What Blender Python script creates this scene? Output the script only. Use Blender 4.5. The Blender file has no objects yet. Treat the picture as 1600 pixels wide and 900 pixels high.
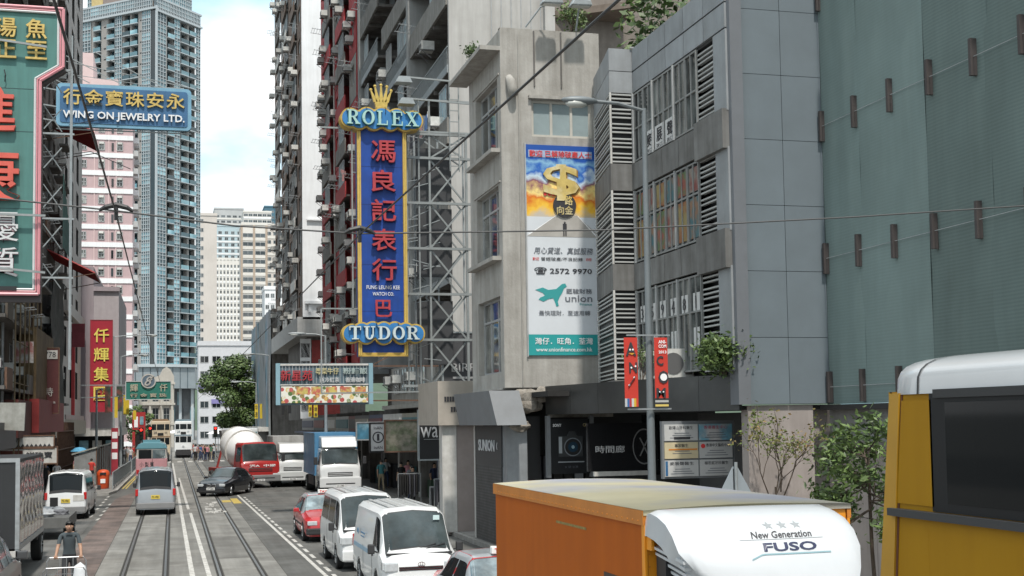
import bpy, math, random
from mathutils import Vector, Matrix
random.seed(7)
R = math.radians
sc = bpy.context.scene
col = sc.collection

# ---------------------------------------------------------------- camera
FPX, PPX, PPY, CAMH = 2000.0, 800.0, 530.0, 3.9
YAW, PITCH, ROLL = 0.25946, 0.06293, 0.015
fw = Vector((math.sin(YAW)*math.cos(PITCH), math.cos(YAW)*math.cos(PITCH), math.sin(PITCH)))
rt = Vector((math.cos(YAW), -math.sin(YAW), 0)); up = rt.cross(fw)
c_, s_ = math.cos(ROLL), math.sin(ROLL)
rt, up = c_*rt - s_*up, s_*rt + c_*up
cam = bpy.data.cameras.new('camera'); co = bpy.data.objects.new('camera', cam); col.objects.link(co)
m = Matrix.Identity(4)
for i in range(3):
    m[i][0] = rt[i]; m[i][1] = up[i]; m[i][2] = -fw[i]
m[2][3] = CAMH
co.matrix_world = m
cam.sensor_width = 36; cam.lens = 36*FPX/1600; cam.shift_y = (PPY-450)/1600
cam.clip_start = .1; cam.clip_end = 6000
sc.camera = co

# ---------------------------------------------------------------- light
SUN_EL, SUN_AZ = 60.0, 181.0            # azimuth clockwise from +Y (street direction)
w = bpy.data.worlds.new('World'); sc.world = w; w.use_nodes = True
nt = w.node_tree; nt.nodes.clear()
N = nt.nodes.new; L = nt.links.new
out = N('ShaderNodeOutputWorld'); bg = N('ShaderNodeBackground'); L(bg.outputs[0], out.inputs[0])
sky = N('ShaderNodeTexSky'); sky.sky_type = 'NISHITA'; sky.sun_disc = False
sky.sun_elevation = R(SUN_EL); sky.sun_rotation = R(SUN_AZ); sky.dust_density = 2.0; sky.air_density = 1.0
bg.inputs['Strength'].default_value = 0.15
tc = N('ShaderNodeTexCoord'); mp = N('ShaderNodeMapping'); mp.inputs['Scale'].default_value = (1.6, 1.6, 3.6)
mp.inputs['Location'].default_value = (.35, .2, .1)
nz = N('ShaderNodeTexNoise'); nz.inputs['Scale'].default_value = 2.2; nz.inputs['Detail'].default_value = 7; nz.inputs['Roughness'].default_value = .52
L(tc.outputs['Generated'], mp.inputs[0]); L(mp.outputs[0], nz.inputs['Vector'])
cr = N('ShaderNodeValToRGB'); cr.color_ramp.elements[0].position = .38; cr.color_ramp.elements[1].position = .54
L(nz.outputs['Fac'], cr.inputs[0])
mx = N('ShaderNodeMixRGB'); L(cr.outputs[0], mx.inputs['Fac']); 
hz = N('ShaderNodeMixRGB'); hz.inputs['Fac'].default_value = .62; hz.inputs['Color2'].default_value = (2.3, 4.2, 4.9, 1)
L(sky.outputs[0], hz.inputs['Color1']); L(hz.outputs[0], mx.inputs['Color1']); mx.inputs['Color2'].default_value = (5.0, 5.15, 5.2, 1)
L(mx.outputs[0], bg.inputs['Color'])
sl = bpy.data.lights.new('sun', 'SUN'); sl.energy = 2.5; sl.angle = R(2.5); sl.color = (1, .95, .88)
so = bpy.data.objects.new('sun', sl); col.objects.link(so)
a, e = R(SUN_AZ), R(SUN_EL)
sd = Vector((math.sin(a)*math.cos(e), math.cos(a)*math.cos(e), math.sin(e)))
so.rotation_euler = (-sd).to_track_quat('-Z', 'Y').to_euler()
sc.view_settings.view_transform = 'Standard'; sc.view_settings.look = 'None'
sc.view_settings.exposure = 0.74; sc.view_settings.gamma = 1

# ---------------------------------------------------------------- helpers
def tag(o, label=None, cat=None, group=None, kind=None):
    if label: o['label'] = label
    if cat: o['category'] = cat
    if group: o['group'] = group
    if kind: o['kind'] = kind
    return o
def empty(name, loc=(0,0,0), rz=0, label=None, cat=None, group=None):
    o = bpy.data.objects.new(name, None); col.objects.link(o)
    o.empty_display_size = .2
    o.location = loc; o.rotation_euler = (0,0,R(rz))
    return tag(o, label, cat, group)
def inst(name, me, parent=None, loc=(0,0,0), rz=0, scale=None, rx=0, ry=0):
    o = bpy.data.objects.new(name, me); col.objects.link(o)
    o.parent = parent; o.location = loc; o.rotation_euler = (R(rx), R(ry), R(rz))
    if scale: o.scale = scale
    return o
KIDS = {}
def kids(o): return [c for c in o.children]
def copy_tree(o, parent=None):
    c = o.copy(); col.objects.link(c); c.parent = parent
    for ch in list(o.children): copy_tree(ch, c)
    return c

class MB:
    def __init__(s): s.v=[]; s.f=[]; s.m=[]
    def face(s, pts, m=0):
        n=len(s.v); s.v += [tuple(p) for p in pts]; s.f.append(tuple(range(n,n+len(pts)))); s.m.append(m); return s
    def box(s, x0,x1,y0,y1,z0,z1, m=0):
        if x0>x1: x0,x1=x1,x0
        if y0>y1: y0,y1=y1,y0
        if z0>z1: z0,z1=z1,z0
        n=len(s.v)
        s.v += [(x0,y0,z0),(x1,y0,z0),(x1,y1,z0),(x0,y1,z0),(x0,y0,z1),(x1,y0,z1),(x1,y1,z1),(x0,y1,z1)]
        for q in ((0,3,2,1),(4,5,6,7),(0,1,5,4),(1,2,6,5),(2,3,7,6),(3,0,4,7)):
            s.f.append(tuple(n+i for i in q)); s.m.append(m)
        return s
    def bar(s, p, q, w=.05, h=None, m=0):
        """square bar from p to q"""
        p=Vector(p); q=Vector(q); h=h or w; d=(q-p)
        if d.length<1e-6: return s
        d.normalize(); ref=Vector((0,0,1)) if abs(d.z)<.95 else Vector((0,1,0))
        a=d.cross(ref).normalized()*w/2; b=a.cross(d).normalized()*h/2
        n=len(s.v)
        for c in (p,q):
            for sa,sb in ((-1,-1),(1,-1),(1,1),(-1,1)): s.v.append(tuple(c+a*sa+b*sb))
        for t in ((0,1,2,3),(7,6,5,4),(0,4,5,1),(1,5,6,2),(2,6,7,3),(3,7,4,0)):
            s.f.append(tuple(n+i for i in t)); s.m.append(m)
        return s
    def tube(s, pts, r, n=8, m=0, cap=True):
        pts=[Vector(p) for p in pts]; k=len(pts); base=len(s.v)
        rr = r if isinstance(r,(list,tuple)) else [r]*k
        pa=None
        for i,p in enumerate(pts):
            d=(pts[min(i+1,k-1)]-pts[max(i-1,0)]).normalized()
            if pa is None:
                ref=Vector((0,0,1)) if abs(d.z)<.95 else Vector((1,0,0)); pa=d.cross(ref).normalized()
            else:
                pa=(pa-d*pa.dot(d)).normalized()
            b=d.cross(pa)
            for j in range(n):
                t=2*math.pi*j/n; s.v.append(tuple(p+(pa*math.cos(t)+b*math.sin(t))*rr[i]))
        for i in range(k-1):
            for j in range(n):
                s.f.append((base+i*n+j, base+i*n+(j+1)%n, base+(i+1)*n+(j+1)%n, base+(i+1)*n+j)); s.m.append(m)
        if cap:
            s.f.append(tuple(base+j for j in range(n))[::-1]); s.m.append(m)
            s.f.append(tuple(base+(k-1)*n+j for j in range(n))); s.m.append(m)
        return s
    def prism(s, poly, y0, y1, m=0, ms=None):
        """poly of (x,z), extruded along y"""
        n=len(s.v); k=len(poly)
        s.v += [(x,y0,z) for x,z in poly] + [(x,y1,z) for x,z in poly]
        s.f.append(tuple(range(n,n+k))); s.m.append(m)
        s.f.append(tuple(range(n+2*k-1,n+k-1,-1))); s.m.append(m)
        for i in range(k):
            j=(i+1)%k; s.f.append((n+j,n+i,n+k+i,n+k+j)); s.m.append(m if ms is None else ms)
        return s
    def prismx(s, poly, x0, x1, m=0):
        """poly of (y,z), extruded along x"""
        n=len(s.v); k=len(poly)
        s.v += [(x0,y,z) for y,z in poly] + [(x1,y,z) for y,z in poly]
        s.f.append(tuple(range(n+k-1,n-1,-1))); s.m.append(m)
        s.f.append(tuple(range(n+k,n+2*k))); s.m.append(m)
        for i in range(k):
            j=(i+1)%k; s.f.append((n+i,n+j,n+k+j,n+k+i)); s.m.append(m)
        return s
    def prismz(s, poly, z0, z1, m=0):
        n=len(s.v); k=len(poly)
        s.v += [(x,y,z0) for x,y in poly] + [(x,y,z1) for x,y in poly]
        s.f.append(tuple(range(n+k-1,n-1,-1))); s.m.append(m)
        s.f.append(tuple(range(n+k,n+2*k))); s.m.append(m)
        for i in range(k):
            j=(i+1)%k; s.f.append((n+i,n+j,n+k+j,n+k+i)); s.m.append(m)
        return s
    def ball(s, c, r, n=8, m=0):
        rx,ry,rz = r if isinstance(r,(list,tuple)) else (r,r,r)
        base=len(s.v); k=n//2
        for i in range(k+1):
            t=math.pi*i/k
            for j in range(n):
                u=2*math.pi*j/n
                s.v.append((c[0]+rx*math.sin(t)*math.cos(u), c[1]+ry*math.sin(t)*math.sin(u), c[2]+rz*math.cos(t)))
        for i in range(k):
            for j in range(n):
                s.f.append((base+i*n+j, base+(i+1)*n+j, base+(i+1)*n+(j+1)%n, base+i*n+(j+1)%n)); s.m.append(m)
        return s
    def mesh(s, name, mats, smooth=False, bevel=0):
        me=bpy.data.meshes.new(name); me.from_pydata(s.v,[],s.f)
        if not isinstance(mats,(list,tuple)): mats=[mats]
        for mt in mats: me.materials.append(mt)
        me.polygons.foreach_set('material_index', s.m)
        me.update()
        if smooth:
            import bmesh
            bm=bmesh.new(); bm.from_mesh(me); bmesh.ops.remove_doubles(bm, verts=bm.verts, dist=1e-4); bm.to_mesh(me); bm.free()
            me.polygons.foreach_set('use_smooth',[True]*len(me.polygons))
            if smooth is not True: me.set_sharp_from_angle(angle=R(smooth))
        return me
    def build(s, name, mats, parent=None, loc=(0,0,0), rz=0, smooth=False, bevel=0):
        me=s.mesh(name,mats,smooth)
        if bevel:
            import bmesh
            bm=bmesh.new(); bm.from_mesh(me)
            bmesh.ops.remove_doubles(bm, verts=bm.verts, dist=1e-4)
            bmesh.ops.bevel(bm, geom=[e for e in bm.edges if len(e.link_faces)==2 and e.calc_face_angle(0)>.5], offset=bevel, segments=2, profile=.6, affect='EDGES', clamp_overlap=True)
            bm.to_mesh(me); bm.free()
        return inst(name, me, parent, loc, rz)

MATS={}
def mat(key, c, rough=.75, metal=0, var=.12, scale=2.0, streak=0, bump=0, spec=.5, rnd=0, emit=0, c2=None, coat=0, grime=None, band=None, ystreak=0):
    if key in MATS: return MATS[key]
    m=bpy.data.materials.new(key); MATS[key]=m; m.use_nodes=True
    nt=m.node_tree; N=nt.nodes.new; L=nt.links.new
    b=nt.nodes['Principled BSDF']; b.inputs['Roughness'].default_value=rough; b.inputs['Metallic'].default_value=metal
    b.inputs['Specular IOR Level'].default_value=spec; b.inputs['Coat Weight'].default_value=coat
    if coat: b.inputs['Coat Roughness'].default_value=.06
    c4=(c[0],c[1],c[2],1)
    b.inputs['Base Color'].default_value=c4
    if emit: b.inputs['Emission Color'].default_value=c4; b.inputs['Emission Strength'].default_value=emit
    if not (var or streak or bump or rnd or band or ystreak): return m
    tc=N('ShaderNodeTexCoord'); oi=N('ShaderNodeObjectInfo')
    add=N('ShaderNodeVectorMath'); add.operation='ADD'; sc_=N('ShaderNodeVectorMath'); sc_.operation='SCALE'; sc_.inputs['Scale'].default_value=37
    cmb=N('ShaderNodeCombineXYZ')
    for i in range(3): L(oi.outputs['Random'], cmb.inputs[i])
    L(cmb.outputs[0], sc_.inputs[0]); L(tc.outputs['Object'], add.inputs[0]); L(sc_.outputs[0], add.inputs[1])
    cur=None
    def shade(colsock, fac, k, dark):
        mx=N('ShaderNodeMixRGB'); mx.blend_type='MULTIPLY'
        mr=N('ShaderNodeMapRange'); L(fac, mr.inputs[0]); mr.inputs[1].default_value=.3; mr.inputs[2].default_value=.7
        mr.inputs[3].default_value=0; mr.inputs[4].default_value=k
        L(mr.outputs[0], mx.inputs['Fac']); mx.inputs['Color2'].default_value=dark
        if colsock is None: mx.inputs['Color1'].default_value=c4
        else: L(colsock, mx.inputs['Color1'])
        return mx.outputs[0]
    if c2 is not None:
        n=N('ShaderNodeTexNoise'); n.inputs['Scale'].default_value=scale*.6; n.inputs['Detail'].default_value=5; L(add.outputs[0], n.inputs['Vector'])
        mx=N('ShaderNodeMixRGB'); mr=N('ShaderNodeMapRange'); L(n.outputs['Fac'], mr.inputs[0]); mr.inputs[1].default_value=.42; mr.inputs[2].default_value=.6
        L(mr.outputs[0], mx.inputs['Fac']); mx.inputs['Color1'].default_value=c4; mx.inputs['Color2'].default_value=(*c2,1); cur=mx.outputs[0]
    if var:
        n=N('ShaderNodeTexNoise'); n.inputs['Scale'].default_value=scale; n.inputs['Detail'].default_value=8; n.inputs['Roughness'].default_value=.65
        L(add.outputs[0], n.inputs['Vector']); cur=shade(cur, n.outputs['Fac'], min(1,var*2.2), (.45,.43,.40,1))
    if streak:
        mp=N('ShaderNodeMapping'); mp.inputs['Scale'].default_value=(2.6,2.6,.22); L(add.outputs[0], mp.inputs[0])
        n=N('ShaderNodeTexNoise'); n.inputs['Scale'].default_value=1.6; n.inputs['Detail'].default_value=6; n.inputs['Roughness'].default_value=.6
        L(mp.outputs[0], n.inputs['Vector']); g=grime or (.28,.26,.23); cur=shade(cur, n.outputs['Fac'], streak, (*g,1))
    if ystreak:
        mp=N('ShaderNodeMapping'); mp.inputs['Scale'].default_value=(1.5,.045,1); L(add.outputs[0], mp.inputs[0])
        n=N('ShaderNodeTexNoise'); n.inputs['Scale'].default_value=1.3; n.inputs['Detail'].default_value=6; n.inputs['Roughness'].default_value=.7; L(mp.outputs[0], n.inputs['Vector']); cur=shade(cur, n.outputs['Fac'], ystreak, (.35,.34,.33,1))
    if band:   # horizontal fine bands (period, strength)
        sx=N('ShaderNodeSeparateXYZ'); L(tc.outputs['Object'], sx.inputs[0])
        mm=N('ShaderNodeMath'); mm.operation='MULTIPLY'; mm.inputs[1].default_value=2*math.pi/band[0]; L(sx.outputs[2], mm.inputs[0])
        si=N('ShaderNodeMath'); si.operation='SINE'; L(mm.outputs[0], si.inputs[0])
        mr0=N('ShaderNodeMapRange'); mr0.inputs[1].default_value=-1; mr0.inputs[2].default_value=1; L(si.outputs[0], mr0.inputs[0])
        cur=shade(cur, mr0.outputs[0], band[1], (.4,.42,.42,1))
    if rnd:
        hs=N('ShaderNodeHueSaturation'); mr=N('ShaderNodeMapRange'); L(oi.outputs['Random'], mr.inputs[0])
        mr.inputs[3].default_value=1-rnd; mr.inputs[4].default_value=1+rnd; L(mr.outputs[0], hs.inputs['Value'])
        if cur is None: hs.inputs['Color'].default_value=c4
        else: L(cur, hs.inputs['Color'])
        cur=hs.outputs[0]
    if cur is not None: L(cur, b.inputs['Base Color'])
    if bump:
        n=N('ShaderNodeTexNoise'); n.inputs['Scale'].default_value=scale*9; n.inputs['Detail'].default_value=4; L(add.outputs[0], n.inputs['Vector'])
        bp=N('ShaderNodeBump'); bp.inputs['Strength'].default_value=bump; bp.inputs['Distance'].default_value=.02; L(n.outputs['Fac'], bp.inputs['Height']); L(bp.outputs[0], b.inputs['Normal'])
    return m
def sky_glass(key, c=(.035,.045,.05), rough=.06, c2=None, scale=.8):
    return mat(key, c, rough=rough, var=.3, scale=scale, rnd=.75, spec=.8, c2=c2)

concrete=mat('concrete',(.36,.35,.33),.85,var=.35,scale=1.2,streak=.35,bump=.25)
conc_light=mat('render_cream',(.43,.415,.385),.85,var=.22,scale=1.6,streak=.42,bump=.3)
conc_dark=mat('grimy_concrete',(.20,.19,.18),.9,var=.35,scale=1.5,streak=.6,bump=.3)
white_wall=mat('white_render',(.78,.79,.80),.8,var=.10,scale=.7,streak=.16)
white=mat('white_paint',(.80,.80,.80),.5,var=.05)
offwhite=mat('dirty_white',(.62,.61,.58),.7,var=.25,scale=3,streak=.3)
black=mat('black_paint',(.015,.015,.016),.5,var=.1)
black_gloss=mat('black_gloss',(.012,.012,.013),.15,var=0)
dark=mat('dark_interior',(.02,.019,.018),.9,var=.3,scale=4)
steel=mat('galvanised_steel',(.42,.44,.45),.45,metal=.6,var=.25,scale=5)
steel_paint=mat('grey_painted_steel',(.32,.35,.36),.5,metal=.2,var=.2,scale=5)
rust=mat('rusty_iron',(.16,.09,.06),.9,var=.4,scale=6)
alu=mat('window_frame_aluminium',(.45,.46,.46),.45,metal=.3,var=.2)
glass=sky_glass('window_glass')
glass_b=sky_glass('blue_window_glass',(.06,.13,.17),c2=(.20,.33,.38),scale=1.4)
glass_c=sky_glass('curtained_window_glass',(.07,.075,.07),c2=(.28,.29,.27),scale=2.2)
rubber=mat('tyre_rubber',(.02,.02,.02),.85,var=.15)
chrome=mat('chrome',(.7,.7,.7),.15,metal=1,var=0)
ac_white=mat('air_conditioner_casing',(.62,.62,.59),.6,var=.25,scale=6,rnd=.2)
leafm=mat('leaf_green',(.09,.15,.04),.5,var=.3,scale=1.5,rnd=.1,c2=(.14,.21,.06))
leafd=mat('dark_leaf',(.055,.095,.03),.5,var=.3,scale=2,c2=(.08,.13,.04))
bark=mat('bark',(.10,.075,.055),.9,var=.3,scale=6,bump=.5)

def ring_text(): pass
_txt={}
TS=bpy.data.scenes.new('scratch')
def eval_mesh(o):
    TS.view_layers[0].update(); dg=TS.view_layers[0].depsgraph
    return bpy.data.meshes.new_from_object(o.evaluated_get(dg))
def text_mesh(s, h, ext=.01, fat=0, res=3, sx=1.0, italic=0, spacing=1.0, cap=None):
    fat=min(fat,.011 if any(ord(c)>0x2fff for c in s) else .024)
    key=(s,h,ext,fat,res,sx,italic,spacing)
    if key in _txt: return _txt[key]
    cu=bpy.data.curves.new('t','FONT'); cu.body=s; cu.size=1; cu.extrude=0; cu.offset=fat; cu.resolution_u=res; cu.shear=italic
    cu.space_character=spacing; cu.align_x='LEFT'
    cu.extrude=max(ext/h,0) if ext else 0
    o=bpy.data.objects.new('t',cu); TS.collection.objects.link(o); me=eval_mesh(o)
    bpy.data.objects.remove(o)
    if not me.vertices: return me
    xs=[v.co.x for v in me.vertices]; ys=[v.co.y for v in me.vertices]
    x0,x1,y0,y1=min(xs),max(xs),min(ys),max(ys)
    k=h/max(y1-y0,1e-6)
    for v in me.vertices:
        x=(v.co.x-(x0+x1)/2)*k*sx; y=(v.co.y-(y0+y1)/2)*k; z=v.co.z*h
        v.co=(x,-z,y)
    me.name='lettering'; me.materials.clear(); me['w']=(x1-x0)*k*sx
    _txt[key]=me
    return me
def text(s, h, mt, parent, loc, rz=0, width=None, name='lettering', ext=.01, fat=0, res=2, italic=0, spacing=1.0, sx=1.0):
    """text standing upright facing -y, centred on loc; width fixes the total width"""
    if ext==.01: ext=min(.01,h*.02)
    me=text_mesh(s,h,ext,fat,res,sx,italic,spacing).copy()
    me.materials.append(mt)
    if width and me.vertices:
        k=width/max(me.get('w',1),1e-6)
        for v in me.vertices: v.co.x*=k
    return inst(name, me, parent, loc, rz)
def vtext(s, h, pitch, mt, parent, loc, width=None, **kw):
    """one character under the other, first at loc"""
    for i,ch in enumerate(s):
        text(ch, h, mt, parent, (loc[0],loc[1],loc[2]-i*pitch), width=width, name='character', **kw)
# ================================================================ ground
def asphalt_mat(key, c, **k): return mat(key, c, rough=.85, var=.38, scale=.7, bump=.35, ystreak=.55, **k)
asph=asphalt_mat('asphalt',(.135,.135,.128),c2=(.175,.175,.166))
asph2=asphalt_mat('patched_asphalt',(.16,.157,.148),c2=(.20,.195,.185))
slabm=mat('track_concrete',(.28,.275,.255),.85,var=.32,scale=.9,bump=.25,rnd=.12,c2=(.22,.215,.20),ystreak=.5)
brickm=mat('red_brown_lane',(.235,.18,.16),.9,var=.35,scale=1.4,bump=.3,c2=(.15,.12,.11),ystreak=.5)
pavem=mat('pavement_tiles',(.24,.23,.215),.85,var=.3,scale=1.6,bump=.2,rnd=.12)
kerbm=mat('kerb_granite',(.34,.33,.31),.85,var=.3,scale=3,rnd=.15)
linem=mat('road_paint_white',(.62,.61,.58),.7,var=.5,scale=5)
yelm=mat('road_paint_yellow',(.62,.46,.10),.7,var=.45,scale=5)
railm=mat('tram_rail_steel',(.30,.29,.28),.35,metal=.9,var=.3,scale=8)
groove=mat('rail_groove',(.03,.028,.025),.9,var=.2)

tag(MB().face([(-2500,-200,-.05),(2500,-200,-.05),(2500,4500,-.05),(-2500,4500,-.05)]).build('ground',[mat('city_ground',(.2,.2,.19),.9,var=.3)]),kind='structure')
tag(MB().face([(-60,-15,0),(40,-15,0),(40,260,0),(-60,260,0)]).build('road',[asph]),kind='structure')
# worn patches of the right lanes
p=MB()
for x0,x1,y0,y1 in ((5.2,6.4,36,47),(3.9,4.9,52,60),(6.8,9.0,44,58),(-5.9,-3.2,40,62),(4.2,6.6,63,69)):
    p.face([(x0,y0,.004),(x1,y0,.004),(x1,y1,.004),(x0,y1,.004)])
tag(p.build('road_patches',[asph2]),kind='structure')
tag(MB().face([(-3.05,-10,.004),(-1.98,-10,.004),(-1.98,80,.004),(-2.95,72,.004)]).build('red_brown_lane',[brickm]),kind='structure')
# track bed with separate cast slabs
bed=tag(MB().face([(-1.98,-12,.006),(2.86,-12,.006),(2.86,230,.006),(-1.98,230,.006)]).build('tram_track_bed',[mat('joint_filler',(.07,.068,.06),.95,var=.2)]),kind='structure')
RAILS=[(-1.25,-.18),(1.20,2.27)]
cols=[(-1.96,-1.34),(-1.17,-.26),(-.09,1.11),(1.29,2.18),(2.36,2.84)]
for ci,(x0,x1) in enumerate(cols):
    k=0; y=-10+ci*1.1; LEN=7.5
    me=MB().box(x0+.008,x1-.008,.012,LEN-.012,0.002,.016).mesh('slab',[slabm])
    while y<110:
        inst('slab',me,bed,(0,y,0)); y+=LEN
    q=MB().box(x0+.008,x1-.008,y,229,.002,.016); q.build('slab',[slabm],bed)
for a,b in RAILS:
    for x in (a,b):
        g=MB(); g.box(x-.075,x+.075,-10,228,.0065,.012); g.build('rail_groove',[groove],bed)
        MB().box(x-.038,x+.022,-10,228,.010,.019).build('rail',[railm],bed)
# markings
mk=MB()
def strip(x0,y0,x1,y1,w,z=.021,m=0):
    mk.face([(x0-w/2,y0,z),(x0+w/2,y0,z),(x1+w/2,y1,z),(x1-w/2,y1,z)],m)
strip(.50,33-40,.50,33,.13); strip(.50,33,.37,60,.13); strip(.37,60,0.0,135,.13)
strip(.92,-10,.92,33,.12); strip(.92,33,.76,58.5,.12)
strip(.70,61,.45,97,.12)
strip(3.78,-8,3.78,33,.11,.008); strip(3.78,33,3.44,72,.11,.008)
y=-8
while y<70:
    x=4.0-(max(y,33)-33)*.0085; strip(x,y,x-.008,y+1.1,.11,.008); y+=1.75
for k in range(7):
    y=58+k*2.6; strip(-3.45,y,-3.4,y+1.1,.12,.008)
    if k<5: strip(-3.05+.0*k,y-2,-3.0,y-.9,.1,.008)
for k in range(9): strip(-2.6+k*1.1,138,-2.6+k*1.1,142,.45,.022)
for k in range(9): strip(4.0+k*1.1,138,4.0+k*1.1,142,.45,.008)
random.seed(3)
for k in range(34):   # worn characters between the rails
    x=random.uniform(1.38,2.1); y=random.choice([58,59,60.5,62,63.5,65,86,88])+random.uniform(-.5,.5)
    mk.box(x,x+random.uniform(.05,.28),y,y+random.choice([.12,.5,.9]),.0165,.0205)
strip(2.3,66,3.0,66,.0,.02)
mk.face([(2.4,65.6,.008+.012),(2.84,65.6,.02),(2.84,67.4,.02),(2.4,67.4,.02)],1)
mk.face([(2.9,64.6,.008),(3.3,64.6,.008),(3.25,69,.008),(2.9,69,.008)],1)
strip(-3.0,83,-2.75,104,.09,.008,1); strip(-2.8,83,-2.6,104,.09,.008,1)
tag(mk.build('road_markings',[linem,yelm]),kind='structure')

def pavement(name, poly, z=.13, tile=True):
    o=tag(MB().prismz(poly,-.04,z).build(name,[pavem]),kind='structure'); return o
pr_=pavement('right_pavement',[(9.35,-12),(19,-12),(19,135),(10.35,135),(10.35,62),(9.35,54)])
def kerbs(parent, pts, ln=1.5, w=.15, h=.145):
    for (x0,y0),(x1,y1) in zip(pts,pts[1:]):
        d=math.hypot(x1-x0,y1-y0); n=max(1,int(d/ln)); ang=math.degrees(math.atan2(y1-y0,x1-x0)); s=d/n
        me=MB().box(.01,s-.01,-w/2,w/2,-.03,h).mesh('kerb_stone',[kerbm])
        for k in range(n): inst('kerb_stone',me,parent,(x0+(x1-x0)*k/n,y0+(y1-y0)*k/n,0),ang)
kerbs(pr_,[(9.27,20),(9.27,54),(10.27,62),(10.27,90)],3)
# paving slabs of the right pavement that show between vans and shops
me=MB().box(.01,.99,.01,.99,0,.006).mesh('paving_slab',[pavem])
for i in range(4):
    for j in range(22): inst('paving_slab',me,pr_,(9.4+i,36+j,.131))
pl_=pavement('left_pavement',[(-30,76.3),(-6.6,76.3),(-5.6,77.5),(-4.6,75.5),(-3.55,76.0),(-3.2,79),(-3.0,105),(-3.1,134),(-30,134)])
kerbs(pl_,[(-5.6,77.4),(-4.6,75.4),(-3.55,75.9),(-3.2,79),(-3.0,105),(-3.1,134)],2.5)
pavement('left_near_pavement',[(-30,-12),(-6.6,-12),(-6.6,66),(-30,66)])
pavement('far_pavement',[(-40,182),(-3,182),(-2.2,230),(-40,230)])
pavement('far_right_pavement',[(4.3,182),(40,182),(40,230),(4.3,230)])

def wallholes(mb, x0,x1,z0,z1, holes, depth=.2, m=0, mr=0, y=0):
    xs=sorted(set([x0,x1]+[max(x0,min(x1,h[i])) for h in holes for i in (0,1)]))
    zs=sorted(set([z0,z1]+[max(z0,min(z1,h[i])) for h in holes for i in (2,3)]))
    for i in range(len(xs)-1):
        run=None
        for j in range(len(zs)-1):
            cx=(xs[i]+xs[i+1])/2; cz=(zs[j]+zs[j+1])/2
            solid=not any(h[0]<cx<h[1] and h[2]<cz<h[3] for h in holes)
            if solid:
                run=(run[0],zs[j+1]) if run else (zs[j],zs[j+1])
            if (not solid or j==len(zs)-2) and run:
                mb.face([(xs[i],y,run[0]),(xs[i+1],y,run[0]),(xs[i+1],y,run[1]),(xs[i],y,run[1])],m); run=None
    for a,b,c,d in holes:
        mb.face([(a,y,c),(b,y,c),(b,y+depth,c),(a,y+depth,c)],mr); mb.face([(a,y+depth,d),(b,y+depth,d),(b,y,d),(a,y,d)],mr)
        mb.face([(a,y,d),(a,y,c),(a,y+depth,c),(a,y+depth,d)],mr); mb.face([(b,y,c),(b,y,d),(b,y+depth,d),(b,y+depth,c)],mr)
_w={}
def window_meshes(w,h,nx=2,nz=1,fm=None,gm=None,t=.05,y=.13,split=None):
    fm=fm or alu; gm=gm or glass
    key=(round(w,3),round(h,3),nx,nz,fm.name,gm.name,t,y,split)
    if key in _w: return _w[key]
    b=MB(); 
    b.box(0,w,y-.02,y+.04,0,t); b.box(0,w,y-.02,y+.04,h-t,h); b.box(0,t,y-.02,y+.04,t,h-t); b.box(w-t,w,y-.02,y+.04,t,h-t)
    for i in range(1,nx): b.box(w*i/nx-t/2,w*i/nx+t/2,y-.018,y+.038,t,h-t)
    zz=[h*split] if split else [h*i/nz for i in range(1,nz)]
    for z in zz: b.box(t,w-t,y-.021,y+.036,z-t/2,z+t/2)
    g=MB().face([(t*.3,y+.02,t*.3),(w-t*.3,y+.02,t*.3),(w-t*.3,y+.02,h-t*.3),(t*.3,y+.02,h-t*.3)])
    _w[key]=(b.mesh('window',[fm]),g.mesh('pane',[gm])); return _w[key]
def window(parent,x,z,w,h,rz=0,y0=0,loc=None,**k):
    f,g=window_meshes(w,h,**k)
    o=inst('window',f,parent,loc or (x,y0,z),rz); inst('pane',g,o); return o
def win1_mesh(w,h,nx=2,nz=1,fm=None,gm=None,t=.06,y=.05,sill=0):
    """far window: frame and glass in one mesh"""
    b=MB(); fm=fm or alu; gm=gm or glass
    b.face([(0,y,0),(w,y,0),(w,y,h),(0,y,h)],1)
    q=y-.04
    b.box(0,w,q,y,0,t); b.box(0,w,q,y,h-t,h); b.box(0,t,q,y,0,h); b.box(w-t,w,q,y,0,h)
    for i in range(1,nx): b.box(w*i/nx-t/2,w*i/nx+t/2,q,y,0,h)
    for i in range(1,nz): b.box(0,w,q,y,h*i/nz-t/2,h*i/nz+t/2)
    if sill: b.box(-.05,w+.05,-sill,y,-.08,0)
    return b.mesh('window',[fm,gm])
b=MB(); b.box(-.33,.33,-.45,.15,0,.42); 
for k in range(5): b.box(-.28,.05,-.463,-.45,.06+k*.065,.09+k*.065,1)
b.tube([(.19,-.462,.21),(.19,-.45,.21)],.11,8,1); b.box(-.4,-.33,-.5,.1,-.05,0,1); b.box(.33,.4,-.5,.1,-.05,0,1); b.bar((-.36,-.48,-.02),(-.36,0,-.4),.03,m=1); b.bar((.36,-.48,-.02),(.36,0,-.4),.03,m=1)
AC=b.mesh('air_conditioner',[ac_white,mat('ac_grille',(.10,.10,.10),.7,var=.1)])
b=MB()
for s in (-.6,.6): b.bar((s,0,0),(s,-.9,.1),.03)
for k in range(4): b.bar((-.75,-.25-k*.2,.05+k*.02),(.75,-.25-k*.2,.05+k*.02),.02)
RACK=b.mesh('drying_rack',[steel])
# ================================================================ right side, near
RW='right_hand_side'
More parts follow.
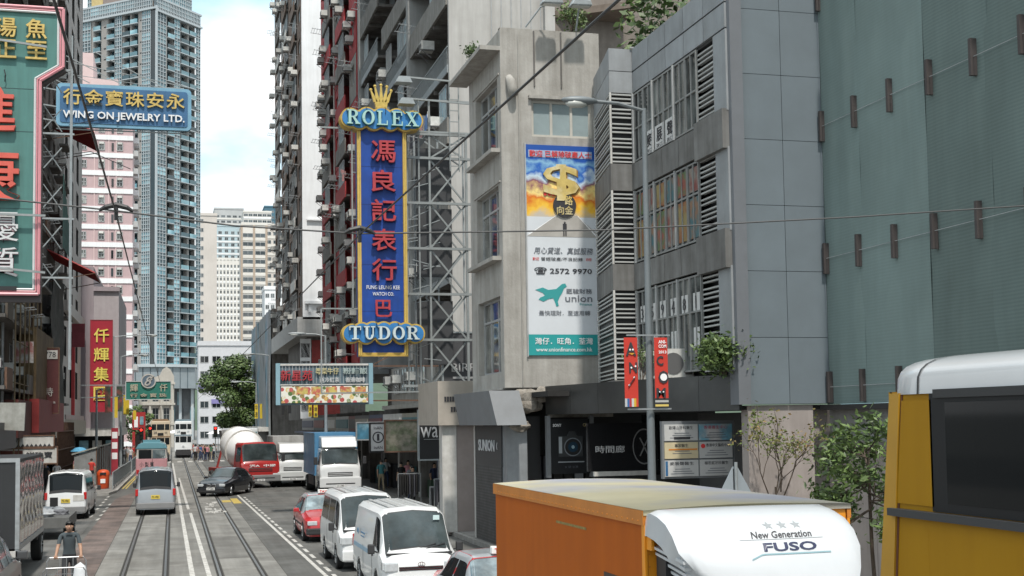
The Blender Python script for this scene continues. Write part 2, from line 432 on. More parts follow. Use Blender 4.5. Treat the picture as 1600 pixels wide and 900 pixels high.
# ---- corner building with the advertisement
cb=empty('corner_building',(9.45,36.5,0),0,'grimy cream corner building with a tall advertisement banner on its front wall','building')
mb=MB()
wallholes(mb,0,3.12,4.85,15.65,[(.95,2.85,12.38,13.5)],.22)
mb.box(0,3.12,.25,4.2,4.8,4.85)                                   # soffit slab
mb.face([(3.12,0,4.85),(3.12,4.2,4.85),(3.12,4.2,15.65),(3.12,0,15.65)])
mb.face([(0,0,15.65),(3.12,0,15.65),(3.12,.2,15.65),(0,.2,15.65)]); mb.face([(0,.2,15.0),(3.12,.2,15.0),(3.12,4.2,15.0),(0,4.2,15.0)])
mb.face([(3.12,.2,15.65),(0,.2,15.65),(0,.2,15),(3.12,.2,15)])
mb.build('front_wall',[conc_light],cb)
mb=MB()   # side wall towards the street (local x runs from far to near)
holes=[(.9,3.75,12.1,14.2),(.9,3.75,8.85,10.95),(.9,3.75,5.3,7.6)]
wallholes(mb,0,4.16,4.85,15.6,holes,.25)
sw=mb.build('side_wall',[conc_light],cb,(-.0,4.16,0),-90)
for x0,x1,z0,z1 in holes:
    window(sw,x0,z0,x1-x0,z1-z0,nx=3,split=.72,gm=glass_c,y=.2,t=.07)
for z in (12.0,8.75):
    MB().box(.6,4.0,-.28,.05,z-.1,z+.02).build('sill',[conc_light],sw)
    MB().box(.6,4.0,-.04,.0,z+2.25,z+2.3).build('lintel',[conc_light],sw)
MB().box(-.3,4.16,-.62,.0,14.95,15.08).build('eaves_slab',[conc_light],sw)
window(cb,.95,12.38,1.9,1.12,nx=3,gm=mat('painted_over_pane',(.27,.33,.34),.3,var=.15,rnd=.1),fm=mat('cream_frame',(.5,.48,.43),.6,var=.2),t=.08,y=.1)
MB().box(.85,3.0,-.12,.0,13.52,13.62).build('window_hood',[conc_light],cb)
for x in (1.05,1.9,.35): MB().tube([(x,-.02,13.9),(x,-.02,15.6)],.025,6).build('crack_seal',[conc_dark],cb) if x!=.35 else None
pp=MB(); pp.tube([(.25,-.02,14.15),(.28,-.12,14.0),(.33,-.16,13.75),(.35,-.17,13.55)],[.10,.14,.15,.13],10); pp.build('drain_spout',[conc_light],cb,smooth=True)
MB().tube([(3.02,-.05,4.9),(3.02,-.05,13.3)],.05,8).build('drain_pipe',[conc_light],cb)
MB().tube([(.55,-.04,4.9),(.55,-.04,15.5)],.018,6).build('conduit',[conc_light],cb)
MB().box(3.0,3.16,-.12,.02,12.75,12.95).build('junction_box',[offwhite],cb)
MB().box(3.0,3.16,-.12,.02,7.9,8.1).build('junction_box',[offwhite],cb)
# broken concrete at the foot of the wall
random.seed(12)
b=MB()
import bmesh
def rock(name, c, s, mt, parent, seed=0, sub=3):
    bm=bmesh.new(); bmesh.ops.create_icosphere(bm,subdivisions=sub,radius=1); rnd=random.Random(seed)
    ph=[rnd.uniform(0,6) for _ in range(6)]
    for v in bm.verts:
        n=1+.16*math.sin(v.co.x*4+ph[0])*math.sin(v.co.y*5+ph[1])+.12*math.sin(v.co.z*7+ph[2])+rnd.uniform(-.05,.05)
        v.co=Vector((c[0]+v.co.x*s[0]*n,c[1]+v.co.y*s[1]*n,c[2]+v.co.z*s[2]*n))
    me=bpy.data.meshes.new(name); bm.to_mesh(me); bm.free(); me.materials.append(mt)
    return inst(name,me,parent)
raw=mat('broken_concrete',(.36,.33,.29),.95,var=.45,scale=5,bump=.8)
rock('broken_edge',(.7,.05,4.45),(.42,.25,.42),raw,cb,1); rock('broken_edge',(1.15,.02,4.62),(.3,.2,.22),raw,cb,2); rock('broken_edge',(.45,.0,3.72),(.3,.2,.16),raw,cb,3)
# skirt box over the shop corner and pillar
grm=mat('grey_metal_cladding',(.19,.20,.21),.5,metal=.1,var=.15,scale=2)
b=MB(); 
P=[(-.62,-.55,4.75),(.28,-.55,4.75),(.28,4.3,4.75),(-.62,4.3,4.75)]; Q=[(-.48,-.9,3.75),(.42,-.9,3.75),(.42,4.1,3.75),(-.48,4.1,3.75)]
b.face(P); b.face(Q[::-1])
for i in range(4): b.face([Q[i],Q[(i+1)%4],P[(i+1)%4],P[i]])
b.build('fascia_skirt',[grm],cb)
MB().box(.05,.68,.1,.6,.13,3.75).build('pillar',[mat('brushed_pillar',(.38,.40,.42),.4,metal=.4,var=.2,scale=2,streak=.2)],cb)
MB().box(-.02,.06,3.9,4.05,.13,3.75).build('shopfront_post',[offwhite],cb)
s=MB().box(-.0,.05,.55,3.9,2.5,3.72).build('shop_sign',[mat('charcoal_panel',(.045,.047,.05),.45,var=.15)],cb)
text('SUNION',.36,mat('sign_letter_silver',(.55,.56,.57),.4,var=0),s,(-.02,2.35,3.12),-90,width=2.1,fat=.02)
text('‹',.22,mat('sign_letter_silver',(.6,.6,.6)),s,(-.02,1.0,3.12),-90)
MB().box(.0,.04,.6,3.9,.13,2.5).build('rolling_shutter',[mat('dark_shutter',(.09,.09,.09),.6,var=.4,scale=3,band=(.09,.6))],cb)
MB().box(.7,1.15,.35,.6,.13,4.0).build('dark_post',[black],cb); MB().box(.72,.95,.3,.36,.13,2.1).build('red_post',[mat('dull_red',(.25,.03,.03),.6)],cb)

# lintel and shop recess below the front wall
rec=empty('shop_row',(10.6,36.6,0),0,'dark recessed shop row under the black canopy at the street corner','shops')
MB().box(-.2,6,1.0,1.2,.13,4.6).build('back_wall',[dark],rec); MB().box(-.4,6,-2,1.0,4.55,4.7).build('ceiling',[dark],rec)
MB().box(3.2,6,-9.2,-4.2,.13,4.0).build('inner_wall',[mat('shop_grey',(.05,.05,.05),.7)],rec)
random.seed(5)
for k in range(9):
    x=-.1+k*.33; MB().box(x,x+.26,.7,.95,.3+random.random(),1.6+random.random()*1.6).build('display_panel',[random.choice([dark,mat('display_grey',(.25,.26,.28),.5),mat('display_dark',(.06,.06,.07),.4)])],rec)
MB().box(.2,2.2,-.1,.1,3.95,4.5).build('rusty_lintel',[raw],rec)

# advertisement banner
pc=empty('advertisement_banner',(11.26,36.44,5.8),0,'tall loan advertisement banner with golden dollar sign on cream wall','banner')
W2,H2=1.08,6.32
adw=mat('banner_vinyl_white',(.60,.63,.66),.5,var=.06,scale=1.2)
def grad_sky(key):
    m=bpy.data.materials.new(key); m.use_nodes=True; nt=m.node_tree; N=nt.nodes.new; L=nt.links.new
    bs=nt.nodes['Principled BSDF']; bs.inputs['Roughness'].default_value=.5
    tc=N('ShaderNodeTexCoord'); sx=N('ShaderNodeSeparateXYZ'); L(tc.outputs['Object'],sx.inputs[0])
    mr=N('ShaderNodeMapRange'); mr.inputs[1].default_value=4.15; mr.inputs[2].default_value=6.32; L(sx.outputs[2],mr.inputs[0])
    nz=N('ShaderNodeTexNoise'); nz.inputs['Scale'].default_value=2.4; nz.inputs['Detail'].default_value=6; L(tc.outputs['Object'],nz.inputs['Vector'])
    ad=N('ShaderNodeMath'); ad.operation='MULTIPLY_ADD'; L(nz.outputs['Fac'],ad.inputs[0]); ad.inputs[1].default_value=.55; L(mr.outputs[0],ad.inputs[2])
    sb=N('ShaderNodeMath'); sb.operation='SUBTRACT'; L(ad.outputs[0],sb.inputs[0]); sb.inputs[1].default_value=.27
    cr=N('ShaderNodeValToRGB'); L(sb.outputs[0],cr.inputs[0]); e=cr.color_ramp.elements
    e[0].position=0; e[0].color=(.50,.44,.36,1); e[1].position=1; e[1].color=(.01,.07,.32,1)
    for p,c in ((.14,(.80,.48,.04,1)),(.27,(.62,.14,.01,1)),(.36,(.80,.62,.22,1)),(.46,(.20,.06,.10,1)),(.55,(.50,.62,.70,1)),(.64,(.01,.10,.42,1)),(.74,(.22,.42,.60,1)),(.84,(.005,.07,.34,1))):
        q=e.new(p); q.color=c
    L(cr.outputs[0],bs.inputs['Base Color']); return m
MB().box(-W2,W2,0,.05,0,.62).build('footer',[mat('banner_teal',(.02,.30,.30),.5,var=.05)],pc)
MB().box(-W2,W2,0,.05,.62,4.15).build('lower_sheet',[adw],pc)
MB().box(-W2,W2,0,.05,4.15,H2).build('sunset_picture',[grad_sky('banner_sunset')],pc)
for sx0 in (-1,1): MB().box(sx0*W2,sx0*(W2+.04),-.02,.06,-.04,H2+.04).build('edge_trim',[alu],pc)
gold=mat('printed_gold',(.62,.47,.15),.45,var=.25,scale=3,c2=(.75,.65,.38)); ink=mat('printed_black',(.03,.03,.035),.6,var=0); grey_i=mat('printed_grey',(.13,.14,.16),.6,var=0)
wi=mat('printed_white',(.8,.8,.8),.6,var=0); redi=mat('printed_red',(.6,.04,.04),.6,var=0); teal_i=mat('printed_teal',(.03,.28,.28),.6,var=0)
text('$',1.08,gold,pc,(0,-.03,5.2),width=1.12,fat=.024,ext=.03); text('$',1.08,mat('printed_dark_gold',(.34,.20,.05),.5,var=.2),pc,(.05,-.012,5.17),width=1.15,fat=.024,ext=.006)
MB().box(-1.0,1.0,-.006,-.001,5.94,6.16).build('title_strip',[mat('pale_title_blue',(.35,.45,.62),.6,var=.3)],pc); text('歡迎 已解除破產人士',.2,redi,pc,(0,-.02,6.05),width=1.95,fat=.008)
b=MB(); b.tube([(.1,-.05,4.5),(.1,-.02,4.5)],.36,28); b.build('round_badge',[ink],pc)
text('一路',.28,gold,pc,(.1,-.06,4.65),width=.5,fat=.01); text('向金',.26,gold,pc,(.1,-.06,4.35),width=.5,fat=.01)
for k in range(4): MB().tube([(-.5+k*.13,-.03,4.83),(-.5+k*.13,-.01,4.83)],.05,10).build('red_dot',[redi],pc)
r=MB(); r.face([(-W2,-.006,3.55),(-.16,-.006,4.2),(.5,-.006,4.2),(W2,-.006,3.7),(W2,-.006,3.55)]); r.build('printed_road',[mat('printed_road_grey',(.42,.40,.37),.6,var=.2)],pc)
for x0,x1 in ((-.16,-W2),(.5,W2)): 
    MB().face([(x0,-.01,4.2),(x0+.02,-.01,4.2),(x1*.98+.06,-.01,3.6),(x1*.98,-.01,3.6)]).build('printed_line',[wi],pc)
f=MB(); f.ball((.1,-.02,3.98),(.03,.01,.035)); f.box(.04,.16,-.02,-.01,3.78,3.95); f.box(.05,.085,-.02,-.01,3.58,3.78); f.box(.115,.15,-.02,-.01,3.58,3.78); f.build('printed_walker',[ink],pc)
text('用心貸道、真誠服務',.2,grey_i,pc,(.05,-.012,3.13),width=1.85,italic=.15)
text('歡迎',.09,redi,pc,(-.82,-.012,2.88),width=.2); text('曾經破產/不良記錄',.11,ink,pc,(0,-.012,2.88),width=1.3); text('的您',.09,redi,pc,(.84,-.012,2.88),width=.17)
text('☎ 2572 9970',.22,ink,pc,(.03,-.012,2.52),width=1.8,fat=.012)
h=MB()   # running horse emblem
h.prism([(-.85,1.95),(-.62,2.02),(-.45,1.95),(-.2,1.98),(-.02,2.13),(.08,2.15),(.13,2.06),(.04,2.0),(-.02,1.86),(-.1,1.74),(-.16,1.6),(-.13,1.48),(-.2,1.45),(-.25,1.6),(-.3,1.7),(-.45,1.68),(-.6,1.6),(-.75,1.66),(-.7,1.72),(-.55,1.78),(-.62,1.86)],-.012,-.004)
h.build('horse_emblem',[teal_i],pc)
text('匯駿財務',.15,grey_i,pc,(.52,-.012,1.92),width=.8,fat=.005); text('union',.2,grey_i,pc,(.5,-.012,1.7),width=.85,fat=.006); text('Finance',.08,teal_i,pc,(.72,-.012,1.53),width=.38)
text('最快理財．至速周轉',.15,grey_i,pc,(.05,-.012,1.26),width=1.6)
text('灣仔．旺角．荃灣',.2,wi,pc,(.02,-.012,.42),width=1.8,fat=.004); text('www.unionfinance.com.hk',.12,wi,pc,(.02,-.012,.17),width=1.75)

# ---- black canopy running from the corner to the grey building
cn=empty('shop_canopy',(10.6,36.2,0),0,'long black shop canopy wrapping the street corner above the shops','canopy')
pts=[(0,0),(1.0,-6.7),(1.95,-9.15)]
cnm=mat('black_canopy_sheet',(.03,.031,.032),.35,var=.5,scale=.8,c2=(.05,.052,.05))
for i,(q0,q1) in enumerate(zip(pts,pts[1:])):
    d=math.hypot(q1[0]-q0[0],q1[1]-q0[1]); n=[4,2][i]
    for k in range(n):
        a=(q0[0]+(q1[0]-q0[0])*k/n,q0[1]+(q1[1]-q0[1])*k/n); a2=(q0[0]+(q1[0]-q0[0])*(k+.992)/n,q0[1]+(q1[1]-q0[1])*(k+.992)/n)
        b=MB(); b.prismz([a,a2,(a2[0]+.08,a2[1]+.02),(a[0]+.08,a[1]+.02)],4.04,4.87); b.build('fascia_panel',[cnm],cn)
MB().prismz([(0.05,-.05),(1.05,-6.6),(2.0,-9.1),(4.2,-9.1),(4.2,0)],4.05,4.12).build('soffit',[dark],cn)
MB().prismz([(0.05,-.05),(1.05,-6.6),(2.0,-9.1),(2.0,-4),(2.0,-.1)],4.70,4.86).build('roof_sheet',[conc_dark],cn)

# ---- grey panel building with louvres (facade along the street)
gb=empty('louvred_building',(12.4,33.2,0),-90,'grey panel clad building with louvre columns and window bands beside the netted block','building')
panm=mat('grey_facade_panel',(.30,.32,.335),.6,var=.22,scale=1.2,streak=.3,rnd=.06,grime=(.45,.43,.40))
pand=mat('stained_grey_panel',(.20,.20,.195),.75,var=.3,scale=1.5,streak=.55,rnd=.1)
LEN=6.2
MB().box(-3.0,LEN,.35,6,4.87,14.1).build('core',[dark],gb)
def panel_row(x0,x1,n,z0,z1,mt,y=0,th=.1,parent=gb):
    w_=(x1-x0)/n; me=MB().box(.012,w_-.012,0,th,.012,z1-z0-.012).mesh('panel',[mt])
    for k in range(n): inst('panel',me,parent,(x0+k*w_,y,z0))
MB().box(-.7,LEN,.08,.34,12.9,14.2).build('parapet_core',[mat('panel_joint',(.06,.06,.06),.9,var=0)],gb)
panel_row(0,LEN,5,12.95,13.55,panm); panel_row(0,LEN,5,13.57,14.22,panm)
for z0,z1 in ((10.2,10.95),(7.42,8.15)):
    panel_row(0,4.5,4,z0,z1,pand,y=-.06); panel_row(4.5,LEN,1,z0-.1,z1+.1,pand,y=-.12,th=.3)
# window bands
glass_d=sky_glass('grimy_curtain_glass',(.035,.04,.04),c2=(.15,.165,.16),scale=1.6); frame_d=mat('grimy_frame',(.24,.245,.24),.6,var=.25)
for bi,(z0,z1) in enumerate(((10.97,12.92),(8.17,10.18),(5.0,7.40))):
    n=6; w_=4.42/n
    for k in range(n):
        window(gb,.1+k*w_,z0+.02,w_-.02,z1-z0-.04,y0=-.03,nx=2,nz=1,split=[.48,.6,.62][bi],gm=[glass_d,glass,glass_d][bi],fm=frame_d,y=.03,t=.045)
    for k in (0,2,4): MB().box(.04+k*w_,.1+k*w_,-.05,.05,z0,z1).build('mullion',[alu],gb)
slat=MB().box(0,.62,0,.10,0,.04).mesh('louvre_slat',[mat('louvre_white',(.42,.43,.42),.5,var=.2,rnd=.1)])
def louvre(x,y,z0,z1,parent,rz=0,sx=1.0,step=.115,dx=1,dy=0):
    z=z0+.03
    while z<z1-.05:
        inst('louvre_slat',slat,parent,(x,y,z),rz,scale=(sx,1,1),rx=0); z+=step+(0.05 if int((z-z0)/step)%3==2 else 0)
for z0,z1 in ((11.0,12.92),(8.2,10.15),(4.95,7.38)):
    MB().box(4.5,5.5,.28,.34,z0,z1).build('louvre_back',[black],gb); louvre(4.5,.03,z0,z1,gb,sx=1.55)
    MB().box(5.5,LEN,-.0,.3,z0,z1).build('pilaster',[panm],gb)
# bay at the far corner: front of the bay looks at the camera
for z0,z1 in ((10.97,12.95),(8.17,10.15),(5.0,7.40)):
    MB().box(.22,.28,-.0,.72,z0,z1).build('louvre_back',[black],gb)
    louvre(.02,.64,z0,z1,gb,rz=-90,sx=.98,step=.125) if False else None
# bay pieces are laid out in world directions under a turned part
bp=MB().box(-.02,.0,-.02,0,5,5.01).build('bay_corner',[panm],gb,(0,0,0),90)   # local axes = world axes, origin (12.4,33.2)
def bpiece(name,z0,z1,mt,inset=0):
    return MB().prismz([(-.68+inset,0+inset),(0,0+inset),(0,3.2),(-.06+inset*.5,3.2)],z0,z1).build(name,[mt],bp)
for z0,z1,mt in ((12.95,13.55,panm),(13.57,14.2,panm),(10.2,10.95,pand),(7.42,8.15,pand),(4.6,4.95,pand)): bpiece('panel',z0,z1,mt)
for z0,z1 in ((4.95,7.42),(8.15,10.2),(10.95,12.95)):
    bpiece('bay_core',z0,z1,black,.1)
    for p in ((-.68,0),(-.03,0),(-.09,3.1)): MB().box(p[0],p[0]+.05,p[1],p[1]+.05,z0,z1).build('corner_post',[offwhite],bp)
    z=z0+.04; k=0
    while z<z1-.06:
        inst('louvre_slat',slat,bp,(-.64,.0,z),0,scale=(.98,.8,1)); k+=1
        inst('louvre_slat',slat,bp,(-.13,3.0,z),-100.5,scale=(4.7,.6,1))
        z+=.115+(.07 if k%3==0 else 0)
# printed posters and cards behind the panes
card=mat('white_card',(.55,.55,.54),.6,var=.1)
for k,ch in enumerate('麥展聲'):
    c=MB().box(0,.66,-.02,-.0,0,.62).build('window_card',[card],gb,(.95+k*.74,-.0,11.0),0); text(ch,.36,ink,c,(.33,-.03,.36)); text('DR C S',.09,ink,c,(.33,-.03,.08))
random.seed(9)
pm=[mat('poster_orange',(.24,.10,.04),.5,c2=(.25,.2,.08),scale=6),mat('poster_teal',(.05,.13,.15),.5,c2=(.22,.13,.08),scale=6),mat('poster_green',(.09,.14,.06),.5,c2=(.24,.07,.05),scale=6),mat('poster_cream',(.22,.20,.17),.5,c2=(.2,.06,.05),scale=6)]
for k in range(6):
    for j in range(2):
        MB().box(.17+k*.74,.75+k*.74,.004,.016,8.3+j*1.15,9.3+j*.75).build('window_poster',[pm[(k+j*2)%4]],gb)
for k in range(6):
    c=MB().box(.25+k*.74,.66+k*.74,.0,.014,6.5,6.95).build('window_card',[card],gb); text('3594815'[k],.3,ink,c,(.45+k*.74,-.015,6.72))
    if k%2: MB().box(.25+k*.74,.6+k*.74,.0,.014,5.6,6.1).build('window_card',[card],gb)
MB().box(0.0,.06,-.06,.34,14.22,14.26).build('coping',[alu],gb)

# air conditioner outdoor units and shrubs on the canopy
for k,(x,yy) in enumerate(((11.6,31.0),(11.8,29.9))):
    u=empty('outdoor_unit',(x,yy,4.87),0,['grimy outdoor cooling unit on the black canopy, farther one','grimy outdoor cooling unit on the black canopy beside the shrub'][k],'cooling unit')
    MB().box(0,.85,0,.35,0,.75).build('casing',[ac_white],u); MB().tube([(.3,-.02,.38),(.3,0,.38)],.27,16).build('fan_grille',[mat('ac_grille',(.1,.1,.1))],u); MB().box(.62,.8,-.01,0,.1,.65).build('louvre_panel',[conc_dark],u)
for x in (11.6,11.8): pass

# ---- leaf helpers
def leaf_mesh(name, pts, size=.12, n=6, spread=.25, mats=(leafm,leafd), seed=0, aspect=.45):
    rnd=random.Random(seed); b=MB()
    for p in pts:
        for k in range(n):
            c=Vector(p)+Vector((rnd.gauss(0,spread),rnd.gauss(0,spread),rnd.gauss(0,spread*.8)))
            d=Vector((rnd.gauss(0,1),rnd.gauss(0,1),rnd.gauss(0,.6)-.2)).normalized(); a=d.cross(Vector((rnd.gauss(0,1),rnd.gauss(0,1),rnd.gauss(0,1)))).normalized()
            s=size*rnd.uniform(.6,1.3)
            b.face([c-d*s*.5,c+a*s*aspect*.5,c+d*s*.5,c-a*s*aspect*.5],0 if rnd.random()<.65 else 1)
    return b.mesh(name,list(mats))
def branches(b, root, dirv, ln, depth, rnd, r, tips, spread=.6, up=.25):
    p=Vector(root); d=Vector(dirv).normalized(); pts=[p]; n=4
    for i in range(n):
        d=(d+Vector((rnd.gauss(0,.12),rnd.gauss(0,.12),rnd.gauss(0,.08)+up*.1))).normalized(); p=p+d*ln/n; pts.append(p)
    b.tube(pts,[r*(1-.4*i/n) for i in range(n+1)],6,0)
    if depth==0: tips.extend(pts[2:]); return
    for k in range(3):
        nd=(d+Vector((rnd.gauss(0,spread),rnd.gauss(0,spread),rnd.gauss(0,spread*.5)+up))).normalized()
        branches(b,pts[-1-(k%2)],nd,ln*rnd.uniform(.6,.85),depth-1,rnd,r*.6,tips,spread,up)
def plant(name, loc, label, cat, h=1.0, seed=1, depth=2, size=.12, n=7, spread=.12, mats=(leafm,leafd), stems=4, lean=(0,0,1), group=None, aspect=.45, sp=.5):
    rnd=random.Random(seed); o=empty(name,loc,0,label,cat,group); b=MB(); tips=[]
    for k in range(stems):
        branches(b,(rnd.gauss(0,.05),rnd.gauss(0,.05),0),(lean[0]+rnd.gauss(0,.35),lean[1]+rnd.gauss(0,.35),lean[2]),h*.45,depth,rnd,.02*h,tips,sp)
    b.build('stem' if stems>1 else 'trunk',[bark],o)
    inst('foliage',leaf_mesh('foliage',tips,size,n,spread,mats,seed,aspect),o); return o
plant('shrub',(12.35,27.45,4.87),'bushy green shrub growing on the black canopy below the louvred windows','shrub',h=.62,seed=4,size=.13,n=22,stems=9,spread=.2)
plant('weed',(11.5,30.6,4.87),'thin grassy weed growing on the black canopy by the cooling units','plant',h=.8,seed=6,size=.13,n=3,stems=4,aspect=.2)
rg=tag(inst('roof_greenery',leaf_mesh('rg',[(x*.35+13.0+random.gauss(0,.1),34.5-x*.0+random.gauss(0,1.2),14.3+random.random()*2.2) for x in range(14) for _ in range(10)],.28,14,.28,(leafd,leafm),2)),'dense overgrown greenery hanging behind the grey parapet of the louvred building','greenery',kind='stuff')
plant('roof_shrub',(11.9,37.4,15.6),'small leafy shrub on the flat roof beside the floodlights','shrub',h=1.15,seed=8,size=.13,n=6,stems=4)
plant('roof_weed',(9.0,38.4,15.08),'small weed sprouting on the edge of the eaves slab','plant',h=.5,seed=9,size=.1,n=6,stems=3)

# ---- netted block: grey cladding facing the camera and green netting along the street
nb=empty('netted_building',(14.8,27.0,0),0,'large building wrapped in green netting with grey sheet cladding at its corner','building')
clad=mat('blue_grey_cladding',(.145,.175,.195),.55,var=.12,scale=.8,rnd=.04)
clad_d=mat('dark_cladding_strip',(.15,.16,.175),.6,var=.1)
MB().box(-2.35,-2.05,-.15,.4,4.17,24).build('recess_strip',[clad_d],nb); MB().box(-2.05,.1,.03,.3,4.17,24).build('backing',[black],nb)
for cx in range(2):
    z=4.17; hgt=1.54
    me=MB().box(.006,1.019,-.04,.03,.006,hgt-.006).mesh('cladding_panel',[clad])
    while z<20: inst('cladding_panel',me,nb,(-2.05+cx*1.025,0,z)); z+=hgt
netm=[mat('green_net_light',(.19,.255,.245),.85,var=.12,scale=.5,band=(.07,.12),streak=.12,c2=(.175,.235,.225)),mat('green_net_dark',(.14,.19,.18),.85,var=.14,scale=.5,band=(.07,.22),streak=.15,c2=(.125,.17,.16))]
nst=[(26.98,25.3,0),(25.3,22.7,0),(22.7,20.6,1),(20.6,18.2,1),(18.2,15.0,1),(15.0,8,1)]
for ya,yb,k in nst:
    b=MB(); n=10
    for i in range(n):
        for j in range(18):
            def P_(i,j):
                y=ya+.12-(.0 if i==0 else .12)+(yb-ya)*i/n; z=4.15+j*1.3; return (.012*math.sin(i*1.3+j*.4)+.008*math.sin(j*2.1+ya)+(.012 if k else 0),y-27,z)
            b.face([P_(i,j),P_(i+1,j),P_(i+1,j+1),P_(i,j+1)])
    b.build('net_sheet',[netm[k]],nb,smooth=True)
MB().box(.25,6,-19,-.05,4.2,27.5).build('wall_behind',[conc_dark],nb)
tagm=mat('dark_bracket',(.06,.05,.048),.7,var=.2)
for zi,z in enumerate((4.55,7.55,10.68,13.8)):
    for k in range(9):
        y=26.86-k*1.47-27
        MB().box(-.12,.02,y-.038,y+.038,z-.36,z+.36).build('bracket',[tagm],nb)
    MB().tube([(-.06,-.1,z),(-.06,-13,z)],.008,5).build('tie_wire',[steel_paint],nb)
MB().box(-.3,.3,-14,-.1,4.02,4.14).build('base_channel',[black],nb)
# wall below
wallp=mat('pinkish_render_wall',(.36,.32,.30),.85,var=.15,scale=1.5,streak=.25,rnd=.03)
MB().box(-2.05,-.4,.05,.4,.13,4.15).build('lower_pier',[wallp],nb)
MB().box(-.4,.3,.3,.5,.13,4.15).build('lower_return',[wallp],nb)
me=MB().box(0,.1,.006,1.99,.006,1.49).mesh('render_panel',[wallp])
for j in range(2):
    for k in range(8): inst('render_panel',me,nb,(-.05,-2.0*(k+1)+.0,.13+j*1.5))
MB().box(.05,.3,-16,0,.13,3.3).build('lower_wall',[black],nb)
MB().box(-.35,.1,-16,-.0,3.15,3.32).build('ledge',[conc_dark],nb)
MB().box(.0,.2,-16,-.0,3.32,4.03).build('stained_band',[mat('stained_band',(.25,.25,.245),.8,var=.4,scale=2)],nb)
for y in (-6.0,-6.9,-8.0): 
    v=MB().box(-.07,-.0,y,y+.42,1.1,1.45).build('vent_window',[alu],nb); MB().box(-.09,-.065,y+.04,y+.38,1.14,1.41).build('vent_glass',[mat('vent_tile',(.12,.11,.1),.5,var=.3,scale=20)],v)
for y in (-6.0,-6.9): MB().box(-.07,-.0,y,y+.42,.5,.85).build('vent_window',[alu],nb)
# ================================================================ right side, farther up the street
random.seed(21)
# ---- tall block whose blank end wall rises behind the corner building, balconies along the street
tb=empty('balcony_block',(11.5,81,0),-90,'tall grey block with deep stained balconies and a blank pale end wall','building')
endw=mat('pale_end_wall',(.44,.43,.41),.85,var=.14,scale=.8,streak=.28)
balm=mat('balcony_parapet',(.33,.32,.30),.85,var=.3,scale=1.5,streak=.55)
LB=27.6
MB().box(0.9,LB-.02,1.6,8,4,44).build('recessed_wall',[conc_dark],tb)
MB().box(LB-.02,LB+.2,0,4.3,6,44).build('end_wall',[endw],tb); MB().box(LB-.02,LB+.18,4.3,15,6,44).build('end_wall',[mat('brown_end_wall',(.23,.20,.175),.85,var=.25,streak=.3)],tb)
MB().box(LB+.2,LB+.55,4.25,4.7,14,44).build('end_pilaster',[endw],tb)
MB().prismz([(LB+.2,4.7),(LB+2.6,8),(LB+.2,8)],21.6,21.9).build('sloped_soffit',[mat('brown_soffit',(.2,.16,.13),.85,var=.3)],tb)
for k in range(6): MB().tube([(LB+.22,1.9+k*.45,20.2),(LB+.22,1.9+k*.45,23)],.015,5).build('cage_bar',[steel],tb)
bayx=[(1.5,8.3),(10.0,18.2),(18.9,LB-.02)]
bluew=sky_glass('pale_blue_window',(.14,.28,.36),c2=(.35,.5,.55),scale=2)
slabz=[6.9+3.05*i for i in range(12)]
for i,z in enumerate(slabz):
    for bi,(x0,x1) in enumerate(bayx):
        if z<9 and bi<2: continue
        MB().box(x0,x1,.0,1.65,z-.16,z).build('balcony_slab',[conc_dark],tb)
        solid = (i+bi)%3!=0
        if solid: MB().box(x0,x1,-.08,.04,z-.2,z+.95).build('parapet',[balm],tb)
        else:
            b=MB(); b.box(x0,x1,-.05,.0,z-.15,z+.2); b.bar((x0,-.02,z+1.0),(x1,-.02,z+1.0),.05)
            k=x0
            while k<x1: b.bar((k,-.02,z+.2),(k,-.02,z+1),.025); k+=.22
            o=b.build('railing',[steel_paint],tb); o['kind']='stuff'
        # things in the bay
        x=x0+.4
        while x<x1-1.6:
            r=random.random()
            if r<.30: window(tb,x,z+.9,1.5,1.5,y0=1.35,nx=3,gm=random.choice([glass,bluew,glass_c]))
            elif r<.55: window(tb,x,z+.95,1.6,1.7,y0=-.0,nx=4,gm=random.choice([bluew,glass_c,bluew]),fm=alu)
            if random.random()<.35: inst('air_conditioner',AC,tb,(x+.5,-.0,z+random.choice([.95,1.9])))
            if random.random()<.3: inst('drying_rack',RACK,tb,(x+.8,-.05,z+.9))
            x+=1.9
        for kk in range(int((x1-x0)/2.2)): MB().box(x0+1.1+kk*2.2,x0+1.25+kk*2.2,0,1.6,z-.36,z-.16).build('soffit_beam',[conc_dark],tb)
for x0 in (8.35,18.3,.9): MB().box(x0,x0+ (1.6 if x0==8.35 else .55),-.15,1.7,6.9 if x0>1 else 6.9,24 if x0==8.35 else 44).build('pier',[mat('grey_pier',(.33,.335,.33),.8,var=.12,streak=.25)],tb)
# first floor bay facing the street
MB().box(12,24,-.0,1.6,4.75,6.75).build('first_floor_wall',[conc_light],tb)
for x in (13.2,15.4,17.6,20.4): 
    window(tb,x,5.35,1.5,1.3,y0=-.2,nx=2,gm=glass_c)
MB().box(11.8,24.2,-.5,0,4.55,4.75).build('ledge',[conc_light],tb)
for x in (12.6,15.0,19.2): inst('air_conditioner',AC,tb,(x,-.05,5.9))
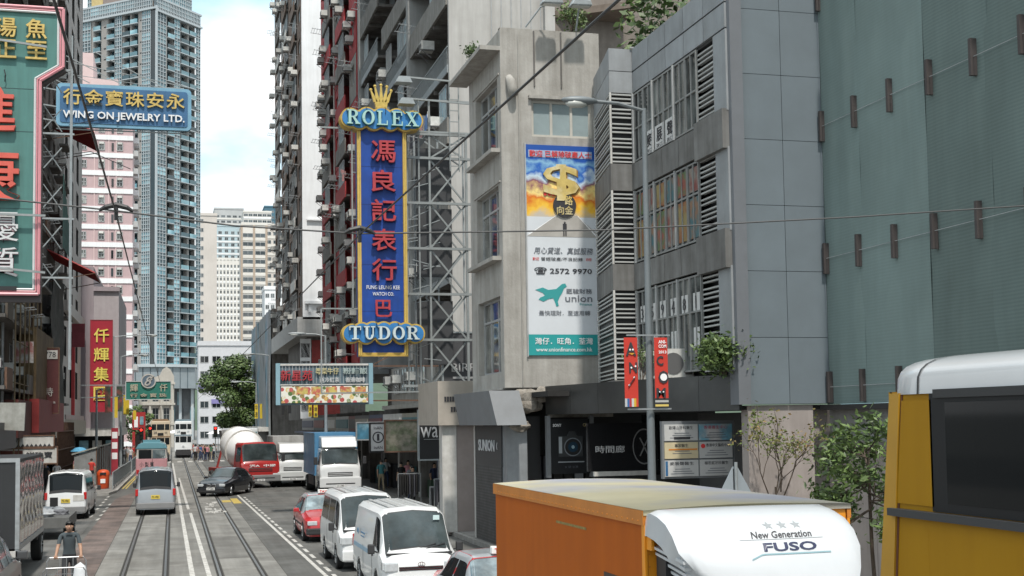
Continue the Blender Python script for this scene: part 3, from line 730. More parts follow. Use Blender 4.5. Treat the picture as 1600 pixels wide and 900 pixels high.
# laundry on the balcony
clothm=[mat('cloth_'+n,c,.9,var=.15,rnd=.2) for n,c in (('white',(.6,.6,.6)),('pink',(.5,.28,.28)),('blue',(.1,.18,.35)),('dark',(.06,.06,.07)),('red',(.4,.05,.05)),('beige',(.4,.34,.26)))]
def garment(loc,rz,mt,label,k):
    b=MB(); h=.75
    for i in range(4):
        x=-.25+i*.125; b.face([(x,.03*math.sin(i*2),0),(x+.125,.03*math.sin(i*2+2),0),(x+.13,.05*math.sin(i*2+2),-h),(x,.05*math.sin(i*2),-h)])
    b.box(-.42,-.25,-.01,.01,-.3,-.02); b.box(.25,.42,-.01,.01,-.3,-.02)
    o=b.build('hanging_garment',[mt],None,loc,rz,smooth=False); tag(o,label,'laundry','laundry on the balconies'); return o
lab=['white shirt','pink blouse','blue shirt','dark trousers','red top','beige shirt']
for k in range(9):
    garment((11.25,61.5-k*.62,17.9+(k%2)*.05),90 if k%2 else 70,clothm[[0,3,0,3,5,1,0,2,0][k]],['%s drying from the grey balcony rail, %s'%(lab[[0,3,0,3,5,1,0,2,0][k]],['farthest in the row','second from far','third from far','fourth from far','middle of the row','fourth from near','third from near','second from near','nearest in the row'][k]),][0],k)
garment((10.9,84,20.6),60,clothm[1],'pink garment hanging from a pole on the red wall',0)

# ---- red rendered block
rb=empty('red_block',(11.5,102,0),-90,'red and grey apartment block crowded with air conditioners and drying racks','building')
redw=mat('red_render',(.52,.065,.07),.8,var=.2,scale=1.5,streak=.2,grime=(.45,.3,.3))
LR=21
MB().box(0,LR,.9,8,7,40).build('recessed_wall',[conc_dark],rb)
for i in range(12):
    z=7.4+i*2.95
    for k,x0 in enumerate((0,4.2,8.4,12.6,16.8)):
        kind=(k+i*0)%2
        if kind==0:
            b=MB(); wallholes(b,x0,x0+3.4,z,z+2.9,[(x0+.9,x0+2.3,z+1.1,z+2.4)],.2); b.build('wall_panel',[redw if (i+k)%5 or i>8 else conc_light],rb)
            MB().box(x0,x0+.05,0,.9,z,z+2.9).build('return',[redw],rb); MB().box(x0+3.35,x0+3.4,0,.9,z,z+2.9).build('return',[redw],rb)
            window(rb,x0+.9,z+1.1,1.4,1.3,nx=2,gm=glass_c)
        else:
            MB().box(x0-.8,x0+4.2,-.3,.95,z-.12,z).build('balcony_slab',[conc_dark],rb); MB().box(x0-.8,x0+4.2,-.34,-.26,z-.15,z+.9).build('parapet',[redw if (i+k)%2 else balm],rb)
            window(rb,x0+.2,z+.95,2.6,1.7,y0=-.35,nx=4,gm=random.choice([glass_b,glass_c,glass]))
        for q in range(3):
            if random.random()<.34: inst('air_conditioner',AC,rb,(x0+.6+q*1.1,-.05-.3*kind,z+random.choice([.45,1.0,2.3])))
        if random.random()<.35: inst('drying_rack',RACK,rb,(x0+1.6,-.05-.3*kind,z+random.choice([.9,2.5])))
MB().box(3,LR,-.5,.9,6.6,7.3).build('first_floor_slab',[offwhite],rb)
for x in (4.5,9,13.5): MB().tube([(x,-.08,7.4),(x,-.08,42)],.06,6).build('drain_pipe',[offwhite],rb)

# ---- tall block with the blank white end wall
wb=empty('white_end_block',(11.5,150,0),-90,'tall block with blank bright white end wall and brown street side full of air conditioners','building')
brw=mat('brown_street_wall',(.20,.135,.10),.85,var=.35,scale=1.0,streak=.5)
LW=32
MB().box(LW-.05,LW+.15,0,5,13.4,62).build('end_wall',[white_wall],wb)
MB().box(0,LW,1.1,6,13.4,62).build('recessed_wall',[conc_dark],wb)
MB().prism([(0,11.9),(LW+.15,11.9),(LW+.15,13.6),(0,13.6)],-.5,5,m=0).build('podium_slab',[mat('podium_render',(.42,.42,.41),.8,var=.2,streak=.3)],wb)
MB().box(LW+.1,LW+.5,.2,4.6,14.8,15.05).build('end_ledge',[white_wall],wb); MB().box(LW+.1,LW+.42,.4,4.6,22.5,22.65).build('end_ledge',[white_wall],wb)
MB().box(LW+.14,LW+.3,.5,.75,14.0,14.8).build('bracket',[white_wall],wb)
for i in range(16):
    z=13.7+i*3.0
    for k in range(7):
        x0=k*4.57
        if k%2==0:
            b=MB(); wallholes(b,x0,x0+4.5,z,z+2.95,[(x0+1.1,x0+3.4,z+1.0,z+2.4)],.3); b.build('wall_panel',[brw if (i+k)%4 else conc_dark],wb)
            w_=window(wb,x0+1.1,z+1.0,2.3,1.4,nx=3,gm=random.choice([glass,glass_c,glass_b]))
        else:
            MB().box(x0-.1,x0+4.6,-.25,1.1,z-.12,z).build('balcony_slab',[conc_dark],wb); MB().box(x0-.1,x0+4.6,-.3,-.22,z-.12,z+.9).build('parapet',[random.choice([brw,conc_dark,offwhite])],wb)
            window(wb,x0+.4,z+.92,3.6,1.8,y0=-.2,nx=5,gm=random.choice([glass_b,glass_c,glass]))
        if random.random()<.7: inst('air_conditioner',AC,wb,(x0+1.2+random.random()*2,-.3,z+random.choice([.3,.9,2.2])))
        if random.random()<.5: inst('drying_rack',RACK,wb,(x0+2,-.1,z+random.choice([.8,2.4])))
# lower part
MB().box(10,LW-2,.6,6,4.2,11.9).build('lower_wall',[conc_dark],wb)
red_p=MB().box(LW-2,LW-1.9,1.0,3.6,4.3,11.6).build('red_panel',[mat('red_sign_panel',(.28,.03,.025),.6,var=.3)],wb)
for k,ch in enumerate('漢翕'): text(ch,1.5,mat('dark_gold_letter',(.03,.02,.02),.6),red_p,(LW-1.86,2.3,9.0-k*2.6),90)
text('成昌',.55,mat('dark_gold_letter',(.03,.02,.02),.6),red_p,(LW-1.86,2.3,11.0),90)
for j in range(4): window(wb,LW-1.7,5.2+j*1.6,.1,1.3,nx=1) if False else None
st=MB(); st.box(LW-1.6,LW-1.5,-.1,.9,4.3,11.7); st.build('stair_tower',[white_wall],wb)
for j in range(4): window(wb,LW-1.49,5.0+j*1.65,.85,1.35,rz=90,loc=(LW-1.35,-.05,5.0+j*1.65),y0=0,nx=1,nz=1,gm=glass)

# ---- tarpaulin hoarding
hb=empty('hoarded_building',(10.9,186,0),-90,'low building wrapped in grey and faded blue tarpaulin sheets beyond the white wall','building')
tp=[mat('grey_tarpaulin',(.20,.22,.23),.7,var=.3,scale=.5,streak=.3),mat('blue_tarpaulin',(.10,.22,.28),.7,var=.35,scale=.5,streak=.3,c2=(.25,.28,.33))]
for k in range(9):
    b=MB()
    for i in range(4):
        for j in range(6):
            P_=lambda i,j:(k*4+i, .08*math.sin(i*2+j+k),3.4+j*2.3); b.face([P_(i,j),P_(i+1,j),P_(i+1,j+1),P_(i,j+1)])
    b.build('tarpaulin',[tp[1 if k in(0,1,3,7) else 0]],hb,smooth=True)
MB().box(0,36,.2,6,0.1,17.2).build('wall_behind',[conc_dark],hb)
MB().box(0,36,-1.4,0,3.0,3.5).build('canopy',[offwhite],hb)

# ---- ground floor shops along the right pavement
sm=[mat('shop_sign_'+n,c,.5,var=.25,scale=2,rnd=.1) for n,c in (('white',(.5,.5,.49)),('teal',(.05,.16,.18)),('dark',(.05,.05,.055)),('red',(.15,.02,.02)),('cream',(.30,.27,.22)),('blue',(.03,.05,.11)),('green',(.04,.08,.05)))]
names=['white','teal','dark','red','cream','blue','green']
tri=['narrow','wide','deep','low','busy','dim','cluttered','small','tall','plain','lit','old']
y=53.0; k=0
specs=[(5,2,2),(5,4,1),(6,0,0),(5,5,3),(6,2,4),(6,3,2),(7,0,1),(7,4,0),(8,1,3),(10,0,5)]
places=['nearest beyond the pillared portico','second beyond the portico','third beyond the portico','behind the blue box truck cab','behind the blue box truck body','beyond the blue box truck','beside the white box truck','beyond the white box truck','near the far crossing','last before the far crossing']
lm=mat('shop_lamp',(1,.93,.8),emit=2.2,var=0)
for (wd,s1,s2) in specs:
    s=empty('street_shop',(11.9 if y<80 else 12.3,y+wd,0),-90,'%s fronted street level shop, %s'%(names[s1],places[k]),'shop','shops along the right hand pavement')
    MB().box(0,wd,2.4,2.6,.13,4.7).build('back_wall',[dark],s); MB().box(0,.18,0,2.5,.13,4.6).build('party_wall',[conc_dark],s)
    MB().box(.05,wd-.05,-.9,.1,3.3,4.3).build('fascia',[sm[s1]],s)
    MB().box(.1,wd-.1,-1.6,-.9,3.0,3.16).build('awning',[sm[s2]],s)
    MB().box(.4,wd-.4,-.95,-.9,3.5,4.1).build('fascia_board',[sm[s2]],s)
    for q in range(int(wd/1.2)):
        MB().box(.3+q*1.2,1.2+q*1.2,.3+.2*(q%2),.7,.13,1.0+random.random()*1.2).build('goods_stand',[random.choice(sm+[dark,conc_dark])],s)
        if random.random()<.6: MB().box(.5+q*1.2,1.0+q*1.2,1.8,2.0,2.6,2.66).build('shop_lamp',[lm],s)
    MB().box(wd-.25,wd-.05,-.05,.2,.13,3.3).build('door_post',[offwhite],s)
    y+=wd; k+=1

# ---- portico with beige sign box
po=empty('portico',(9.4,42.2,0),0,'beige portico sign box on pinkish pillars beside the grey corner skirt','portico')
beige=mat('beige_panel',(.40,.36,.31),.7,var=.12,streak=.15); pil=mat('pinkish_pillar',(.33,.28,.26),.6,var=.15,rnd=.05)
MB().box(-.72,1.4,.4,4.0,3.75,5.25).build('sign_box',[beige],po)
text('WING HING BANK',.17,ink,po,(-.17,.38,4.55),width=.85) if False else None
dl=MB(); random.seed(2)
tx=[text('榮興大廈商業中心',.17,ink,po,(.05,.385,4.6),width=.95,fat=.02), text('香港銀行',.17,ink,po,(.0,.385,4.25),width=.6,fat=.02)] if False else []
b=MB()
for r_,n,x0 in ((4.55,11,-.5),(4.2,6,-.28)):
    for k in range(n):
        b2=MB().box(x0+k*.09,x0+k*.09+.065,.375,.40,r_,r_+.17).build('raised_letter',[ink],po)
MB().box(-.55,-.05,.6,1.1,.13,3.75).build('pillar',[offwhite],po); MB().box(-.04,.9,.62,1.0,.13,3.75).build('pillar_facing',[pil],po)
MB().box(.0,2.0,3.2,3.4,.13,3.7).build('inner_wall',[dark],po); 
for k in range(5): MB().box(.95+k*.2,1.05+k*.2,1.6+k*.3,1.7+k*.3,.13,2.6).build('rail_bar',[steel],po)

# hanging signs over the pavement
def hang(name, loc, w_, h_, mt, label, cat='sign', th=.12, frame=None, arm=None, group=None):
    o=empty(name,loc,0,label,cat,group); MB().box(-w_/2,w_/2,0,th,0,h_).build('board',[mt],o)
    if frame:
        f=MB(); t=.06
        f.box(-w_/2-t,w_/2+t,-.03,th+.03,-t,0); f.box(-w_/2-t,w_/2+t,-.03,th+.03,h_,h_+t); f.box(-w_/2-t,-w_/2,-.03,th+.03,0,h_); f.box(w_/2,w_/2+t,-.03,th+.03,0,h_); f.build('frame',[frame],o)
    if arm: MB().bar((w_/2 if arm>0 else -w_/2,th/2,h_*.9),((w_/2+arm) if arm>0 else -w_/2+arm,th/2,h_*.9),.06).build('arm',[steel],o)
    return o
o=hang('hanging_sign',(10.1,50,2.4),1.35,1.9,black,'black sign reading want hanging beside the beige portico',frame=steel_paint,arm=1.0)
text('want',.5,mat('brushed_silver',(.5,.5,.5),.4),o,(-.02,-.02,1.1),width=1.22)
MB().bar((-.5,-.02,.78),(.6,-.02,.78),.02).build('underline',[steel],o)
o=hang('picture_board',(9.06,52,2.7),1.3,1.22,mat('food_picture',(.20,.19,.15),.6,var=.8,scale=6,c2=(.10,.12,.07)),'square sign board with mottled plate pictures hanging left of the black sign',frame=rust,arm=2.2)
o=hang('hanging_sign',(8.25,53,2.7),.62,1.12,mat('sign_white',(.5,.5,.5),.5),'white sign with a black ring between two lines of letters',frame=black,arm=3)
b=MB()
for i in range(20):
    a0,a1=2*math.pi*i/20,2*math.pi*(i+1)/20
    b.face([(.24*math.cos(a0),-.01,.56+.24*math.sin(a0)),(.24*math.cos(a1),-.01,.56+.24*math.sin(a1)),(.19*math.cos(a1),-.01,.56+.19*math.sin(a1)),(.19*math.cos(a0),-.01,.56+.19*math.sin(a0))])
b.build('ring_mark',[ink],o); MB().box(-.05,.05,-.012,0,.42,.7).build('bar_mark',[ink],o); text('InAN',.12,ink,o,(0,-.01,.95)); text('InAN',.12,ink,o,(0,-.01,.14))
o=hang('hanging_sign',(8.95,60,3.1),1.2,.75,mat('blue_printed_sign',(.06,.20,.30),.5,var=.4,scale=3,c2=(.2,.35,.42)),'blue printed sign board hanging above the blue truck cab',frame=steel)
o=hang('hanging_sign',(10.6,47.2,5.0),1.5,2.2,mat('charcoal_board',(.06,.06,.065),.6,var=.2),'charcoal board low on the steel frame with pale letters',frame=steel_paint)
text('BIRF',.32,mat('pale_letter',(.35,.35,.35)),o,(.0,-.02,.9),width=.9); MB().box(-.4,.45,-.02,-.001,.48,.56).build('pale_line',[mat('pale_letter',(.35,.35,.35))],o)
# camera poster, clock sign, directory
o=empty('camera_poster',(11.3,36.0,2.3),0,'black lightbox poster showing a camera under the black canopy','poster')
MB().box(-.62,.58,0,.12,0,1.6).build('lightbox',[mat('poster_black',(.02,.021,.023),.3)],o); MB().box(-.74,-.63,-.04,.15,-.1,1.7).build('edge_frame',[grm],o); MB().box(.59,.7,-.04,.15,-.1,1.7).build('edge_frame',[grm],o)
text('SONY',.09,wi,o,(-.42,-.01,1.42),width=.26,fat=.02); text('α',.09,gold,o,(.42,-.01,1.42))
b=MB(); b.box(-.38,.36,-.02,0,.5,1.1); b.prism([(-.12,1.1),(-.05,1.24),(.12,1.24),(.18,1.1)],-.02,0); b.build('printed_camera',[mat('camera_black',(.045,.048,.05),.4)],o)
for r_,mt,yy in ((.27,mat('lens_rim',(.2,.22,.24),.4),-.026),(.24,black,-.03),(.15,mat('lens_blue',(.03,.06,.09),.2),-.034),(.05,mat('lens_glint',(.3,.42,.48),.2),-.04)):
    MB().tube([(.05,yy,.78),(.05,yy+.004,.78)],r_,24).build('printed_lens',[mt],o)
MB().box(-.38,-.28,-.026,-.02,.6,1.08).build('highlight',[mat('camera_silver',(.35,.38,.4),.4)],o); MB().box(-.4,.4,-.015,0,.33,.36).build('rule',[mat('camera_silver',(.3,.3,.3))],o); text('α  55  α 33',.06,grey_i,o,(0,-.012,.2))
o=hang('clock_shop_sign',(12.05,33.6,2.45),2.05,1.32,black_gloss,'black shop sign with chinese letters and a clock ring under the canopy')
text('時間廊',.2,mat('sign_letter_white',(.62,.62,.62)),o,(-.38,-.02,.6),width=.85)
b=MB()
for i in range(28):
    a0,a1=2*math.pi*i/28,2*math.pi*(i+1)/28
    b.face([(.62+.34*math.cos(a0),-.01,.66+.5*math.sin(a0)),(.62+.34*math.cos(a1),-.01,.66+.5*math.sin(a1)),(.62+.31*math.cos(a1),-.01,.66+.46*math.sin(a1)),(.62+.31*math.cos(a0),-.01,.66+.46*math.sin(a0))])
b.bar((.5,-.012,.4),(.75,-.012,.9),.03); b.bar((.75,-.012,.4),(.5,-.012,.9),.03); b.build('clock_ring',[mat('dull_silver',(.2,.2,.2),.5)],o)
o2=hang('corner_sign',(13.0,33.9,2.3),.55,1.7,black_gloss,'narrow black sign reading CITY right of the clock sign'); text('CITY',.17,mat('dull_silver2',(.3,.3,.3)),o2,(0,-.02,.35),width=.4)
o=hang('small_shop_sign',(11.9,33.3,2.0),1.6,.3,black,'low black sign reading SAM under the clock sign'); text('SAM',.16,mat('dull_silver2',(.3,.3,.3)),o,(.4,-.02,.12),width=.42,fat=.02)
MB().box(-.8,.75,-.02,.1,.33,.45).build('light_strip',[offwhite],o)
o=empty('directory_board',(11.42,28.9,2.48),0,'grid of six doctors nameplates below the black canopy','directory board')
MB().box(-.05,1.83,.02,.14,-.05,1.33).build('board',[grm],o)
ps=[('歐陽山牙科醫生',wi,0),('香港養生中心',None,1),('專家醫生',None,2),('香港中文醫務中心',None,3),('麥展聲醫生',None,4),('楊思妮牙科醫生',None,5)]
pmm=[mat('plate_white',(.48,.48,.47),.5,var=.1),mat('plate_blue',(.18,.42,.55),.5,var=.3,scale=4,c2=(.5,.5,.5)),mat('plate_cream',(.55,.47,.3),.5,var=.1)]
for k,(t,_,i) in enumerate(ps):
    cx=(k%2)*.9; cz=(2-k//2)*.43
    p_=MB().box(cx,cx+.86,-.02,.02,cz,cz+.39).build('nameplate',[pmm[1 if k==1 else 2 if k==2 else 0]],o)
    text(t,.085,ink if k!=1 else mat('plate_red',(.4,.05,.1)),p_,(cx+(.43 if k!=3 else .48),-.022,cz+.31),width=.62 if k!=2 else .35)
    for q in range(3):
        if k==2 and q==0: MB().box(cx+.1,cx+.84,-.026,-.02,cz+.2,cz+.235).build('orange_rule',[mat('orange_ink',(.6,.2,.02))],p_); continue
        MB().box(cx+.14+.06*q,cx+.74-.05*q,-.024,-.02,cz+.06+q*.055,cz+.075+q*.055).build('printed_line',[grey_i],p_)
    if k==3: MB().tube([(cx+.09,-.028,cz+.29),(cx+.09,-.02,cz+.29)],.055,12).build('red_seal',[redi],p_)
    if k==0: MB().box(cx+.24,cx+.66,-.026,-.02,cz+.03,cz+.09).build('black_label',[ink],p_)
    if k==4: MB().box(cx+.01,cx+.07,-.026,-.02,cz+.02,cz+.37).build('blue_edge',[mat('edge_blue',(.03,.12,.25))],p_)

# ---- small tree and plants in front of the pinkish wall
o=empty('street_tree',(11.85,20.3,.13),0,'young green tree with drooping glossy leaves between the wall and the yellow bus','tree')
rnd=random.Random(5); b=MB(); tips=[]
b.tube([(.1,0,0),(.05,.05,1.4),(0,0,3.0)],[.045,.035,.025],8)
for k in range(15): branches(b,(0,0,1.95+(k%9)*.15),(rnd.uniform(-1.0,.9),rnd.gauss(0,.6),rnd.uniform(-.35,.6)),.45,2,rnd,.018,tips,.5,-.05)
b.build('trunk',[bark],o); inst('crown',leaf_mesh('crown',tips,.15,10,.13,(leafm,leafd),3,.36),o)
o=empty('wall_plant',(12.9,26.1,.13),0,'straggly half dry climbing plant with brownish leaves against the pale wall','plant')
tips=[]; b=MB()
for k in range(5): branches(b,(rnd.gauss(0,.1),0,1.6+.12*k),(rnd.uniform(-.8,.6),rnd.gauss(0,.15),1),.85,2,rnd,.018,tips,.5,.2)
b.tube([(0,0,0),(.02,0,2.2)],.02,6)
b.build('stem',[bark],o); dry=mat('dry_leaf',(.28,.18,.07),.7,var=.3,c2=(.16,.2,.05),rnd=0)
inst('foliage',leaf_mesh('foliage',tips,.09,6,.10,(dry,mat('olive_leaf',(.14,.19,.05),.6,var=.3)),5,.5),o)
# triangular sign seen from the back
o=empty('triangular_sign',(11.0,24.0,.13),0,'grey back of a triangular road sign on a post before the pale wall','road sign')
b=MB(); b.prism([(-.36,2.2),(-.30,2.13),(.30,2.13),(.36,2.2),(.05,2.76),(-.05,2.76)],0,.02); b.build('plate',[mat('sign_back_grey',(.30,.34,.37),.5,var=.1)],o)
MB().tube([(0,-.04,0),(0,-.04,2.85)],.035,8).build('post',[steel_paint],o)
for x in (-.04,.04): MB().box(x-.008,x+.008,-.012,0,2.15,2.72).build('bracket',[black],o)
# ================================================================ far end and left side
def XA(px,Y): return math.tan(YAW+math.atan((px-800)/2000.))*Y
def ZA(py,px,Y):
    X=XA(px,Y); d=Y*math.cos(YAW)+X*math.sin(YAW); hor=664-.015*(px-270); return 3.9+(hor-py)*d/2000.
def tower(name,label,x0,x1,Y,D,z0,z1,wallm,nx,fh,ww,wh,winm,bandm=None,ribs=0,ribm=None,parapet=.9,side=None,cat='building',skip=()):
    o=empty(name,(x0,Y,0),0,label,cat); W=x1-x0
    MB().box(0,W,.06,D,z0,z1).build('wall',[wallm],o)
    n=int((z1-z0)/fh)
    me=win1_mesh(ww,wh,2,1,gm=winm,t=.10,y=.0)
    for i in range(n):
        z=z0+i*fh
        if bandm: MB().box(-.03,W+.03,-.12,.08,z,z+fh*.28).build('floor_band',[bandm],o)
        for k in range(nx):
            if (k in skip): continue
            inst('window',me,o,(W*(k+.5)/nx-ww/2,.04,z+fh*.38))
            if side: pass
        if side:
            for k in range(side):
                inst('window',me,o,(W+.0,D*(k+.5)/side-ww/2,z+fh*.38),90)
    for k in range(ribs+1 if ribs else 0):
        MB().box(W*k/ribs-.35,W*k/ribs+.35,-.2,.1,z0,z1).build('rib',[ribm or wallm],o)
    MB().box(-.15,W+.15,-.15,D,z1,z1+parapet).build('parapet',[wallm],o)
    return o
beig=mat('far_beige',(.60,.56,.52),.85,var=.12,scale=.15,streak=.1)
beig2=mat('far_cream',(.66,.64,.60),.85,var=.1,scale=.15)
brn=mat('far_brown_rib',(.42,.34,.27),.85,var=.1)
greyf=mat('far_grey',(.45,.46,.46),.85,var=.15,scale=.2)
gl_f=sky_glass('far_glass',(.07,.08,.085))
random.seed(31)
# hill behind
b=MB()
for i in range(24):
    for j in range(5):
        def P_(i,j):
            x=-300+i*35; return (x, 900+j*90, (35+45*math.exp(-((x-60)/120)**2))*math.sin(min(1,j/3)*1.57)*(1+.12*math.sin(i*1.7)))
        b.face([P_(i,j),P_(i+1,j),P_(i+1,j+1),P_(i,j+1)])
tag(b.build('hills',[mat('hill_green',(.07,.11,.07),.9,var=.4,scale=.02)],smooth=True),kind='structure')
tower('slab_block','pinkish beige slab block standing right beside the blue glass tower',XA(309,430),XA(338,430),430,14,0,ZA(335,325,430),beig,3,3,1.3,1.3,gl_f,skip=(1,2))
tower('office_slab','white slab with dense rows of dark windows between the beige slab and the brown striped tower',XA(336,560),XA(380,560),560,15,0,ZA(405,355,560),beig2,8,2.8,1.25,1.25,gl_f,bandm=white_wall,ribs=8,ribm=beig2)
tower('distant_tower','pale blue topped tower rising behind the white window slab',XA(338,640),XA(378,640),640,15,0,ZA(352,355,640),mat('far_pale_blue',(.42,.52,.56),.8,var=.1),4,3,1.7,1.5,gl_f,bandm=white_wall)
tower('distant_tower','wide grey stepped tower top farthest behind the white window slab',XA(334,720),XA(380,720),720,18,0,ZA(325,355,720),greyf,5,3,2.2,1.3,gl_f,bandm=beig2)
tower('striped_tower','cream tower with brown vertical stripes and rows of window hoods',XA(377,440),XA(416,440),440,16,0,ZA(350,395,440),beig2,2,3,3.4,1.4,gl_f,bandm=beig2,ribs=2,ribm=brn)
tower('wing_tower','cream apartment wing to the right of the brown striped tower',XA(414,455),XA(447,455),455,16,0,ZA(352,430,455),beig,3,3,1.7,1.3,gl_f,bandm=beig2)
tower('distant_tower','rounded pale tower crown rising between the striped tower and the hill',XA(380,620),XA(424,620),620,20,0,ZA(330,400,620),beig2,6,3,2.0,1.3,gl_f,bandm=white_wall)
tower('distant_tower','blue green block below the roof mast at the right end of the far skyline',XA(413,700),XA(447,700),700,20,0,ZA(322,430,700),mat('far_blue_green',(.06,.14,.19),.8,var=.1),4,3,1.5,1.2,gl_f)
tower('white_house_block','white block low in the skyline in front of the cream wing',XA(413,330),XA(446,330),330,10,0,ZA(452,430,330),white_wall,4,2.9,1.0,1.1,gl_f)
tower('low_white_block','low white block with purple balcony bands at the end of the street',XA(309,262),XA(402,262),262,12,0,ZA(540,350,262),mat('white_grey_wall',(.55,.56,.58),.8,var=.1),5,3,1.7,1.4,glass,bandm=None)
o=bpy.data.objects['low_white_block']
pur=mat('purple_band',(.22,.20,.42),.8,var=.15)
for i,(xa,xb,z) in enumerate(((0,3.2,11.0),(6,9.5,13.9),(2.5,6,8.0))): MB().box(xa,xb,-.3,.05,z,z+.9).build('balcony_band',[pur],o)
m_=empty('roof_mast',(XA(432,700)+0,702,ZA(322,430,700)+.9),0,'thin lattice antenna mast on the blue green block','mast')
b=MB()
for s in (-1,1):
    for t in (-1,1): b.bar((s*1.2,t*1.2,0),(s*.3,t*.3,9),.25)
for k in range(5): b.bar((-1.1,0,1+k*1.7),(1.1,0,2+k*1.7),.2); b.bar((1.1,0,1+k*1.7),(-1.1,0,2+k*1.7),.2)
b.build('lattice',[steel],m_)

# ---- the tall blue grey residential tower
T=(-5.5,345.0); tw=empty('glass_tower',(T[0],T[1],0),0,'very tall blue grey residential tower with balconies and white window grids','building')
twall=mat('tower_grey_stone',(.30,.285,.27),.8,var=.12,scale=.3); ttrim=mat('tower_trim',(.40,.44,.46),.6,var=.08); tgl=sky_glass('tower_glass',(.08,.18,.22),c2=(.20,.34,.38),scale=.25,rough=.12); tdk=sky_glass('tower_dark_glass',(.035,.065,.08))
FH=2.95; Z0=19.0; NF=32
def gridmod(w,n):
    b=MB(); b.face([(0,.0,0),(w,.0,0),(w,.0,FH),(0,.0,FH)],1); 
    b.face([(0,-.02,0),(w,-.02,0),(w,-.02,.75),(0,-.02,.75)],2)
    for i in range(n+1): x=w*i/n; b.box(max(0,x-.09),min(w,x+.09),-.14,.0,0,FH,0)
    for z in (0,.75,1.9): b.box(0,w,-.16,.0,z,z+.15,0)
    return b.mesh('window_bay',[ttrim,tgl,tdk])
def balmod(w):
    b=MB(); b.face([(0,1.3,0),(w,1.3,0),(w,1.3,FH),(0,1.3,FH)],2); b.box(-.0,w,-.6,1.3,0,.22,0); b.box(0,.18,.0,1.3,.22,FH,3); b.box(w-.18,w,.0,1.3,.22,FH,3)
    b.box(.05,w-.05,-.58,-.52,.22,1.25,1); b.box(w*.55,w*.62,1.2,1.3,.2,FH,0); b.box(.2,w*.3,.7,1.28,.22,2.0,1)
    return b.mesh('balcony',[ttrim,tgl,tdk,twall])
def face_part(rz,x,y): return MB().box(-.05,0,-.05,0,Z0,Z0+.1).build('facade',[ttrim],tw,(x,y,0),rz)
ca,sa=.755,.656
for side,(rz,ox,oy,colsx) in enumerate(((49,0,0,[('t',.5),('g',4.6,4),('w',.5),('b',2.7),('g',2.3,2),('w',.3),('b',3.2),('w',.3),('b',2.7),('g',1.9,2)]),
                       (-41,-24.3*ca,24.3*sa,[('g',3.2,3),('w',1.0),('b',2.6),('w',2.2),('b',2.8),('g',2.4,3),('w',.4),('b',2.4),('w',.2),('b',2.6),('w',1.4),('g',3.0,4),('d',1.6)]))):
    fp=face_part(rz,ox,oy); x=0
    for c in colsx:
        w_=c[1]
        if c[0] in 'gb':
            me=gridmod(w_,c[2]) if c[0]=='g' else balmod(w_)
            for f in range(NF): inst(me.name.split('.')[0],me,fp,(x,0 if c[0]=='b' else -.25,Z0+f*FH))
        elif c[0]=='d': MB().box(x,x+w_,-.3,.2,Z0,Z0+NF*FH).build('dark_glass_strip',[tdk],fp); MB().box(x+w_-.0,x+w_+.35,-.4,.2,Z0,Z0+NF*FH+1).build('corner_trim',[ttrim],fp); MB().box(x-.2,x,-.4,.2,Z0,Z0+NF*FH+1).build('corner_trim',[ttrim],fp)
        else:
            MB().box(x,x+w_,-.1,.3,Z0,Z0+NF*FH).build('wall_strip',[twall],fp)
            if w_>1.2:
                for f in range(NF): MB().box(x+w_*.4,x+w_*.75,-.16,-.1,Z0+f*FH+.6,Z0+f*FH+.9).build('vent',[black],fp) if f%1==0 else None
        x+=w_
    Wd=x
    MB().box(-.3,Wd+.3,-.9,.5,Z0+NF*FH,Z0+NF*FH+.5).build('cornice',[ttrim],fp)
    me=gridmod(3.0,5)
    k=0
    while (k+1)*3.1<Wd: inst('window_bay',me,fp,(k*3.1+.2,-.5,Z0+NF*FH+.5)); k+=1
    MB().box(-.3,Wd+.3,-.7,.5,Z0+NF*FH+3.5,Z0+NF*FH+4).build('cornice',[ttrim],fp)
    # set back crown
    MB().box(1.5,Wd-1.5,1.5,2.0,Z0+NF*FH+4,Z0+NF*FH+26).build('crown_wall',[twall if side else ttrim],fp)
    me=gridmod(2.4,3)
    for f in range(6):
        for k in range(6 if side==0 else 3): inst('window_bay',me,fp,(2+k*2.6 if side==0 else .3+k*2.6,1.45,Z0+NF*FH+4+f*FH))
    if side==1:
        MB().box(5.7,20.5,.2,1.5,Z0+NF*FH+2,Z0+NF*FH+30).build('brown_service_wall',[mat('brown_service_wall',(.26,.21,.19),.8,var=.2)],fp)
        MB().box(3.0,7.0,.05,1.4,Z0+NF*FH+1,Z0+NF*FH+30).build('ochre_panel',[mat('ochre_panel',(.55,.43,.20),.8,var=.2)],fp)
        for q in range(3): MB().box(13+q*3,14.2+q*3,.1,.25,Z0+NF*FH+6+q*1.2,Z0+NF*FH+6.7+q*1.2).build('red_patch',[mat('red_patch',(.45,.05,.08))],fp)
def tp_(x,y): return (x*1.0,y*1.0)
core=[(.3,.2),(18.9*sa,18.9*ca+.8),(18.9*sa-24*ca,18.9*ca+24*sa),(-24*ca+.2,24*sa+.8)]
MB().prismz(core,2,Z0+NF*FH+3).build('core',[twall],tw) if False else None
inn=[(0,1.9),(18.4*sa-1.2,18.4*ca+1),(18.9*sa-24*ca,18.9*ca+24*sa),(-23.5*ca+1,23.5*sa+1.2)]
MB().prismz(inn,2,Z0+NF*FH+3.5).build('core',[twall],tw)
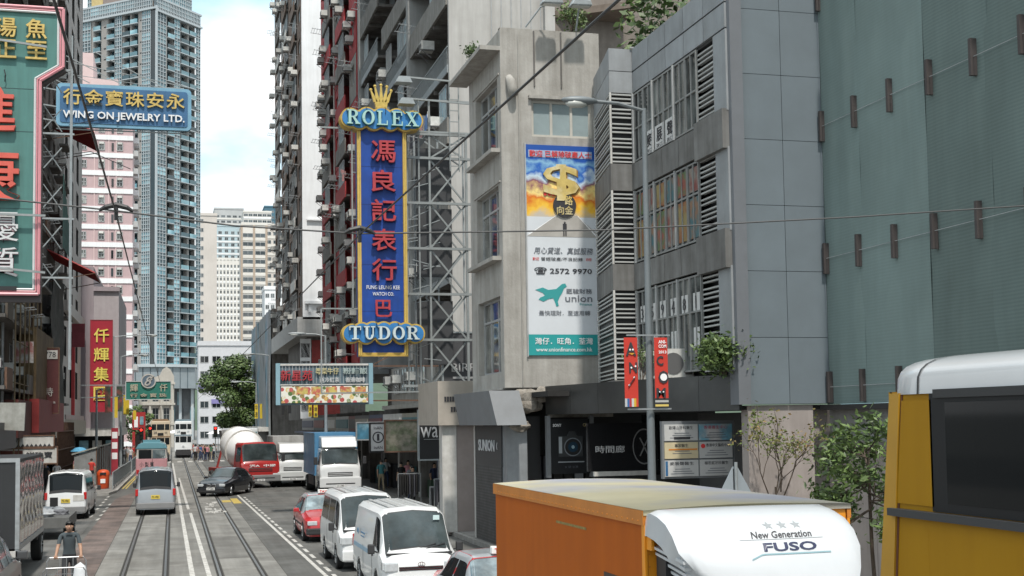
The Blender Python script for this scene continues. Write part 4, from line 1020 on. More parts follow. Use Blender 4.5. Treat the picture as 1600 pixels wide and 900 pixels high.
# projecting podium of the tower
b=MB(); ring=[]
for i in range(13):
    t=i/12; ring.append((-11.0+22*t, -6-3.2*math.sin(t*math.pi)))
b.prismz(ring[::1]+[(12,10),(-12,10)],13.2,18.6); b.build('podium_drum',[mat('podium_metal',(.27,.31,.33),.5,metal=.3,var=.15,scale=.4)],tw)
b=MB(); b.prismz([(x*1.05,y*1.08) for x,y in ring]+[(12,10),(-12,10)],18.6,19.3); b.build('podium_cornice',[ttrim],tw)
for i in range(12): MB().bar((ring[i][0],ring[i][1]-.1,13.3),(ring[i][0],ring[i][1]-.1,18.5),.15).build('podium_joint',[tdk],tw)
MB().box(-12,11,-3,8,0,13.2).build('base',[mat('tower_base',(.12,.13,.14),.5,var=.4,scale=.3)],tw)
for k in range(8): MB().box(-11+k*3,-10.3+k*3,-4,-3,0,13.2).build('base_column',[ttrim],tw)
for k in range(14): MB().box(-11+k*1.6,-9.9+k*1.6,-3.2,-3,1+4*(k%3),4.4+4*(k%3)).build('base_window',[tgl],tw)

# ---- old cream building with arcade
oc=empty('arcaded_house',(XA(196,232),232,0),0,'old cream three storey house with columns and a curved gable','building')
crm=mat('old_cream',(.50,.48,.43),.85,var=.15,scale=.6,streak=.15); W=XA(271,232)-XA(196,232)
hol=[(.7+k*1.85,1.75+k*1.85,z,z+2.3) for k in range(4) for z in (1.0,4.6,8.0)]
b=MB(); wallholes(b,0,W,0,11.2,hol,.5); b.build('wall',[crm],oc); MB().box(.2,W-.2,.5,10,0,11).build('interior',[dark],oc)
for z in (3.9,7.4,11.0): MB().box(-.2,W+.2,-.5,0,z,z+.35).build('cornice',[crm],oc)
for k in range(5): MB().tube([(.3+k*1.85,-.2,0),(.3+k*1.85,-.2,11)],.22,10).build('column',[crm],oc)
b=MB(); b.prism([(4.6,11.3),(W,11.3),(W,12.4),(W-.6,13.6),(W-1.3,14.1),(W-2,13.6),(W-2.4,12.6),(4.6,12.2)],-.2,.3); b.build('gable',[crm],oc)
for k in range(4):
    for z in (4.6,8.0): window(oc,.7+k*1.85,z,1.05,2.3,nx=2,nz=2,y=.35)

# ---- pink tower with white bands
Yp=215; x0=XA(121,Yp); x1=XA(205,Yp)
pk=empty('pink_tower',(x0,Yp,0),0,'pink apartment tower with white floor bands and small paired windows','building')
pink=mat('pink_render',(.48,.35,.355),.8,var=.12,scale=.4,streak=.1); pinkl=mat('pink_light',(.60,.46,.45),.8,var=.1,scale=.4); W=x1-x0
MB().box(0,W,.05,12,0,59).build('wall',[pink],pk); MB().box(-3,2.0,.4,12,57,64.5).build('upper_wall',[pinkl],pk); MB().box(1.6,W*.72,-.1,9,59,60.2).build('roof_parapet',[pinkl],pk)
we=win1_mesh(.8,1.3,2,2,t=.09,y=-.02,gm=glass_c); we2=win1_mesh(1.0,1.35,2,2,t=.09,y=-.02,gm=glass_c); acm=MB().box(0,.7,-.4,0,0,.35).mesh('window_air_conditioner',[ac_white])
for f in range(20):
    z=1.2+f*2.92
    MB().box(-.05,W+.08,-.1,.1,z-.62,z+.15).build('floor_band',[white_wall],pk)
    for xx,me in ((.3,we),(2.9,we2),(W-2.5,we2)): inst('window',me,pk,(xx,0,z+.55)); 
    for xx in (2.9,W-2.5): inst('window_air_conditioner',acm,pk,(xx+.15,-.05,z+1.55))
    inst('window',win1_mesh(.35,1.4,1,1,t=.05,y=-.02) if f==0 else _nar,pk,(W*.61,0,z+.5)) if False else MB().box(W*.6,W*.6+.35,-.06,.0,z+.5,z+1.8).build('vent_window',[glass],pk)
    for q in range(3):
        if (q+f)%3!=2: MB().box(W,W+.8,1+q*3.6,3.2+q*3.6,z,z+.9).build('side_balcony',[white_wall if q%2 else greyf],pk)
for xx in (.0,W*.27,W*.54,W*.68): MB().box(xx,xx+.14,-.04,.06,0,59).build('rib',[pinkl],pk)

# ---- mauve building with the long red banner sign
Ym=122
mv=empty('mauve_building',(-12,Ym,0),0,'mauve grey building with stepped roof line behind the long red banner','building')
mau=mat('mauve_render',(.36,.31,.33),.8,var=.12,scale=.5,streak=.2)
MB().box(0,5.0,0,20,3,18.4).build('wall',[mau],mv); MB().box(5.0,7.2,.2,20,3,16.4).build('wall',[mat('mauve_pale',(.42,.38,.39),.8,var=.1,streak=.15)],mv)
MB().box(2,7.35,-.5,20,3.0,3.7).build('canopy',[offwhite],mv); MB().box(0,7,.6,20,0.1,3).build('shop_void',[dark],mv)
MB().box(5.0,7.3,-.05,0.2,16.2,16.6).build('coping',[mau],mv)
for k in range(5): MB().box(1.5+k*1.15,2.3+k*1.15,.4,.6,.3,2.6).build('shop_window',[random.choice([glass_b,offwhite,glass_c])],mv)
sg=hang('banner_sign',(-6.22,120.6,5.2),1.85,8.2,mat('sign_crimson',(.36,.018,.035),.5,var=.1),'tall crimson sign with yellow chinese letters on the mauve building',cat='sign',frame=mat('crimson_edge',(.28,.05,.06)))
vtext('仟輝集團',1.25,1.75,mat('sign_yellow',(.72,.60,.12),.5,var=0),sg,(0,-.06,6.85),width=1.3,fat=.03,ext=.03)

# ---- left facades along the street
lc=empty('slit_window_building',(-8,101,0),90,'pale building with tall narrow window slits on the left side','building')
lcm=mat('pale_facade',(.47,.44,.42),.8,var=.14,scale=.7,streak=.22); lcp=mat('pale_pink_facade',(.45,.37,.355),.8,var=.12,scale=.7,streak=.2)
b=MB(); hol=[]
for f in range(12):
    z=6.2+f*3.1
    for x in (1.2,7.2,13.2): hol.append((x,x+2.6,z,z+2.3))
wallholes(b,0,20,3.6,45,hol,.32,m=0,mr=1); b.build('facade_wall',[lcm,mat('shaded_reveal',(.05,.048,.045),.8,var=.2)],lc); MB().box(.3,20,.3,10,3.6,45).build('core',[dark],lc)  # reveals coloured near black to stand for shade in the recesses
for h in hol: window(lc,h[0],h[2],2.6,2.3,nx=2,split=.6,y=.25)
MB().box(-.05,.3,.0,9,14,45).build('end_wall',[lcm],lc)
MB().box(0,20,-.35,0,12.6,13.4).build('ledge',[lcm],lc); MB().box(0,20,-.3,0,3.6,4.8).build('shop_band',[lcp],lc)
MB().box(9,9.5,-.25,0,4.8,11).build('red_strip',[redw],lc); MB().box(0,19,.8,3,.13,3.6).build('shop_void',[dark],lc)

# ---- shabby buildings behind the big green sign
ld=empty('shabby_building',(-8,60,0),90,'dark shabby old building with broken shutters behind the big green sign','building')
shab=mat('shabby_brown_wall',(.13,.10,.075),.9,var=.5,scale=.8,streak=.6,c2=(.19,.17,.14)); shab2=mat('shabby_grey_wall',(.22,.21,.195),.9,var=.4,scale=.8,streak=.5)
b=MB(); hol=[]
for f in range(10):
    z=5.6+f*3.2
    for x in (1.2,5.0,9.0,13.4,17.6): hol.append((x,x+2.2,z+.9,z+2.6))
wallholes(b,0,24,4.2,40,hol,.4); b.build('facade_wall',[shab],ld); MB().box(0,24,.4,10,.1,40).build('core',[dark],ld)
for h in hol:
    if random.random()<.75: window(ld,h[0],h[2],2.2,1.7,nx=random.choice([2,3]),nz=2,gm=random.choice([glass,glass_c,dark]),fm=random.choice([alu,rust,offwhite]),y=.1)
for f in range(8):
    z=5.6+f*3.2
    MB().box(.4,23,-.8,.05,z,z+.16).build('balcony_slab',[conc_dark],ld)
    for x in (1.5,6.2,10.5,15.0,19.5):
        if random.random()<.6: inst('air_conditioner',AC,ld,(x,-.1,z+1.0))
        if random.random()<.5: inst('drying_rack',RACK,ld,(x+1.2,-.5,z+.9))
        if random.random()<.5: MB().box(x-.6,x+1.6,-.85,-.75,z,z+1.0).build('parapet',[random.choice([shab,shab2,rust])],ld)
for x in (3.8,8.2,12.5,16.8,21.4): MB().tube([(x,-.3,4.5),(x,-.3,38)],.07,6).build('drain_pipe',[random.choice([rust,offwhite,steel])],ld)
MB().box(12.0,22,-1.0,-.1,5.3,9.2).build('enclosed_balcony',[mat('ochre_stained',(.20,.14,.07),.85,var=.6,scale=1.2,streak=.5)],ld)
MB().box(4,21,-1.0,-.1,3.4,5.2).build('dark_red_panel',[mat('maroon_stained',(.12,.03,.025),.8,var=.5,scale=1.5)],ld)
le=empty('netted_old_building',(-8,84,0),90,'narrow grey building with torn netting, teal sheet and red awnings','building')
b=MB(); hol=[(x,x+1.6,5.6+f*3.1+.8,5.6+f*3.1+2.5) for f in range(12) for x in (1.0,4.4,8.2,12.2)]
wallholes(b,0,17,4.2,44,hol,.4); b.build('facade_wall',[shab2],le); MB().box(0.2,17,.4,10,.1,44).build('core',[dark],le)
MB().box(-.1,.3,.0,9,16,44).build('end_wall',[mat('pale_old_wall',(.46,.45,.42),.85,var=.25,streak=.4)],le)
for h in hol:
    window(le,h[0],h[2],1.6,1.7,nx=2,nz=2,gm=random.choice([glass,glass_c]),fm=random.choice([alu,offwhite]),y=.15)
    if random.random()<.5: inst('air_conditioner',AC,le,(h[0]+.5,-.05,h[2]+.9))
    if random.random()<.45: MB().box(h[0]-.4,h[0]+2,-.7,-.1,h[2]-1.0,h[2]-.85).build('ledge',[conc_dark],le)
net=mat('dark_scaffold_net',(.055,.06,.055),.9,var=.7,scale=1.2,streak=.4,c2=(.11,.11,.10))
b=MB()
for i in range(9):
    for j in range(9):
        P_=lambda i,j:(.3+i*1.0,-.7+.5*.18*math.sin(i*1.9+j*1.3),5.2+j*.95); b.face([P_(i,j),P_(i+1,j),P_(i+1,j+1),P_(i,j+1)])
b.build('torn_netting',[net],le,smooth=True)
b=MB()
for i in range(14):
    P_=lambda i,z:(4+i*.35,-1.0-.06*(i%2),z); b.face([P_(i,15.6),P_(i+1,15.6),P_(i+1,20.5-i*.22),P_(i,20.5-i*.2)])
b.build('teal_sheet',[mat('teal_corrugated',(.05,.19,.17),.7,var=.4,streak=.5)],le)
def awn(nm,x,z,w_,lab):
    o=empty(nm,(-8,84+x,z),90,lab,'awning'); n=int(w_/.18)
    for k in range(n):
        b=MB(); x0=k*.18; b.face([(x0,-.0,.9),(x0+.09,-.0,.99),(x0+.09,-3.0,-.50),(x0,-3.0,-.6)]); b.face([(x0+.09,-.0,.99),(x0+.18,-.0,.9),(x0+.18,-3.0,-.6),(x0+.09,-3.0,-.50)])
        b.build('corrugated_strip',[mat('dark_red_awning',(.30,.035,.035),.6,var=.3,rnd=.1)],o)
    b=MB(); b.bar((0,-3,-.6),(0,-.1,-1.2),.05); b.bar((w_,-3,-.6),(w_,-.1,-1.2),.05); b.bar((0,-3,-.62),(w_,-3,-.62),.06); b.build('support_bar',[rust],o)
awn('red_awning',2.5,23.6,6.5,'dark red corrugated awning just below the blue jewellery sign'); awn('red_awning',4.5,14.6,6,'dark red corrugated awning below the teal sheet')
# ---- left shopfronts
lsp=['street level shop under the ochre balcony beside the dark truck','shop with white fascia beyond the dark truck','red fronted shop beside the parked white van','shop with pink and white panels before the covered hoarding']
for k,(y0,wd,fm_,h0) in enumerate(((50,10,sm[2],3.0),(60.5,9,sm[2],3.2),(70,15.5,mat('crimson_fascia',(.22,.02,.018),.6,var=.2),3.6),(86.5,30,sm[4],3.3))):
    s=empty('street_shop',(-7.95,y0,0),90,lsp[k],'shop')
    MB().box(0,wd,-1.3 if k in(0,2) else -.7,0,h0,h0+(1.1 if k!=2 else 1.75)).build('fascia',[fm_],s)
    for q in range(int(wd/2.2)):
        MB().box(.2+q*2.2,1.9+q*2.2,.25,.4,.13,2.9).build('shop_window',[random.choice([glass,glass_c,dark,sm[q%7]])],s)
        MB().box(q*2.2,.15+q*2.2,-.05,.4,.13,h0).build('door_post',[conc_dark],s)
        if k==3 and q<5: MB().box(.3+q*1.3,1.2+q*1.3,-.78,-.7,3.2,5.3).build('fascia_board',[mat('crimson_board',(.36,.04,.07)) if q%2 else offwhite],s)
gs=empty('grille_screen',(-7.15,87,0),90,'dark red iron grille screen under the pink fascia boards','grille')
b=MB().box(0,14,.1,.16,.1,4.2).build('backing',[mat('maroon_dark',(.06,.012,.012),.7,var=.4)],gs)
for k in range(18): MB().bar((k*.8,0,.13),(k*.8,0,4.2),.10).build('grille_bar',[rust],gs)
for z in (1.2,2.4,3.6): MB().bar((0,-.02,z),(14,-.02,z),.08).build('grille_rail',[rust],gs)
tag(gs,)
# scaffold poles on the shabby corner
sp=empty('scaffold',(-7.2,64,0),0,'thin bamboo and pipe scaffold in front of the shabby brown wall','scaffold')
for k in range(7): MB().tube([(0,k*2,0),(.05,k*2,11.5)],.04,5).build('pole',[mat('bamboo_dark',(.16,.12,.07),.8,var=.3)],sp)
for z in (4,6,8,10): MB().tube([(0,-.3,z),(0,12.3,z)],.035,5).build('ledger',[mat('bamboo_dark',(.16,.12,.07))],sp)
# ================================================================ big hanging signs
neon=mat('neon_tube_pink',(.62,.26,.29),.4,var=.15); neonw=mat('neon_tube_white',(.55,.56,.56),.4,var=.1)
yel=mat('sign_gold',(.58,.42,.12),.5,var=.3,scale=6); green_s=mat('sign_sea_green',(.07,.205,.185),.55,var=.15,scale=.7,streak=.3)
redl=mat('sign_coral_letter',(.60,.10,.07),.5,var=.2,scale=3); redd=mat('sign_red_letter',(.42,.04,.05),.5,var=.3,scale=5)
blue_s=mat('sign_royal_blue',(.004,.060,.34),.5,var=.25,scale=2,streak=.35); blue_l=mat('sign_sky_blue',(.03,.20,.48),.5,var=.25,scale=3); blue_g=mat('sign_dusty_blue',(.035,.125,.26),.55,var=.25,scale=2,streak=.2)
goldt=mat('neon_edge_gold',(.55,.36,.07),.5,var=.3,scale=4); pipe=mat('sign_frame_pipe',(.28,.30,.30),.5,metal=.3,var=.2)
silv=mat('silver_letter',(.58,.66,.66),.35,metal=.2,var=.1); seag=mat('pale_green_letter',(.36,.56,.52),.4,var=.15)
# ---- green pawn style sign at the left
g=empty('green_sign',(-5.6,45,0),0,'huge sea green sign with coral and gold characters and pink neon edge at the left','sign')
out=[(-2.4,8.3),(1.28,8.3),(1.28,15.45),(2.0,15.95),(2.0,18.0),(-2.4,18.0)]
MB().prism(out,0,.45).build('board',[green_s],g)
for off,r_,mt in ((.0,.055,neon),(.16,.04,neonw),(.09,.03,neon)):
    pts=[(-2.4,-.06,8.3+off),(1.28-off,-.06,8.3+off),(1.28-off,-.06,15.5+off*.4),(2.0-off,-.06,16.0+off*.3),(2.0-off,-.06,18.0-off),(-2.4,-.06,18.0-off)]
    b=MB()
    for p,q in zip(pts,pts[1:]): b.tube([p,q],r_,6)
    b.build('neon_edge',[mt],g)
MB().prism([(-2.4,8.05),(1.34,8.05),(1.34,15.4),(2.06,15.9),(2.06,18.1),(-2.4,18.1)],.08,.4).build('rim',[mat('dark_rim',(.06,.05,.05),.6)],g)
for ch,x,z,h,mt in (('魚',1.15,17.25,.66,yel),('至',1.15,16.52,.62,yel),('湯',.18,17.25,.66,yel),('正',.18,16.52,.62,yel)):
    text(ch,h,mt,g,(x,-.09,z-.0),width=.68,fat=.03,ext=.05,name='character')
for ch,x,z,h,w_,mt in (('進',-.22,14.45,1.5,1.5,redl),('康',-.2,12.25,1.85,1.75,redl)):
    text(ch,h,mt,g,(x,-.12,z),width=w_,fat=.045,ext=.10,name='character')
for ch,z,h in (('優',10.55,1.0),('質',9.35,.98)):
    text(ch,h,mat('neon_letter_mauve',(.42,.28,.31),.5,var=.2),g,(.12,-.10,z),width=1.05,fat=.03,ext=.05,name='character'); text(ch,h,neonw,g,(.12,-.17,z),width=1.05,fat=-.002,ext=.008,name='character')
for z in (15.3,11.9,9.9): MB().tube([(.15,-.1,z+.5),(.2,-.16,z+.3),(.17,-.1,z+.1)],.02,6).build('cable_loop',[black],g)
for z in (15.2,13.75,11.15): MB().box(-2.4,1.1,-.006,-.001,z,z+.02).build('sheet_seam',[mat('seam_dark',(.03,.07,.07))],g)
for z,zz in ((17.0,16.6),(10.95,10.9),(9.35,9.0)): MB().bar((-2.4,-.3,z),(1.5,-.28,zz),.07).build('stay_bar',[pipe],g)
MB().box(-2.4,.6,-.12,.1,8.42,8.55).build('drip_tray',[black],g)
b=MB()
for x in (2.25,): b.tube([(x,.3,5.8),(x,.3,17.2)],.05,6)
for z in (8.9,10.9,13.8,16.0): b.bar((1.3,.3,z),(2.35,.3,z),.06)
b.build('side_mast',[steel_paint],g)
for k in range(6):
    z=8.6+k*1.35; MB().bar((1.35,.5,z),(1.9,.9,z+.8),.03).build('brace',[steel_paint],g); MB().bar((1.9,.9,z),(1.35,.5,z+.8),.03).build('brace',[steel_paint],g)
MB().bar((-2.4,.2,9),(-2.4,12,9),.1).build('wall_beam',[rust],g); MB().bar((-2.4,.2,16),(-2.4,12,16),.1).build('wall_beam',[rust],g)

# ---- blue jewellery sign
j=empty('jewellery_sign',(-1.965,55,16.28),0,'dusty blue sign with gold characters and white lettering hung high over the tram track','sign')
def rrect(w,h,r,n=5):
    pts=[]
    for cx,cz,a0 in ((w/2-r,h/2-r,0),(-w/2+r,h/2-r,90),(-w/2+r,-h/2+r,180),(w/2-r,-h/2+r,270)):
        for i in range(n+1):
            a=R(a0+90*i/n); pts.append((cx+r*math.cos(a),cz+r*math.sin(a)))
    return pts
MB().prism([(x,z+.88) for x,z in rrect(5.4,1.78,.2)],0,.3).build('board',[mat('sign_rim_blue',(.16,.33,.45),.5,var=.2)],j)
MB().prism([(x,z+.88) for x,z in rrect(5.1,1.5,.12)],-.03,-.001).build('face_panel',[blue_g],j)
text('行金寶珠安永',.66,yel,j,(0,-.09,1.2),width=4.85,fat=.045,ext=.04,spacing=1.12); text('WING ON JEWELRY LTD.',.40,mat('white_letter',(.68,.68,.68),.5,var=.1),j,(.0,-.08,.42),width=4.85,fat=.02,ext=.04)
b=MB()
for x,z in ((-2.5,1.9),(-1.4,1.95),(1.6,1.9),(0,1.9)): b.bar((x,.1,z-.1),(x-2.8,.2,z+1.3),.03)
for z in (.2,.8,1.5): b.bar((-2.6,.2,z),(-6,.3,z+.5),.05)
b.bar((-2.6,.25,1.8),(2.4,.25,1.85),.04); b.bar((-6,.3,3.4),(2.6,.25,1.9),.03); b.bar((-6,.3,2.6),(2.6,.25,1.75),.02); b.bar((-2.7,.2,-.1),(2.7,.2,-.1),.05)
b.build('stay_rods',[pipe],j)
MB().tube([(-2.2,-.1,-.0),(-1,-.1,.28),(.3,-.1,.5)],.015,4).build('loose_cable',[black],j)

# ---- serif letters cut as plates
def serif_mesh(ch,H,W,d,mt):
    polys=[]; bx=lambda a,b_,c,e: polys.append([(a,c),(b_,c),(b_,e),(a,e)])
    def ring(cx,cz,ro,so,ri,si,a0,a1,n=14):
        for i in range(n):
            t0=R(a0+(a1-a0)*i/n); t1=R(a0+(a1-a0)*(i+1)/n)
            polys.append([(cx+ri*math.cos(t0),cz+si*math.sin(t0)),(cx+ro*math.cos(t0),cz+so*math.sin(t0)),(cx+ro*math.cos(t1),cz+so*math.sin(t1)),(cx+ri*math.cos(t1),cz+si*math.sin(t1))])
    if ch=='L': bx(.14,.34,.08,.92); bx(.03,.46,.92,1); bx(.03,.85,0,.08); bx(.77,.85,.08,.32)
    if ch=='T': bx(.38,.60,.08,.91); bx(.04,.94,.91,1); bx(.04,.11,.70,.91); bx(.87,.94,.70,.91); bx(.24,.74,0,.08)
    if ch=='E': bx(.14,.34,.08,.92); bx(.03,.84,.92,1); bx(.03,.88,0,.08); bx(.76,.84,.72,.92); bx(.80,.88,.08,.30); bx(.34,.62,.46,.54); bx(.56,.62,.36,.46); bx(.56,.62,.54,.64)
    if ch=='O': ring(.5,.5,.47,.51,.26,.43,0,360,26)
    if ch=='D': bx(.12,.32,.08,.92); bx(.02,.45,.92,1); bx(.02,.45,0,.08); ring(.45,.5,.50,.5,.28,.42,-90,90)
    if ch=='U': bx(.16,.36,.35,.92); bx(.70,.79,.35,.92); bx(.04,.48,.92,1); bx(.58,.91,.92,1); ring(.475,.36,.315,.37,.225,.28,180,360) if 0 else ring(.475,.36,.315,.37,.13,.27,180,360)
    if ch=='R': bx(.12,.32,.08,.92); bx(.02,.45,.92,1); bx(.02,.44,0,.08); ring(.45,.73,.38,.27,.17,.19,-90,90); bx(.32,.45,.46,.54); polys.append([(.42,.46),(.62,.46),(.90,.08),(.66,.08)]); bx(.62,1.0,0,.08)
    if ch=='X': polys.append([(.08,.93),(.32,.93),(.88,.07),(.64,.07)]); polys.append([(.72,.93),(.82,.93),(.24,.07),(.14,.07)]); bx(.0,.40,.93,1); bx(.60,.98,.93,1); bx(.0,.38,0,.07); bx(.54,1.0,0,.07)
    b=MB()
    for i,p in enumerate(polys):
        b.prism([(x*W,z*H) for x,z in (p if sum(p[k][0]*p[(k+1)%len(p)][1]-p[(k+1)%len(p)][0]*p[k][1] for k in range(len(p)))>0 else p[::-1])],-d-.0007*(i%7),0)
    return b.mesh('letter',[mt])
def serif(word,H,x0,x1,z,parent,y,mt,mt2=None,d=.05):
    pitch=(x1-x0)/len(word)
    for i,ch in enumerate(word):
        if mt2: inst('letter_base',serif_mesh(ch,H*1.10,pitch*.97,d,mt2),parent,(x0+i*pitch+pitch*.015,y,z-H*.05))
        inst('letter',serif_mesh(ch,H,pitch*.88,d,mt),parent,(x0+i*pitch+pitch*.06,y-(d+.01 if mt2 else 0),z))
def cloud(circs,n=90):
    x0=min(c[0]-c[2] for c in circs); x1=max(c[0]+c[2] for c in circs); top=[];bot=[]
    for i in range(n+1):
        t=(1-math.cos(math.pi*i/n))/2; x=x0+(x1-x0)*t; us=[(c[1]+math.sqrt(max(0,c[2]**2-(x-c[0])**2)),c[1]-math.sqrt(max(0,c[2]**2-(x-c[0])**2))) for c in circs if abs(x-c[0])<=c[2]+1e-9]
        if us: top.append((x,max(u[0] for u in us))); bot.append((x,min(u[1] for u in us)))
    return bot+top[::-1]
# ---- the long blue watch sign
r=empty('watch_sign',(7.37,46,0),0,'tall royal blue watch shop sign with red characters, gold crown and cloud shaped ends','sign')
MB().box(-.9,.9,0,.4,6.26,14.9).build('board',[blue_s],r)
b=MB()
for x in (-.84,.84): b.box(x-.07,x+.07,-.09,-.001,6.26,14.7)
for z in (6.33,): b.box(-.77,.77,-.09,-.001,z-.07,z+.07)
b.build('gold_border',[goldt],r)
b=MB()
for x in (-.84,.84):
    for dx in (-.03,.03): b.tube([(x+dx,-.11,6.3),(x+dx,-.11,14.6)],.014,5)
b.build('border_tubes',[mat('gold_tube',(.65,.5,.15),.4)],r)
for i,ch in enumerate('馮良記表行'):
    z=13.75-1.085*i; text(ch,.80,redd,r,(.04,-.16,z),width=.90,fat=.045,ext=.06,name='character'); text(ch,.80,mat('dark_blue_shadow',(.01,.02,.1)),r,(.07,-.06,z-.03),width=.92,fat=.05,ext=.02,name='character_base')
text('FUNG LEUNG KEE',.14,mat('white_letter',(.68,.68,.68)),r,(.02,-.03,8.78),width=1.22,fat=.01); text('WATCH CO.',.13,mat('white_letter',(.68,.68,.68)),r,(.02,-.03,8.54),width=.78,fat=.01)
text('巴',.62,redd,r,(.02,-.12,8.0),width=.6,fat=.03,ext=.05,name='character')
C1=[(x,14.93,.37) for x in (-1.15,1.15)]+[(-.55,14.98,.38),(.0,14.98,.40),(.55,14.98,.38),(-.85,14.86,.36),(.85,14.86,.36),(-.3,14.85,.36),(.3,14.85,.36)]
pl=cloud(C1); pin=cloud([(x,z,q-.06) for x,z,q in C1])
MB().prism(pl,-.22,.35).build('cloud_rim',[goldt],r); MB().prism(pin,-.26,-.221).build('cloud_panel',[blue_l],r)
serif('ROLEX',.52,-1.33,1.36,14.68,r,-.28,seag,mat('dark_green_letter',(.015,.14,.13),.5),d=.05)
C2=[(-1.15,7.08,.36),(1.15,7.08,.36),(-.8,7.17,.33),(-.4,7.2,.33),(0,7.2,.33),(.4,7.2,.33),(.8,7.17,.33),(-.65,7.02,.34),(0,7.0,.34),(.65,7.02,.34)]
pl=cloud(C2); pin=cloud([(x,z,q-.06) for x,z,q in C2])
MB().prism(pl,-.22,.3).build('cloud_rim',[goldt],r); MB().prism(pin,-.26,-.221).build('cloud_panel',[blue_l],r)
serif('TUDOR',.47,-1.32,1.3,6.86,r,-.28,silv,mat('steel_blue_letter',(.10,.16,.22),.5),d=.06)
cg=mat('crown_gold',(.62,.45,.12),.35,metal=.3,var=.3,scale=8)
b=MB()
b.prism([(-.20,15.38),(.20,15.38),(.24,15.6),(-.24,15.6)],-.1,.1); b.tube([(-.2,0,15.62),(.2,0,15.62)],.05,6)
b.build('crown_base',[cg],r)
for k,(a_,l_) in enumerate(((-34,.52),(-18,.60),(0,.62),(18,.60),(34,.52))):
    b=MB(); dx=math.sin(R(a_)); dz=math.cos(R(a_)); bx_=dx*.36
    b.prism([(bx_-.08,15.6),(bx_+.08,15.6),(bx_+dx*l_*.6+.02,15.6+dz*l_),(bx_+dx*l_*.6-.02,15.6+dz*l_)],-.05,.05); b.ball((bx_+dx*l_*.6,0,15.62+dz*l_),.065,8); b.build('crown_point',[cg],r)
for z in (7.9,9.6,11.8,13.2): MB().box(-.76,.76,-.004,-.001,z,z+.012).build('sheet_joint',[mat('joint_navy',(.003,.02,.10))],r)
for x,z in ((-1.2,14.9),(-.6,15.0),(.1,15.0),(.7,14.95),(1.2,14.9),(-1.1,7.1),(-.3,7.2),(.5,7.1),(1.1,7.0)):
    MB().tube([(x,-.25,z+.38),(x+.03,-.33,z+.28),(x+.01,-.29,z+.1)],.012,5).build('neon_lead',[black],r)
# steel frame holding it
fr=empty('sign_frame',(8.3,46.5,0),0,'steel lattice frame fixing the tall blue sign to the building','sign frame')
def latt(parent,x0,x1,y,zs,w=.06,name='cross_brace',mt=pipe):
    for a_,c in zip(zs,zs[1:]):
        MB().bar((x0,y,a_),(x1,y,c),w).build(name,[mt],parent); MB().bar((x1,y+.02,a_),(x0,y+.02,c),w).build(name,[mt],parent)
zs=[5.2,6.9,8.6,10.3,12.0,13.7,14.6]
for x,w_ in ((.1,.05),(.55,.05),(.95,.07),(2.35,.09),(3.1,.07)): MB().bar((x,0,5.0),(x,0,15.9 if x>.3 and x<1 else 14.7),w_).build('upright',[pipe],fr)
for z in zs: MB().bar((-.1,-.03,z),(3.3,-.03,z),.09).build('cross_beam',[pipe],fr)
latt(fr,.95,2.35,.05,zs,.06); latt(fr,1.0,2.4,1.2,zs,.05)
for x in (.6,1.5,2.5): MB().bar((x,1.2,5),(x,1.2,14.6),.06).build('upright',[steel_paint],fr)
pmr=mat('dark_grey_sheet',(.05,.052,.056),.55,var=.2)
for z0,z1 in ((12.2,14.2),(9.3,11.9),(6.0,8.4)): MB().box(.55,1.9,.55,.6,z0,z1).build('dark_sheet',[pmr],fr)
for zz in (14.7,15.9): MB().bar((-3.1 if zz<15 else .2,0,zz),(2.9,0,zz),.06).build('top_rail',[pipe],fr)
b=MB()
for k in range(7): b.bar((1.7,-.2,13.4+k*.42),(2.05,-.2,13.4+k*.42),.03)
b.bar((1.7,-.2,13.2),(1.7,-.2,16.6),.04); b.bar((2.05,-.2,13.2),(2.05,-.2,16.6),.04); b.build('ladder',[pipe],fr)
b=MB(); b.bar((-3.15,-.4,4.95),(3.0,-.4,5.0),.05); b.bar((-3.15,-.4,4.95),(-3.15,-.4,8.0),.05); b.bar((-3.15,-.4,8.0),(-1.6,-.4,8.0),.05); b.bar((-2.0,-.4,8.0),(-2.0,-.4,14.7),.05)
for z in (9.5,11.3,13,14.7): b.bar((-2.0,-.4,z),(-1.5,-.1,z),.05)
b.build('outrigger',[pipe],fr)
b=MB()
for k in range(22):
    z=5.2+random.random()*9; x=random.choice([.1,.55,.95]); b.bar((x-.25,.1,z),(x+.4,.1,z+random.uniform(-.3,.3)),.025)
b.build('ties',[steel_paint],fr)['kind']='stuff'
for k,z in enumerate((16.35,15.55)):
    f=empty('floodlight',(8.2+k*.1,46,z),0,['upper','lower'][k]+' floodlight on a long arm above the tall blue sign','floodlight','floodlights above the tall blue sign')
    b=MB(); b.bar((.2,0,.25),(2.6,0,.15),.06); b.bar((2.6,0,.15),(2.8,0,-.4),.06); b.build('arm',[pipe],f)
    b=MB(); b.prism([(-.3,0),(.3,0),(.2,.22),(-.2,.22)],-.25,.25); b.build('lamp_housing',[steel_paint],f)

